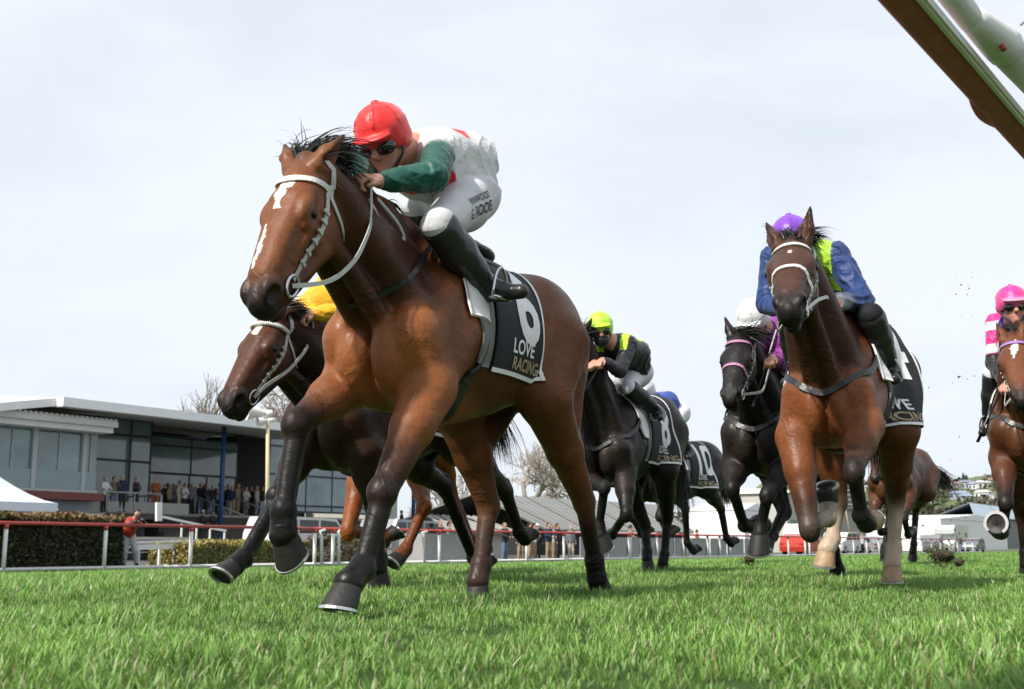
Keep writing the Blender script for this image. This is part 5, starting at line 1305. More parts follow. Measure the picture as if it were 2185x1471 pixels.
for i, (px, py, wpx, ci, ri) in enumerate(houses):
    p = hill_pt(px, py); dist = float(np.linalg.norm(p)); w = wpx / 2500 * dist; hh = max(3.0, w * .34); dep = w * .7; rz = r_.uniform(-.5, .5) - atan2(p[0], p[1])
    hs = empty('house', (p[0], p[1], p[2] - .6), rz, None, 'house', 'houses on the hillside')
    hs['label'] = f'{hn[ci]} house with a {rn[ri]} roof, {HP[i]}'
    MB().box(-w / 2, w / 2, -dep / 2, dep / 2, 0, hh).build('wall', HW[ci], hs)
    mb = MB(); rh = hh * .45; mb.add([(-w / 2 - .4, -dep / 2 - .5, hh), (w / 2 + .4, -dep / 2 - .5, hh), (w / 2 + .4, dep / 2 + .5, hh), (-w / 2 - .4, dep / 2 + .5, hh), (-w / 2 * .7, 0, hh + rh), (w / 2 * .7, 0, hh + rh)], [(0, 1, 5, 4), (1, 2, 5), (2, 3, 4, 5), (3, 0, 4), (3, 2, 1, 0)]); mb.build('roof', HR[ri], hs)
    for k in range(3):
        x = -w * .32 + w * .32 * k; MB().box(x - w * .07, x + w * .07, -dep / 2 - .06, -dep / 2 - .01, hh * .3, hh * .75).build('window', HWN, hs)
# trees and scrub on the hill
def crown_pts(c, rx, rz, n, r):
    P = r.normal(size=(n, 3)); P /= np.linalg.norm(P, axis=1)[:, None]; P *= r.uniform(.5, 1, (n, 1)) ** .6; return np.array(c) + P * np.array([rx, rx, rz])
Ps, Cs, Sz = [], [], []
for i in range(430):
    px = r_.uniform(1440, 2330); py = r_.choice([r_.uniform(1030, 1110), r_.uniform(1080, 1128)], p=[.55, .45])
    p = hill_pt(px, py); s_ = r_.uniform(2.0, 4.6); n = 34
    q = crown_pts(p + np.array([0, 0, s_ * .5]), s_ * r_.uniform(.8, 1.5), s_ * .7, n, r_); Ps.append(q)
    base = np.array([(.060, .066, .036), (.085, .080, .050), (.120, .100, .078), (.055, .075, .035)][r_.integers(0, 4)]) * r_.uniform(.8, 1.2); Cs.append(np.repeat(base[None], n, 0) * r_.uniform(.7, 1.3, (n, 1))); Sz.append(np.full(n, s_ * .42))
for i in range(300):      # grey-brown winter scrub at the foot
    px = r_.uniform(1400, 2330); py = r_.uniform(1098, 1140); d = 400; dv = ray(px, py); p = np.array([0, 0, CAM_H]) + dv * d / np.hypot(dv[0], dv[1]); p[2] = max(p[2], 0); n = 34; s_ = r_.uniform(1.6, 3.4)
    Ps.append(crown_pts(p, s_ * 1.5, s_, n, r_)); base = np.array([(.14, .115, .095), (.10, .095, .07), (.075, .08, .045)][r_.integers(0, 3)]); Cs.append(np.repeat(base[None], n, 0) * r_.uniform(.75, 1.25, (n, 1))); Sz.append(np.full(n, s_ * .45))
o = link('hillside_scrub', leaf_mesh('scrub', np.concatenate(Ps), np.concatenate(Sz), np.concatenate(Cs), 3, 1.3)); tag(o, kind='stuff')
def hill_tree(px, py, top, wpx, label, col, seed, conical=False):
    p = hill_pt(px, py); dist = np.linalg.norm(p); h = (py - top) / 2500 * dist; w = wpx / 2500 * dist / 2; r = np.random.default_rng(seed)
    root = empty('hill_tree', tuple(p), 0, label, 'tree', 'trees on the ridge'); MB().tube([(0, 0, -.5), (0, 0, h * .6)], [w * .12, w * .06], 6).build('trunk', M_BARK, root)
    n = 420; Q = crown_pts((0, 0, h * .62), w, h * .40, n, r)
    if conical: Q[:, :2] *= np.clip(1.25 - Q[:, 2:] / h, .12, 1); Q[:, 2] = Q[:, 2] * .95 + h * .05
    link('crown', leaf_mesh('crown', Q, w * .30 if not conical else w * .35, np.array(col) * r.uniform(.6, 1.3, (n, 1)), seed), None, root)
hill_tree(1996, 1044, 1014, 26, 'rounded dark tree on the ridge, nearest the brown horse\'s tail', (.065, .060, .045), 61); hill_tree(2016, 1042, 1020, 22, 'umbrella shaped dark tree on the ridge, second from the left', (.05, .06, .035), 62)
hill_tree(2043, 1042, 1024, 16, 'small round tree on the ridge left of the two conifers', (.055, .062, .04), 63)
hill_tree(2057, 1040, 1012, 9, 'left of the two pale conifers on the ridge', (.10, .11, .10), 64, True); hill_tree(2064, 1040, 1016, 8, 'right of the two pale conifers on the ridge', (.10, .11, .10), 65, True)
hill_tree(2088, 1042, 1028, 20, 'low spreading tree on the ridge right of the conifers', (.07, .065, .05), 66)
# vehicles
M_TYRE = mat('tyre', (.014, .014, .014), rough=.85); M_RIM = mat('rim', (.45, .45, .46), rough=.35, metal=.8); M_CGLASS = mat('car_glass', (.012, .016, .018), rough=.06, spec=.7)
M_CRED = mat('car_red', (.42, .035, .020), rough=.22, coat=.6); M_CWHITE = mat('car_white', (.62, .63, .63), rough=.3, coat=.4); M_CGREY = mat('car_grey', (.13, .14, .16), rough=.3, coat=.5); M_TAIL = mat('tail_lamp', (.35, .02, .02), rough=.25); M_CSILV = mat('car_silver', (.36, .37, .38), rough=.3, metal=.4)
def vehicle(name, s, n, label, cat, prof, wins, wheels, width, m, yaw=0, lamps=(), extra=None, sc=1.0, group=None):
    root = empty(name, SN(s, n, APRON), RZ + yaw, label, cat, group)
    bm = bmesh.new(); k = len(prof); inset = .10
    def ring(y, f):
        cx = sum(p[0] for p in prof) / k; return [bm.verts.new(((p[0] - cx) * (1 - f) + cx, y, p[1] - (f * .25 if p[1] > 1 else 0))) for p in prof]
    hw = width / 2; R = [ring(-hw, .012), ring(-hw + .10, 0), ring(hw - .10, 0), ring(hw, .012)]
    for a, b in zip(R[:-1], R[1:]):
        for i in range(k): bm.faces.new((a[i], a[(i + 1) % k], b[(i + 1) % k], b[i]))
    bm.faces.new(list(reversed(R[0]))); bm.faces.new(R[-1]); bmesh.ops.recalc_face_normals(bm, faces=bm.faces[:])
    me = bpy.data.meshes.new('car_body'); bm.to_mesh(me); bm.free(); link('body', me, m, root)
    for w in wins:
        for sy in (-1, 1):
            V = [(x, sy * (hw + .004), z) for x, z in w] + [(x, sy * (hw - .02), z) for x, z in w]; q = len(w)
            me = mesh_from('window', V, [tuple(range(q)), tuple(reversed(range(q, 2 * q)))] + [(i, (i + 1) % q, q + (i + 1) % q, q + i) for i in range(q)]); link('window', me, M_CGLASS, root)
    for x, r in wheels:
        for sy in (-1, 1):
            y = sy * (hw - .09); t = MB().tube([(x, y - .11, r), (x, y - .09, r), (x, y + .09, r), (x, y + .11, r)], [r * .92, r, r, r * .92], 22).build('tyre', M_TYRE, root, False)
            o = MB().tube([(x, y + sy * .112, r), (x, y + sy * .118, r)], [r * .62, r * .6], 18).build('rim', M_RIM, t)
            for a in range(5): MB().bar((x, y + sy * .123, r), (x + cos(a * 1.257) * r * .58, y + sy * .123, r + sin(a * 1.257) * r * .58), .06, .01, (0, 1, 0)).build('spoke', M_RIM, t)
    for x, z, w_, h_, mm in lamps:
        for sy in (-1, 1): MB().box(x - w_, x + w_, sy * (hw - .2) - .15, sy * (hw - .2) + .15, z - h_, z + h_).build('lamp', mm, root)
    return root
HATCH = [(-2.05, .28), (2.0, .28), (2.08, .55), (2.0, .78), (1.15, .95), (.45, 1.42), (-.9, 1.50), (-1.75, 1.30), (-2.05, .92), (-2.12, .6)]
HWIN = [[(.95, .98), (.42, 1.34), (-.30, 1.40), (-.30, .98)], [(-.38, .98), (-.38, 1.40), (-.95, 1.40), (-1.60, 1.22), (-1.65, .98)]]
WAGON = [(-2.2, .30), (2.2, .30), (2.3, .6), (2.22, .92), (1.35, 1.08), (.75, 1.66), (-1.9, 1.72), (-2.2, 1.15), (-2.25, .7)]
WWIN = [[(1.2, 1.12), (.72, 1.56), (-.1, 1.60), (-.1, 1.12)], [(-.2, 1.12), (-.2, 1.60), (-1.2, 1.60), (-1.2, 1.12)], [(-1.3, 1.12), (-1.3, 1.60), (-1.8, 1.60), (-2.0, 1.12)]]
VAN = [(-2.7, .35), (2.5, .35), (2.7, .7), (2.6, 1.15), (1.95, 1.3), (1.45, 2.2), (1.2, 2.38), (-2.6, 2.42), (-2.7, 2.2)]
VWIN = [[(1.75, 1.32), (1.38, 2.05), (.45, 2.05), (.45, 1.32)], [(.2, 1.35), (.2, 2.05), (-1.1, 2.05), (-1.1, 1.35)], [(-1.2, 1.35), (-1.2, 2.05), (-2.45, 2.05), (-2.45, 1.35)]]
HOME = [(-3.6, .45), (1.4, .45), (2.9, .45), (3.1, .9), (2.9, 1.25), (2.3, 1.40), (2.1, 1.9), (2.9, 2.0), (3.0, 2.5), (2.5, 2.95), (-3.5, 2.98), (-3.6, 2.8)]
HOWIN = [[(2.75, 2.25), (2.65, 2.6), (2.2, 2.6), (2.2, 2.25)], [(.9, 1.6), (.9, 2.15), (.2, 2.15), (.2, 1.6)], [(-2.0, 1.6), (-2.0, 2.15), (-2.9, 2.15), (-2.9, 1.6)], [(2.2, 1.35), (2.0, 1.85), (1.6, 1.85), (1.6, 1.35)]]
L1 = lambda a, b, z: ((a, z, .04, .09, M_RIM), (b, z, .04, .09, M_TAIL))
vehicle('parked_car', S_(1712, 29.5), 29.5, 'red hatchback parked behind the running rail', 'car', HATCH, HWIN, ((1.35, .32), (-1.3, .32)), 1.75, M_CRED, 0, L1(2.02, -2.06, .75))
vehicle('parked_van', S_(1715, 33.5), 33.5, 'white van with black side windows parked behind the red hatchback', 'van', VAN, VWIN, ((1.75, .36), (-1.75, .36)), 2.0, M_CWHITE, pi, L1(2.6, -2.68, .9))
vehicle('parked_car', S_(1792, 30.2), 30.2, 'white station wagon parked to the right of the red hatchback', 'car', WAGON, WWIN, ((1.45, .34), (-1.4, .34)), 1.85, M_CWHITE, pi, L1(2.24, -2.2, .8))
vehicle('parked_car', S_(1842, 32.5), 32.5, 'silver hatchback parked nose-on past the white wagon', 'car', HATCH, HWIN, ((1.35, .32), (-1.3, .32)), 1.75, M_CSILV, 1.1, L1(2.02, -2.06, .75))
vehicle('motorhome', S_(2030, 34), 34, 'white motorhome with a cab-over bed, small square windows', 'motorhome', HOME, HOWIN, ((1.9, .40), (-2.0, .40)), 2.2, M_CWHITE, pi, L1(3.0, -3.6, .9))
vehicle('parked_car', S_(1990, 30.5), 30.5, 'dark grey wagon parked in front of the motorhome', 'car', WAGON, WWIN, ((1.45, .34), (-1.4, .34)), 1.85, M_CGREY, .2, L1(2.24, -2.2, .8))
vehicle('parked_car', S_(2075, 30.8), 30.8, 'blue grey hatchback parked below the motorhome\'s rear window', 'car', HATCH, HWIN, ((1.35, .32), (-1.3, .32)), 1.75, M_CGREY, pi, L1(2.02, -2.06, .75))
vehicle('parked_car', S_(648, 31.2), 31.2, 'white station wagon beyond the shrub, its roof above the rail', 'car', WAGON, WWIN, ((1.45, .34), (-1.4, .34)), 1.85, M_CWHITE, 0, L1(2.24, -2.2, .8))
vehicle('parked_car', S_(872, 31.0), 31.0, 'silver wagon standing left of the grey booth', 'car', WAGON, WWIN, ((1.45, .34), (-1.4, .34)), 1.85, M_CSILV, 0, L1(2.24, -2.2, .8))
# far right sheds and marquees
shed(((2070, 1097), (2330, 1092), (2420, 1120), (2080, 1124)), 60, 72, 'long low building with a pale blue roof at the right edge', mat('roof_blue_grey', (.26, .32, .38), rough=.6, noise=.1, nscale=.5), mat('wall_grey_panel', (.20, .21, .22), rough=.8), 20, 'long_building')
def marquee(px0, px1, ytop, yeave, n, label):
    a, b = S_(px0, n), S_(px1, n); l = (b - a) / 2; root = place('marquee', (a + b) / 2, n, APRON, label, 'marquee'); ze, zp = Z((px0 + px1) / 2, yeave, n) - APRON, Z((px0 + px1) / 2, ytop, n) - APRON; dp = min(l, 6.0)
    MB().box(-l, l, 0, dp * 2, 0, ze).build('wall', M_WHITE, root)
    mb = MB(); mb.add([(-l - .1, -.1, ze + .003), (l + .1, -.1, ze + .003), (l + .1, dp * 2 + .1, ze + .003), (-l - .1, dp * 2 + .1, ze + .003), (0, -.1, zp), (0, dp * 2 + .1, zp)], [(0, 1, 4), (1, 2, 5, 4), (2, 3, 5), (3, 0, 4, 5), (3, 2, 1, 0)]); mb.build('canopy', M_WHITE, root)
marquee(2010, 2150, 1098, 1112, 42, 'white gabled marquee behind the motorhome'); marquee(1590, 1640, 1074, 1090, 44, 'narrow white marquee between the black horse\'s forelegs')
# ------------------------------------------------------------------ people in the crowd
def mkperson(pose):
    """returns meshes (body, top, trousers, hair, shoes) for a standing figure 1.75 m tall facing -y"""
    sk = np.array([.5, .28, .2]); one = np.array([1., 1., 1.]); h = 1.75
    A = {'down': (((.23, 0, 1.14), (.25, -.06, .88)), ((-.23, 0, 1.14), (-.25, -.06, .88))), 'fold': (((.25, -.06, 1.16), (-.06, -.22, 1.18)), ((-.25, -.06, 1.16), (.06, -.22, 1.14))),
         'lean': (((.26, -.10, 1.18), (.12, -.36, 1.10)), ((-.26, -.10, 1.18), (-.12, -.36, 1.10))), 'phone': (((.27, -.12, 1.22), (.07, -.24, 1.48)), ((-.23, 0, 1.14), (-.25, -.06, .88))), 'hips': (((.34, .06, 1.18), (.19, -.08, 1.02)), ((-.34, .06, 1.18), (-.19, -.08, 1.02)))}[pose]
    v = .026
    B = SDF(); B.el((0, -.015, 1.62), (.075, .095, .115), None, .02, sk); B.rc((0, .01, 1.52), (0, .01, 1.42), .055, .06, .03, sk); B.el((0, -.105, 1.61), (.014, .02, .018), None, .01, sk)
    B.rc((0, 0, 1.40), (0, 0, .95), .09, .09, .03, sk)
    for (e, w), sg in zip(A, (1, -1)):
        B.rc((sg * .17, 0, 1.40), e, .04, .036, .03, sk); B.rc(e, w, .034, .026, .02, sk); B.el(np.array(w) + (np.array(w) - np.array(e)) * .22, (.035, .035, .045), None, .02, sk)
        B.rc((sg * .09, 0, .95), (sg * .10, -.02, .5), .06, .05, .03, sk); B.rc((sg * .10, -.02, .5), (sg * .11, .02, .06), .045, .035, .03, sk)
    T = SDF(); T.rc((.07, 0, 1.36), (.05, 0, .98), .125, .125, .05, one); T.rc((-.07, 0, 1.36), (-.05, 0, .98), .125, .125, .05, one); T.rc((-.15, 0, 1.40), (.15, 0, 1.40), .07, .07, .04, one); T.rc((.06, 0, 1.0), (-.06, 0, .90), .12, .12, .03, one)
    for (e, w), sg in zip(A, (1, -1)): T.rc((sg * .17, 0, 1.39), e, .062, .056, .03, one); T.rc(e, np.array(e) * .1 + np.array(w) * .9, .055, .045, .02, one)
    Q = SDF(); 
    for sg in (1, -1): Q.rc((sg * .07, 0, .92), (sg * .10, -.02, .5), .105, .078, .04, one); Q.rc((sg * .10, -.02, .5), (sg * .11, .02, .07), .076, .062, .03, one)
    Hh = SDF(); Hh.el((0, .012, 1.665), (.086, .098, .085), None, .02, one); Hh.el((0, .05, 1.61), (.08, .06, .09), None, .03, one); Hh.el((0, -.13, 1.58), (.10, .09, .075), None, .02, None, -1)
    Sh = SDF()
    for sg in (1, -1): Sh.rc((sg * .11, .03, .045), (sg * .13, -.14, .035), .048, .038, .02, one)
    out = []
    for nm, f in (('body', B), ('top', T), ('trousers', Q), ('hair', Hh), ('shoes', Sh)):
        out.append(f.mesh(nm, v if nm not in ('shoes', 'hair') else .02, M_SKIN))
    return out
POSES = {p: mkperson(p) for p in ('down', 'fold', 'lean', 'phone', 'hips')}
def cloth(c): return mat('cloth_%d_%d_%d' % tuple(int(x * 999) for x in c), c, rough=.85, noise=.12, nscale=6)
def person(px, n, z, yaw, pose, top, trou, hair, label, hgt=1.72, group='spectators on the terrace', hat=None, vest=None, skirt=False):
    root = empty('person', SN(S_(px, n), n, z), RZ + yaw, label, 'person', group); k = hgt / 1.75; root.scale = (k, k, k)
    for nm, me, c in zip(('body', 'top', 'trousers', 'hair', 'shoes'), POSES[pose], (None, top, trou, hair, (.03, .025, .02))):
        o = bpy.data.objects.new(nm, me); COL.objects.link(o); o.parent = root
        if c is not None: o.material_slots[0].link = 'OBJECT'; o.material_slots[0].material = cloth(c)
    if hat: MB().tube([(0, -.0, 1.69), (0, 0, 1.70), (0, 0, 1.705), (0, 0, 1.79), (0, 0, 1.81)], [.15, .155, .09, .085, .05], 14).build('hat', cloth(hat), root, True)
    if skirt: MB().tube([(0, 0, .98), (0, 0, .8), (0, 0, .45)], [.14, .18, .24], 12).build('skirt', cloth(skirt), root, True)
    return root
BK, NV_, CRM, GRY, WHT, TAN, OLV, JN, RST, LAV = (.018, .018, .02), (.015, .022, .06), (.50, .46, .38), (.16, .165, .17), (.58, .58, .57), (.30, .22, .14), (.12, .115, .06), (.10, .15, .24), (.26, .075, .025), (.26, .25, .36)
HB, HG, HW_, HF, HR_ = (.02, .014, .01), (.25, .24, .23), (.50, .49, .47), (.22, .15, .08), (.24, .10, .04)
zb_f = zdk + .004; zt_f = zt2 + .004
person(217, 47.2, zb_f, .1, 'lean', WHT, BK, HG, 'grey haired person in a white top leaning on the balcony rail', 1.68)
person(236, 47.4, zb_f, .0, 'phone', OLV, JN, HB, 'dark haired person in an olive vest and jeans on the balcony', 1.72)
person(254, 47.3, zb_f, -.1, 'down', NV_, BK, HW_, 'white haired person in a navy jumper on the balcony', 1.84)
person(284, 47.4, zb_f, .3, 'fold', BK, BK, HG, 'balding person in a black jacket on the balcony', 1.78)
person(326, 47.4, zb_f, -1.0, 'fold', RST, RST, HF, 'person in a rust orange outfit turned aside on the balcony', 1.80)
crowd = [(345, 51.0, 'lean', BK, BK, HW_, 'white haired person in black, leftmost below the balcony corner', 1.6), (356, 50.8, 'down', TAN, BK, HR_, 'red haired person in brown beside the balcony corner', 1.58), (364, 51.2, 'fold', LAV, JN, HF, 'person in a lavender top and jeans on the terrace', 1.66), (378, 50.6, 'down', CRM, CRM, HG, 'tall person in a long cream coat on the terrace', 1.80), (389, 50.4, 'fold', WHT, BK, HF, 'person in a short white jacket and black trousers on the terrace', 1.66), (404, 50.7, 'down', GRY, BK, HG, 'grey haired person in a grey body warmer on the terrace', 1.68),
         (398, 51.8, 'fold', BK, BK, HB, 'dark clad person standing behind the grey body warmer', 1.70), (423, 51.0, 'down', BK, JN, HF, 'person in a black jacket and dark jeans left of the stair rail', 1.74), (434, 51.6, 'fold', NV_, NV_, HB, 'taller dark clad person behind the navy top', 1.80), (437, 50.5, 'hips', NV_, BK, HF, 'person in a navy top with hands on hips', 1.60), (448, 50.6, 'phone', BK, JN, HF, 'person in black with one hand raised, left of the blue column', 1.62), (464, 51.0, 'down', (.26, .28, .25), NV_, HB, 'person in a grey green jacket before the blue column', 1.80), (482, 51.5, 'fold', BK, JN, HG, 'person in a dark coat right of the blue column', 1.80),
         (490, 50.3, 'down', NV_, TAN, HF, 'person in a navy polo shirt and beige trousers', 1.62), (504, 50.9, 'phone', TAN, TAN, HF, 'person all in tan on the terrace', 1.84), (521, 50.6, 'fold', CRM, GRY, HF, 'person in a cream top and grey skirt', 1.66), (532, 51.2, 'fold', BK, BK, HG, 'person in black between two pale outfits', 1.72), (544, 50.8, 'down', (.36, .34, .30), (.2, .2, .19), HG, 'person in a pale grey long cardigan', 1.76), (557, 50.9, 'down', BK, (.30, .38, .50), HB, 'person in black with light blue jeans by the loudspeaker pole', 1.78), (572, 51.6, 'fold', BK, BK, HF, 'person in black right of the loudspeaker pole', 1.74), (586, 51.0, 'down', GRY, BK, HG, 'person in grey near the bay horse\'s foreleg', 1.66)]
for i, (px, n, po, t, q, hr, lb, hg) in enumerate(crowd): person(px, n, zt_f, float(np.sin(i * 2.3)) * .5, po, t, q, hr, lb, hg, skirt=GRY if 'skirt' in lb else False)
BR = ['behind the white haired person in black', 'behind the lavender top', 'right of the grey body warmer', 'behind the dark pair by the rail', 'behind the grey green jacket', 'behind the navy polo shirt', 'left of the person in tan', 'behind the cream top', 'between the grey cardigan and the light jeans', 'behind the loudspeaker pole', 'rightmost, next to the person in grey']
rb_ = np.random.default_rng(90)
for i, px in enumerate((352, 371, 412, 430, 456, 473, 497, 512, 538, 563, 577)):
    person(px, 52.6 + .4 * (i % 2), zt_f, float(rb_.uniform(-.6, .6)), ('down', 'fold')[i % 2], (BK, NV_, GRY, (.05, .05, .06))[i % 4], BK, (HB, HF, HG)[i % 3], 'dark clad spectator in the back row ' + BR[i], float(rb_.uniform(1.62, 1.8)), 'spectators in the back row of the terrace')
for px, n, t, hr, lb, hat in ((467, 48.4, GRY, HW_, 'white haired person in grey sitting low on the terrace steps', None), (430, 48.0, BK, HB, 'person in black with a white cap low on the terrace steps', WHT), (451, 48.1, BK, HB, 'bare headed person in black low on the terrace steps', None)):
    person(px, n, Z(px, 1090, n) - 1.70 if hat or hr == HB else Z(px, 1070, n) - 1.70, .2, 'lean', t, BK, hr, lb, 1.70, 'people on the terrace steps', hat)
person(856, 48.2, APRON + 1.2, .6, 'down', BK, BK, HB, 'dark clad person climbing the steps at the end of the grandstand', 1.72, 'people on the terrace steps')
rail = [(939, 28.6, 'fold', BK, BK, HF, 'fair haired person in a black vest behind the red rail', None), (958, 29.6, 'down', GRY, JN, HB, 'person in grey half hidden behind the dark horse\'s leg', None), (1077, 28.4, 'lean', BK, JN, HF, 'person in black leaning on the rail beside the tucked hoof', None), (1111, 28.8, 'down', BK, TAN, HB, 'person in black and tan left of the white hat', None), (1130, 28.2, 'lean', (.35, .24, .18), TAN, HB, 'person in a tan top leaning on the rail', None), (1140, 28.7, 'fold', WHT, TAN, HB, 'dark haired person in white beside the white hat', None), (1147, 29.6, 'down', BK, BK, HG, 'person in black with a white sun hat at the rail', WHT),
        (1171, 28.3, 'lean', NV_, TAN, HB, 'person in navy right of the white hat', None), (1181, 29.0, 'fold', CRM, TAN, HF, 'fair haired person in cream at the rail', None), (1190, 28.6, 'down', BK, BK, HB, 'person in black rightmost at the rail before the bay\'s leg', None), (1218, 28.8, 'down', GRY, CRM, HG, 'person in grey beyond the bay horse\'s hind leg', None), (1346, 29.5, 'fold', TAN, BK, HB, 'person with a dark cap seen between the black horse\'s legs', NV_), (1488, 29.5, 'fold', RST, BK, HB, 'person in rust red behind the grey rail panels', None), (1604, 29.0, 'down', WHT, BK, HB, 'person in white behind the rail left of the red car', None), (1840, 29.4, 'down', WHT, BK, HF, 'person in white past the silver hatchback', None), (2050, 29.0, 'lean', BK, JN, HF, 'person in black leaning by the motorhome', None)]
for i, (px, n, po, t, q, hr, lb, hat) in enumerate(rail): person(px, n, APRON, float(np.sin(i * 1.7)) * .5, po, t, q, hr, lb, 1.66 + .10 * float(np.sin(i * 3.1)), 'spectators standing at the running rail', hat)
# the man in the red and black top, at the rail with a camera
mp_ = empty('person', SN(S_(281, 27.0), 27.05, APRON), RZ - .55, 'person in a red and black top and pale trousers at the rail, holding a camera', 'person')
def pb(name, f, m, v=.014): return link(name, f.mesh(name, v, m), None, mp_)
sk = np.array([.5, .28, .2]); B = SDF(); hd = np.array([.10, -.28, 1.56])
B.el(hd, (.075, .092, .115), None, .02, sk); B.el(hd + (0, -.09, -.02), (.014, .022, .02), None, .01, sk); B.rc(hd + (-.01, .04, -.08), (.02, -.12, 1.36), .055, .06, .03, sk); B.rc((.02, -.10, 1.36), (-.08, .04, .95), .10, .10, .03, sk)
arms = (((.20, -.14, 1.34), (.34, -.34, 1.24), (.22, -.50, 1.36)), ((-.14, -.12, 1.34), (-.12, -.40, 1.26), (.10, -.52, 1.34)))
legs = (((.02, .05, .92), (.14, -.08, .52), (.20, .06, .08)), ((-.14, .05, .92), (-.14, -.02, .5), (-.16, .06, .08)))
for a in arms: B.rc(a[0], a[1], .045, .036, .03, sk); B.rc(a[1], a[2], .036, .028, .02, sk); hand(B, np.array(a[2]), (.2, -1, .1), (0, 0, -1), 1, sk, .95)
for a in legs: B.rc(a[0], a[1], .06, .05, .03, sk); B.rc(a[1], a[2], .045, .035, .03, sk)
pb('body', B, M_SKIN, .012)
rd, bk = np.array([.40, .035, .02]), np.array([.016, .016, .018]); T = SDF()
T.rc((.06, -.12, 1.34), (-.04, .03, .98), .125, .135, .05, rd); T.rc((-.06, -.10, 1.34), (-.12, .05, .98), .12, .13, .05, rd); T.rc((-.14, -.12, 1.35), (.20, -.14, 1.35), .07, .07, .04, bk)
for a in arms: T.rc(a[0], a[1], .064, .056, .03, rd); T.rc(a[1], np.array(a[1]) * .2 + np.array(a[2]) * .8, .056, .046, .02, bk)
pb('top', T, M_SILK); Q = SDF(); pl_ = np.array([.46, .47, .50])
for a in legs: Q.rc(a[0], a[1], .12, .088, .05, pl_); Q.rc(a[1], np.array(a[1]) * .35 + np.array(a[2]) * .65, .085, .070, .03, pl_)
pb('trousers', Q, M_BREECH); BT = SDF()
for a in legs: BT.rc(np.array(a[1]) * .45 + np.array(a[2]) * .55, a[2], .068, .05, .03, bk); BT.rc(np.array(a[2]) + (0, .03, -.03), np.array(a[2]) + (.02, -.17, -.04), .05, .04, .02, bk)
pb('boots', BT, M_BOOT); Hh = SDF(); Hh.el(hd + (0, .015, .045), (.086, .10, .085), None, .02, bk); Hh.el(hd + (0, -.115, -.05), (.1, .09, .085), None, .02, None, -1); pb('hair', Hh, M_SKIN)
cm = place('camera_in_hands', S_(281, 27.0), 27.0, APRON, 'black long-lens camera held by the person at the rail', 'camera'); cm.location = mp_.location; cm.rotation_euler = mp_.rotation_euler
MB().box(.06, .24, -.62, -.54, 1.30, 1.42).build('camera_body', M_BLACK, cm); MB().tube([(.15, -.62, 1.36), (.17, -.72, 1.36), (.19, -.90, 1.35), (.19, -.92, 1.35)], [.045, .05, .062, .06], 12).build('lens', M_BLACK, cm, True)
# ------------------------------------------------------------------ turf thrown up by the hooves
M_SOIL = mat('turf_clod', (.045, .035, .020), rough=1, noise=.5, nscale=20)
def clod(px, py, k, size, label, seed, n=60):
    r = np.random.default_rng(seed); p = np.array([0, 0, CAM_H]) + ray(px, py) * k; root = empty('turf_clod', tuple(p), 0, label, 'turf clod', 'clods of turf thrown up by the hooves')
    bm = bmesh.new(); bmesh.ops.create_icosphere(bm, subdivisions=2, radius=size)
    for v in bm.verts: v.co *= .7 + .5 * r.uniform(); v.co.z *= .6
    me = bpy.data.meshes.new('soil'); bm.to_mesh(me); bm.free(); link('soil', me, M_SOIL, root)
    d = r.normal(size=(n, 3)) * .7 + np.array([0, 0, .5]); g = hair_mesh(r.normal(size=(n, 3)) * size * .7, d, np.full(n, size * 1.1) * r.uniform(.4, 1.2, n), np.full(n, .003), 4, .8, .15, seed); g.name = 'grass_roots'
    tag(link('grass_roots', g, mat('torn_grass', (.06, .075, .025), rough=.8), root), kind='stuff')
clod(2012, 1186, 10.5, .10, 'large ragged clod of torn turf behind the bay\'s pale hind hoof', 1, 300); clod(1598, 1194, 9.5, .045, 'small tuft of torn turf below the black horse\'s forefeet', 2, 150); clod(1985, 1175, 11.5, .05, 'smaller loose clod just left of the large one', 3, 50); clod(2046, 1200, 10, .045, 'flat scrap of turf right of the large clod', 4, 40)
Ps = []; r = np.random.default_rng(8); mb = MB()
for i in range(150):
    px, py = r.choice([r.uniform(1950, 2185), r.uniform(1500, 2185)], p=[.75, .25]), r.uniform(560, 1190); k = r.uniform(8, 14); p = np.array([0, 0, CAM_H]) + ray(px, py) * k; s_ = r.uniform(.002, .006) * (1.8 if i % 9 == 0 else 1); a = r.normal(size=(4, 3)) * s_
    mb.add(p + a, [(0, 1, 2), (0, 2, 3), (0, 3, 1), (1, 3, 2)])
tag(mb.build('flying_soil', M_SOIL), kind='stuff')
def legs_from(fr, d):
    """joint name -> (px, py, axis letter, value) or a plain point"""
    out = {}
    for k, v in d.items():
        if len(v) == 4: out[k] = fr.J(v[0], v[1], **{v[2]: v[3]})
        else: out[k] = np.array(v, float)
    return out
def lens(nm, j):
    D = lambda a, b: round(float(np.linalg.norm(j[a] - j[b])), 2)
    print(nm, {k: [D(k + a, k + b) for a, b in (('E', 'K'), ('K', 'F'), ('F', 'C'), ('St', 'Hk'), ('Hk', 'HF'), ('HF', 'HC'))] for k in 'LR'}, 'head', D('poll', 'muzzle'))

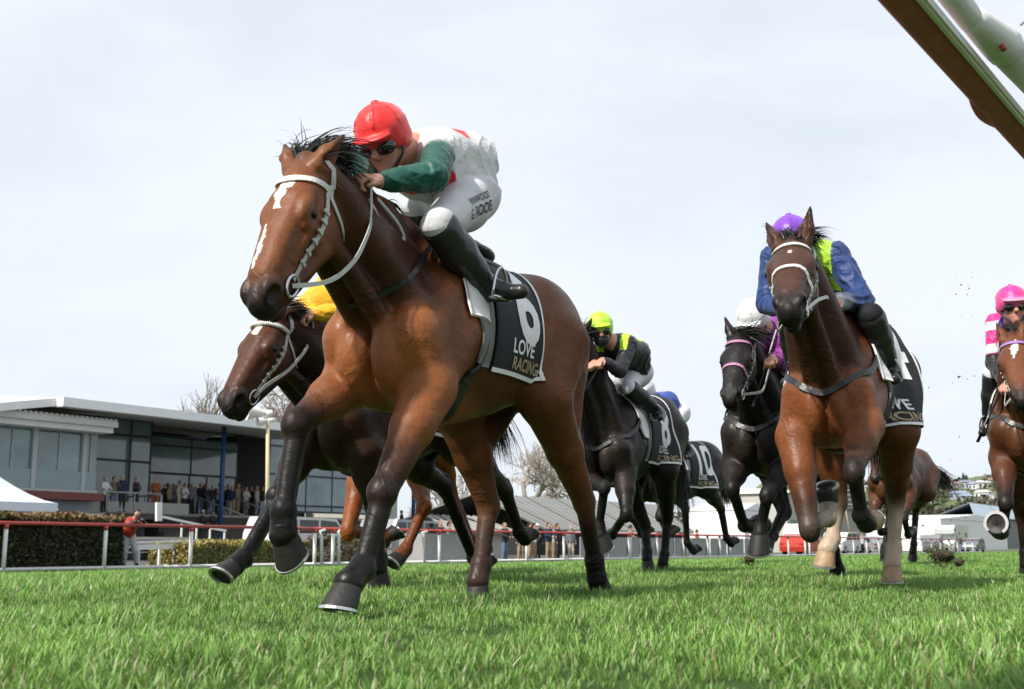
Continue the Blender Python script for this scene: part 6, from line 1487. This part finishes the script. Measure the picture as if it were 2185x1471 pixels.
# the leading bay
fr1 = Frame(-.2, 5.2, 29)
j1 = legs_from(fr1, dict(poll=(634, 346, 'y', 0), muzzle=(512, 628, 'y', 0),
    LE=(.60, .19, .86), LK=(818, 1050, 'y', .18), LF=(772, 1214, 'y', .17), LC=(744, 1246, 'y', .17),
    RE=(.64, -.18, .90), RK=(634, 905, 'y', -.19), RF=(604, 1088, 'y', -.18), RC=(605, 1140, 'y', -.18),
    LSt=(-.36, .20, .93), LHk=(1246, 1070, 'y', .18), LHF=(1268, 1195, 'y', .17), LHC=(1274, 1236, 'y', .17),
    RSt=(-.22, -.19, .90), RHk=(1042, 1080, 'y', -.17), RHF=(1026, 1205, 'y', -.16), RHC=(1019, 1242, 'y', -.16)))
lens('lead', j1)
def marks_lead(h, V, C):
    P, u, v, w, sc = h.hd
    q = (V - P) / sc; a, b, c = q @ u, q @ v, q @ w
    f = b > -.06
    wob = .006 * np.sin(a * 90) + .004 * np.sin(a * 41 + 2)
    c = c + .006
    star = f & (((np.abs(c + .004 - (a - .14) * .12) < .018 - np.abs(a - .165) * .05 + wob) & (a > .10) & (a < .225)) | ((np.abs(a - .125 + c * .35) < .016) & (np.abs(c - .012) < .028)))
    snip = f & (np.abs(c + .016 + wob * .4) < .012 - np.abs(a - .385) * .08) & (a > .285) & (a < .47)
    C = C.copy(); C[star | snip] = (.74, .70, .66)
    return C
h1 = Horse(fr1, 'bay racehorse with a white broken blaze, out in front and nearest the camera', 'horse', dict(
    coat=(.118, .039, .0135), topline=(.050, .0195, .0102), under=(.240, .080, .025), headcol=(.170, .056, .019), neckcol=(.052, .0195, .0105), joints=j1, arch=.03, legw=1.17, hindw=1.10,  # neck and topline darkened as shadowed, chest, forearms and head brightened as lit
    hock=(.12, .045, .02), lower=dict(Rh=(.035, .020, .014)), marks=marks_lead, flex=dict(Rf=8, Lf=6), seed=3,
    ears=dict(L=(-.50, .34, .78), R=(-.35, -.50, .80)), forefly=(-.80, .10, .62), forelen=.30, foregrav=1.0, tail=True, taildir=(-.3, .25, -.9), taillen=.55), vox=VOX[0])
F1 = fr1.J
def red_fn(s, V, C):
    C = C.copy(); body = (C[:, 0] > .4); j = s.j
    SP = [(F1(940, 396, y=.14), .12, .095), (F1(957, 290, y=.05), .05, .05), (F1(905, 264, y=-.03), .05, .05), (F1(1010, 330, y=.10), .0, .0), (np.array(j['waist']) + (-.08, -.12, .03), .06, .06), (np.array(j['chest']) + (.05, 0, -.10), .08, .08)]
    for c, a, b in SP:
        if a == 0: continue
        q = V - c; m = body & (((q[:, 0] / a) ** 2 + (q[:, 1] / .13) ** 2 + (q[:, 2] / b) ** 2) < 1); C[m] = (.60, .015, .02)
    return C
r1 = Rider(h1, 'jockey in a red satin cap, white silks and green sleeves, low over the leading bay', rider_pose(over=dict(
    head=F1(820, 302, y=0), neck=F1(880, 318, y=0), chest=F1(912, 335, y=0), waist=F1(985, 345, y=0), pelvis=F1(985, 420, y=.02),
    Lsh=F1(938, 322, y=.17), Lel=F1(925, 377, y=.24), Lwr=F1(812, 388, y=.11), Lhd=(1, -.25, .0), Lhn=(-.1, -.4, -1),
    Rsh=F1(842, 330, y=-.17), Rel=F1(772, 345, y=-.20), Rwr=F1(760, 392, y=-.08), Rhd=(.8, .4, -.3),
    Lhip=F1(988, 436, y=.12), Lkn=F1(935, 480, y=.24), Lan=F1(1036, 612, y=.27), Ltoe=(.05, .95, -.05),
    Rhip=F1(962, 428, y=-.12), Rkn=F1(890, 440, y=-.20), Ran=F1(960, 600, y=-.27))),
    dict(cap=(.72, .018, .016), jacket=(.60, .60, .60), sleeve=(.006, .075, .055), shoulder=(.60, .60, .60), belly=1, breech=(.58, .58, .60)), face=(.90, .10, -.52), up=(.55, .0, 1), vox=.006, jacket_fn=red_fn)
for k_ in r1.j: print(k_, r1.j[k_].round(2))

tack(h1, number='6', zb=.985, cloth=(.20, -.255), breast=[(.50, .15, 1.50), (.66, .17, 1.36), (.80, .12, 1.22), (.84, .06, 1.19), (.85, 0, 1.185)], hands=dict(L=r1.j['Lwr'] + np.array([.06, .0, -.02]), R=r1.j['Rwr'] + np.array([.06, 0, -.02])),
     reins=dict(L=[F1(672, 608, y=.10), F1(715, 598, y=.13), F1(762, 553, y=.15), F1(792, 485, y=.15), F1(793, 445, y=.13)]))
q_ = smooth_line([F1(787, 425, y=.11), F1(818, 478, y=.13), F1(850, 517, y=.14), F1(867, 512, y=.14), F1(852, 478, y=.13), F1(806, 424, y=.11)], 26, 2)
strap('rein', q_, .02, .005, M_STRAPG, h1.root, None, 0, 26, np.array([-.3, 1.0, .3]), smooth=0)
stirrup(h1, r1.j['Lan'], r1.j.get('Ltoe'), 1)

BS = Surf(r1.breeches.data); hp_, kn_ = r1.j['Lhip'], r1.j['Lkn']; dd_ = nrm(kn_ - hp_); uu_ = nrm(np.array([0, 0, 1.0]) - dd_ * dd_[2]); oo_ = np.cross(dd_, uu_); oo_ = oo_ * np.sign(oo_[1])
def on_thigh(p, q, t, v): c = hp_ + dd_ * (t - p) + uu_ * (v + q); return (c + oo_ * .5, c)
print_on('lettering', BS, 'G. ROOIE', .062, lambda p, q: on_thigh(p, q, .115, -.030), M_INK, r1.breeches, .012, .0045, .88, .012)
print_on('lettering', BS, 'WINWOOD', .040, lambda p, q: on_thigh(p, q, .105, .026), M_INK, r1.breeches, .006, .0045, .92, .012)
DEF = dict(LE=(.58, .19, .88), RE=(.58, -.19, .88), LK=(.80, .18, .58), RK=(.80, -.18, .58), LF=(.62, .17, .38), RF=(.62, -.17, .38), LC=(.53, .17, .40), RC=(.53, -.17, .40),
           LSt=(-.28, .20, .92), RSt=(-.24, -.20, .92), LHk=(-.72, .17, .50), RHk=(-.60, -.17, .48), LHF=(-.82, .17, .22), RHF=(-.66, -.17, .20), LHC=(-.86, .17, .13), RHC=(-.66, -.17, .10))
def joints(fr, **k):
    d = dict(DEF); d.update(k); return legs_from(fr, d)
BLACKC = dict(coat=(.0125, .0100, .0092), topline=(.010, .0085, .008), under=(.019, .0135, .011), points=(.0075, .0065, .0065))
DARKB = dict(coat=(.026, .0125, .0085), topline=(.017, .0095, .008), under=(.036, .016, .010), points=(.0075, .0065, .0065))
BROWN = dict(coat=(.062, .023, .0105), topline=(.04, .016, .0095), under=(.085, .030, .012))

# second horse, dark bay, on the far side of the leader
fr2 = Frame(-.70, 6.96, 29)
j2 = joints(fr2, poll=(572, 668, 'y', 0), muzzle=(462, 852, 'y', 0), RE=(.62, -.18, .78), RK=(592, 1062, 'y', -.18), RF=(520, 1190, 'y', -.17), RC=(500, 1208, 'y', -.17),
            LE=(.56, .19, .76), LK=(803, 1100, 'y', .17), LF=(808, 1190, 'y', .16), LC=(806, 1215, 'y', .16),
            RSt=(-.30, -.2, .82), RHk=(948, 1040, 'y', -.16), RHF=(1010, 1190, 'y', -.16), RHC=(1030, 1208, 'y', -.16),
            LSt=(-.42, .2, .86), LHk=(1078, 1050, 'y', .16), LHF=(1108, 1135, 'y', .16), LHC=(1120, 1150, 'y', .16))
lens('two', j2)
def marks_two(h, V, C):
    P, u, v, w, sc = h.hd; q = (V - P) / sc; a, b, c = q @ u, q @ v, q @ w
    m = (b > -.06) & (np.abs(c) < .024) & (np.abs(a - .135) < .030 + c * .3); C = C.copy(); C[m] = (.70, .66, .60); return C
h2 = Horse(fr2, 'dark bay racehorse with a square white star, half hidden behind the leading bay', 'horse', dict(
    DARKB, headcol=(.075, .026, .012), joints=j2, dz=-.10, pitch=-3, marks=marks_two, flex=dict(Rf=-20, Lh=40, Rh=40), ears=dict(L=(-.8, .3, .35), R=(-.8, -.3, .35)), legw=1.18, seed=5,
    taildir=(-.9, .1, .1), taillen=.55, tailgrav=1.4), vox=VOX[1])
r2 = Rider(h2, 'jockey in yellow silks, glimpsed under the leading horse\'s jaw', rider_pose(dz=-.16, dx=.12, over=dict(
    head=fr2.J(790, 580, x=.80), neck=fr2.J(800, 605, x=.68), Rsh=fr2.J(712, 598, y=-.12), Rel=fr2.J(655, 655, y=-.22), Rwr=fr2.J(676, 684, y=-.06))),
    dict(cap=(.72, .40, .02), jacket=(.72, .38, .012), sleeve=(.74, .40, .015), breech=(.66, .66, .68)), vox=.010)
tack(h2, number='3', stud=True, hands=dict(L=r2.j['Lwr'], R=r2.j['Rwr'] + np.array([.05, 0, -.02])), breast=False,
     reins=dict(L=[fr2.J(560, 828, y=.09), fr2.J(618, 790, y=.12), fr2.J(655, 745, y=.12), fr2.J(672, 700, y=.10)]), zb=.90)

# a chestnut almost wholly hidden behind both
fr3 = Frame(-.795, 8.82, 6)
j3 = joints(fr3, poll=(1.08, 0, 1.40), muzzle=(1.45, 0, .98), RE=(.60, -.18, .86), RK=(742, 1132, 'x', .85), RF=(798, 1150, 'x', .62), RC=(824, 1146, 'x', .56),
            RHk=(800, 1060, 'x', -.5), RHF=(806, 1128, 'x', -.6), RHC=(812, 1146, 'x', -.68), LHk=(962, 1050, 'x', -.5), LHF=(1004, 1150, 'x', -.6), LHC=(1022, 1163, 'x', -.68),
            LE=(.60, .18, .84), LK=(905, 1082, 'x', .95), LF=(866, 1172, 'x', 1.03), LC=(853, 1188, 'x', 1.08))
lens('three', j3)
CHEST = dict(coat=(.18, .050, .012), points=(.13, .036, .010), under=(.20, .06, .015), knee=(.21, .06, .014), hock=(.2, .06, .014))
h3 = Horse(fr3, 'chestnut racehorse of which only the legs show behind the leading bay', 'horse', dict(CHEST, joints=j3, flex=dict(Lf=-30), seed=6, taillen=.5, dz=-.04), vox=VOX[3])

# black horse under the lime cap
fr4 = Frame(1.05, 10.35, 28.5)
j4 = joints(fr4, poll=(1224, 712, 'x', 1.06), muzzle=(1150, 846, 'x', 1.40), RE=(.62, -.18, .82), RK=(1290, 1040, 'x', .90), RF=(1279, 1120, 'x', .80), RC=(1283, 1142, 'x', .80),
            LE=(.58, .18, .82), LK=(1337, 1096, 'x', .76), LF=(1306, 1140, 'x', .52), LC=(1293, 1146, 'x', .44),
            RHk=(1376, 1120, 'x', -.45), RHF=(1381, 1176, 'x', -.42), RHC=(1381, 1193, 'x', -.40), LHk=(1424, 1105, 'x', -.62), LHF=(1418, 1182, 'x', -.58), LHC=(1414, 1203, 'x', -.55))
lens('four', j4)
h4 = Horse(fr4, 'black racehorse ridden by the jockey in the lime cap', 'horse', dict(BLACKC, coat=(.015, .011, .0095), joints=j4, pitch=-5, dz=.02, seed=8, taildir=(-.6, .2, -.6), taillen=.8, legw=1.1, hoofs=1.15), vox=VOX[2])
F4 = fr4.J
def lime_fn(s, V, C):
    C = C.copy(); ch = s.j['chest']; q = V - ch
    m = ((np.abs(q[:, 1]) > .07) & (np.abs(q[:, 1]) < .135) & (q[:, 2] > -.05)) | ((q[:, 0] < -.10) & (q[:, 2] > .02) & (np.abs(q[:, 1]) < .15))
    m &= (np.linalg.norm(V - s.j['Lel'], axis=1) > .12) & (np.linalg.norm(V - s.j['Rel'], axis=1) > .12)
    C[m] = (.42, .72, .03); return C
r4 = Rider(h4, 'jockey in a lime green cap and black silks with lime yoke', rider_pose(over=dict(
    head=F4(1281, 706, x=.80), neck=F4(1300, 728, x=.68), chest=F4(1318, 742, x=.56), Lsh=F4(1342, 735, x=.58), Rsh=F4(1285, 738, x=.60), Lel=F4(1322, 792, x=.76), Lwr=F4(1285, 770, x=.92), Rel=F4(1258, 790, x=.75), Rwr=F4(1268, 775, x=.92),
    pelvis=F4(1350, 795, x=.16), waist=F4(1345, 755, x=.34), Lhip=F4(1352, 800, x=.18), Lkn=F4(1343, 828, x=.48), Lan=F4(1404, 880, x=.16))),
    dict(cap=(.42, .78, .03), jacket=(.012, .013, .018), breech=(.66, .67, .70)), face=(.88, .46, -.12), up=(.2, 0, 1), vox=.009, mask=True, jacket_fn=lime_fn)
tack(h4, number='8', strapm=M_BLACK, browm=M_BLACK, hands=dict(L=r4.j['Lwr'], R=r4.j['Rwr']), breast=True, zb=.96, cloth=(.16, -.34))
stirrup(h4, r4.j['Lan'], (.9, .25, -.25), 1)

# dark horse galloping behind it, rump and cloth in view
fr5 = Frame(1.98, 13.9, 37)
j5 = joints(fr5, poll=(1.05, 0, 1.55), muzzle=(1.42, 0, 1.10), RHk=(1462, 1085, 'x', -.62), RHF=(1466, 1158, 'x', -.74), RHC=(1480, 1176, 'x', -.82), LHk=(1538, 1085, 'x', -.72), LHF=(1550, 1148, 'x', -.84), LHC=(1560, 1160, 'x', -.90))
lens('five', j5)
h5 = Horse(fr5, 'dark brown racehorse whose rump shows behind the black horse with the lime jockey', 'horse', dict(BLACKC, joints=j5, dz=-.05, flex=dict(Rh=60, Lh=60), seed=9, taildir=(-.8, .1, -.3), taillen=.5), vox=VOX[3])
r5 = Rider(h5, 'jockey in a white cap and blue silks, bent low behind the lime jockey', rider_pose(dz=.08, dx=.1), dict(cap=(.66, .66, .68), jacket=(.02, .06, .30), breech=(.66, .66, .68)), vox=.012)
tack(h5, number='10', hands=dict(L=r5.j['Lwr'], R=r5.j['Rwr']), fine=False, zb=.92)

# black horse with the pink bridle
fr6 = Frame(2.02, 8.75, 27)
j6 = joints(fr6, poll=(1574, 712, 'x', 1.08), muzzle=(1549, 842, 'x', 1.44), RE=(.62, -.18, .80), RK=(1562, 1042, 'x', .86), RF=(1588, 1122, 'x', .62), RC=(1606, 1124, 'x', .52),
            LE=(.60, .18, .82), LK=(1638, 1056, 'x', .90), LF=(1624, 1122, 'x', .82), LC=(1621, 1142, 'x', .84), RHk=(1674, 1092, 'x', -.10), RHF=(1648, 1142, 'x', .10), RHC=(1640, 1152, 'x', .16))
lens('six', j6)
h6 = Horse(fr6, 'black racehorse in a pink browband and noseband, its left ear pinned back', 'horse', dict(BLACKC, joints=j6, dz=-.04, seed=10, ears=dict(L=(-.35, .95, .12), R=(-.3, -.3, .9)), earlen=.19, legw=1.12, hoofs=1.2, forefly=(-.2, 1.0, .25), forelen=.20, fore_n=420), vox=VOX[2])
F6 = fr6.J
r6 = Rider(h6, 'jockey in a white cap and purple silks, head down beside the black horse\'s ear', rider_pose(over=dict(
    head=F6(1608, 685, x=.72), neck=F6(1630, 700, x=.60), chest=F6(1646, 720, x=.50), Lsh=F6(1668, 712, x=.54), Lel=F6(1668, 775, x=.62), Lwr=F6(1648, 765, x=.82), Rsh=F6(1620, 722, x=.54), Rel=F6(1605, 780, x=.62), Rwr=F6(1628, 775, x=.80))),
    dict(cap=(.68, .68, .69), jacket=(.20, .012, .20), breech=(.66, .66, .68)), face=(.80, -.05, -.62), up=(.6, 0, 1), vox=.009, goggles=False)
tack(h6, number='7', browm=M_STRAPP, noseband=M_STRAPP, hands=dict(L=r6.j['Lwr'], R=r6.j['Rwr']), fine=False)

# bay under the purple cap
fr7 = Frame(1.97, 6.75, 27)
j7 = joints(fr7, poll=(1686, 510, 'x', 1.04), muzzle=(1676, 622, 'x', 1.56), RE=(.66, -.18, .82), RK=(1727, 1128, 'x', .84), RF=(1766, 1106, 'x', .56), RC=(1768, 1078, 'x', .50),
            LE=(.66, .18, .86), LK=(1822, 1004, 'x', .98), LF=(1838, 1100, 'x', .84), LC=(1849, 1116, 'x', .76),
            RHk=(1788, 1072, 'x', -.30), RHF=(1776, 1150, 'x', -.25), RHC=(1764, 1172, 'x', -.18), LHk=(1912, 1065, 'x', -.62), LHF=(1907, 1170, 'x', -.56), LHC=(1904, 1206, 'x', -.50))
lens('seven', j7)
def marks_seven(h, V, C):
    P, u, v, w, sc = h.hd; q = (V - P) / sc; a, b, c = q @ u, q @ v, q @ w
    C = C.copy(); C[(b > -.06) & (np.abs(c - .005) < .009) & (np.abs(a - .17) < .016)] = (.6, .55, .5); return C
PALE = (.42, .33, .24)
h7 = Horse(fr7, 'bay racehorse with pale hind socks under the jockey in the purple cap', 'horse', dict(
    coat=(.108, .035, .012), topline=(.056, .021, .011), under=(.180, .057, .018), headcol=(.058, .023, .0135), neckcol=(.048, .019, .0105), joints=j7, marks=marks_seven, seed=11, headscale=1.14, wid=.87, pitch=-6, dz=.035,
    lower=dict(Lh=PALE, Rh=PALE, R=(.30, .24, .18)), palehoof=('Lh', 'Rh', 'Lf'), flex=dict(Lf=20, Rf=30, Rh=20), legw=1.12, hindw=1.12,
    ears=dict(L=(-.1, .16, .97), R=(-.35, -.35, .72), Lo=(.8, -.3, .2)), earlen=.18, taildir=(-.5, -.2, -.8), taillen=.6, arch=.0), vox=VOX[1])
F7 = fr7.J
def b_fn(s, V, C):
    C = C.copy(); q = V - s.j['chest']
    m = (np.abs(q[:, 1]) < .16) & (q[:, 2] > -.14) & (np.linalg.norm(V - s.j['Lel'], axis=1) > .18) & (np.linalg.norm(V - s.j['Rel'], axis=1) > .18)
    C[m] = (.38, .66, .04); C[(q[:, 0] < -.30)] = (.66, .66, .68); return C
r7 = Rider(h7, 'jockey in a purple cap and navy silks with lime shoulders', rider_pose(over=dict(
    head=F7(1689, 520, x=.58), neck=F7(1708, 532, x=.46), chest=F7(1722, 560, x=.36), waist=F7(1735, 580, x=.18), pelvis=F7(1748, 640, x=.02),
    Lsh=F7(1785, 545, x=.42), Lel=F7(1838, 640, x=.46), Lwr=F7(1782, 645, x=.66), Rsh=F7(1648, 550, x=.44), Rel=F7(1636, 648, x=.46), Rwr=F7(1690, 665, x=.66),
    Lhip=F7(1775, 660, x=.04), Lkn=(.53, .22, 1.47), Lan=(.26, .26, 1.21), Rhip=F7(1715, 660, x=.04))),
    dict(cap=(.20, .045, .52), jacket=(.012, .036, .135), sleeve=(.012, .040, .155), cuff=(.66, .66, .68), breech=(.012, .013, .016)), face=(.95, .05, -.3), up=(.3, 0, 1), vox=.008, jacket_fn=b_fn)
tack(h7, number='4', noseband=M_STRAPW, strapm=M_STRAPW, hands=dict(L=r7.j['Lwr'] + np.array([.05, 0, -.03]), R=r7.j['Rwr']), breast=True, cloth=(.24, -.44), numz=.30, numx=-.06,
     reins=dict(L=[F7(1745, 640, x=1.2), F7(1765, 633, x=.9)]))
stirrup(h7, r7.j['Lan'], (.9, .25, -.25), 1)

# brown horse farther back behind it
fr8 = Frame(4.95, 14.9, 32)
j8 = joints(fr8, poll=(1.05, 0, 1.45), muzzle=(1.42, 0, 1.05), LHk=(1954, 1085, 'x', -.72), LHF=(1950, 1160, 'x', -.66), LHC=(1948, 1178, 'x', -.66), RHk=(1898, 1095, 'x', -.5), RHF=(1888, 1165, 'x', -.42), RHC=(1886, 1188, 'x', -.40),
            RK=(1866, 1108, 'x', .85), RF=(1880, 1136, 'x', .62), RC=(1892, 1134, 'x', .55))
lens('eight', j8)
h8 = Horse(fr8, 'brown racehorse far back, seen past the bay with pale socks', 'horse', dict(BROWN, joints=j8, seed=12, taildir=(-.6, .6, .1), taillen=.5, tailgrav=1.0, dz=-.05), vox=VOX[3])

# bay at the right edge
fr9 = Frame(4.02, 9.0, 27)
j9 = joints(fr9, poll=(2160, 716, 'x', 1.02), muzzle=(2180, 838, 'x', 1.46), RK=(2146, 1072, 'x', .86), RF=(2141, 1122, 'x', .84), RC=(2134, 1136, 'x', .92), LK=(.92, .18, .62), LF=(.72, .17, .42), LC=(.64, .17, .42))
lens('nine', j9)
def marks_nine(h, V, C):
    P, u, v, w, sc = h.hd; q = (V - P) / sc; a, b, c = q @ u, q @ v, q @ w
    C = C.copy(); C[(b > -.06) & (np.abs(c - .0 + (a - .15) * .15) < .026 - np.abs(a - .15) * .25) & (a > .06)] = (.70, .66, .60); return C
h9 = Horse(fr9, 'bay racehorse in a violet browband at the right edge, one forefoot lifted', 'horse', dict(BROWN, coat=(.080, .030, .014), headcol=(.14, .046, .017), joints=j9, marks=marks_nine, seed=13, flex=dict(Rf=-75), legw=1.1, hoofs=1.25), vox=VOX[2])
F9 = fr9.J
def pink_fn(s, V, C):
    C = C.copy(); 
    for k in 'LR':
        e, w_, sh = s.j[k + 'el'], s.j[k + 'wr'], s.j[k + 'sh']
        t = (V - sh) @ (e - sh) / ((e - sh) @ (e - sh)); d = np.linalg.norm(V - (sh + np.clip(t, 0, 1)[:, None] * (e - sh)), axis=1)
        C[(d < .085) & (np.sin(t * 11) > .35) & (t < .9) & (t > -.1)] = (.70, .68, .72)
        t2 = (V - e) @ (w_ - e) / ((w_ - e) @ (w_ - e)); d2 = np.linalg.norm(V - (e + np.clip(t2, 0, 1)[:, None] * (w_ - e)), axis=1)
        C[(d2 < .08) & (t2 > -.25)] = (.014, .014, .015)
    q = V - s.j['neck']; C[(np.linalg.norm(q, axis=1) < .10)] = (.06, .04, .35); return C
r9 = Rider(h9, 'jockey in a hot pink cap with dark goggles at the right edge', rider_pose(over=dict(
    head=F9(2160, 655, x=.70), neck=F9(2162, 690, x=.58), chest=F9(2165, 705, x=.48), Rsh=F9(2124, 690, x=.52), Rel=F9(2121, 775, x=.60), Rwr=F9(2148, 822, x=.82), Lsh=F9(2205, 690, x=.52), Lel=F9(2215, 770, x=.60), Lwr=F9(2192, 812, x=.82), Ran=F9(2112, 905, x=.2))),
    dict(cap=(.74, .03, .26), peak=(.80, .30, .42), jacket=(.72, .03, .22), breech=(.66, .66, .68)), face=(.97, .30, -.05), up=(.1, 0, 1), vox=.009, jacket_fn=pink_fn)
tack(h9, number='2', browm=M_STRAPV, hands=dict(L=r9.j['Lwr'], R=r9.j['Rwr']), fine=False)
stirrup(h9, r9.j['Ran'], (.9, -.25, -.25), -1)

# whips in the jockeys' hands
def whip(fr, a, b, label, flap=True):
    a, b = np.array(a), np.array(b); ms = MB(); ms.tube([fr.world(a + (b - a) * t) for t in (0, .25, .5, 1)], [.011, .009, .006, .005], 7)
    o = ms.build('whip', M_BLACK); tag(o, label, 'whip', 'whips held by the jockeys')
    d = b - a
    MB().bar(fr.world(b - d * .05), fr.world(b + d * .12), .03, .006).build('whip_flap', M_BLACK, o)
whip(fr6, F6(1657, 705, x=.80), F6(1612, 850, x=.95), 'black whip slanting down between the pink bridled black horse and the bay')
whip(fr9, F9(2146, 812, x=.84), F9(2092, 930, x=.70), 'black whip held low beside the pink jockey\'s horse')
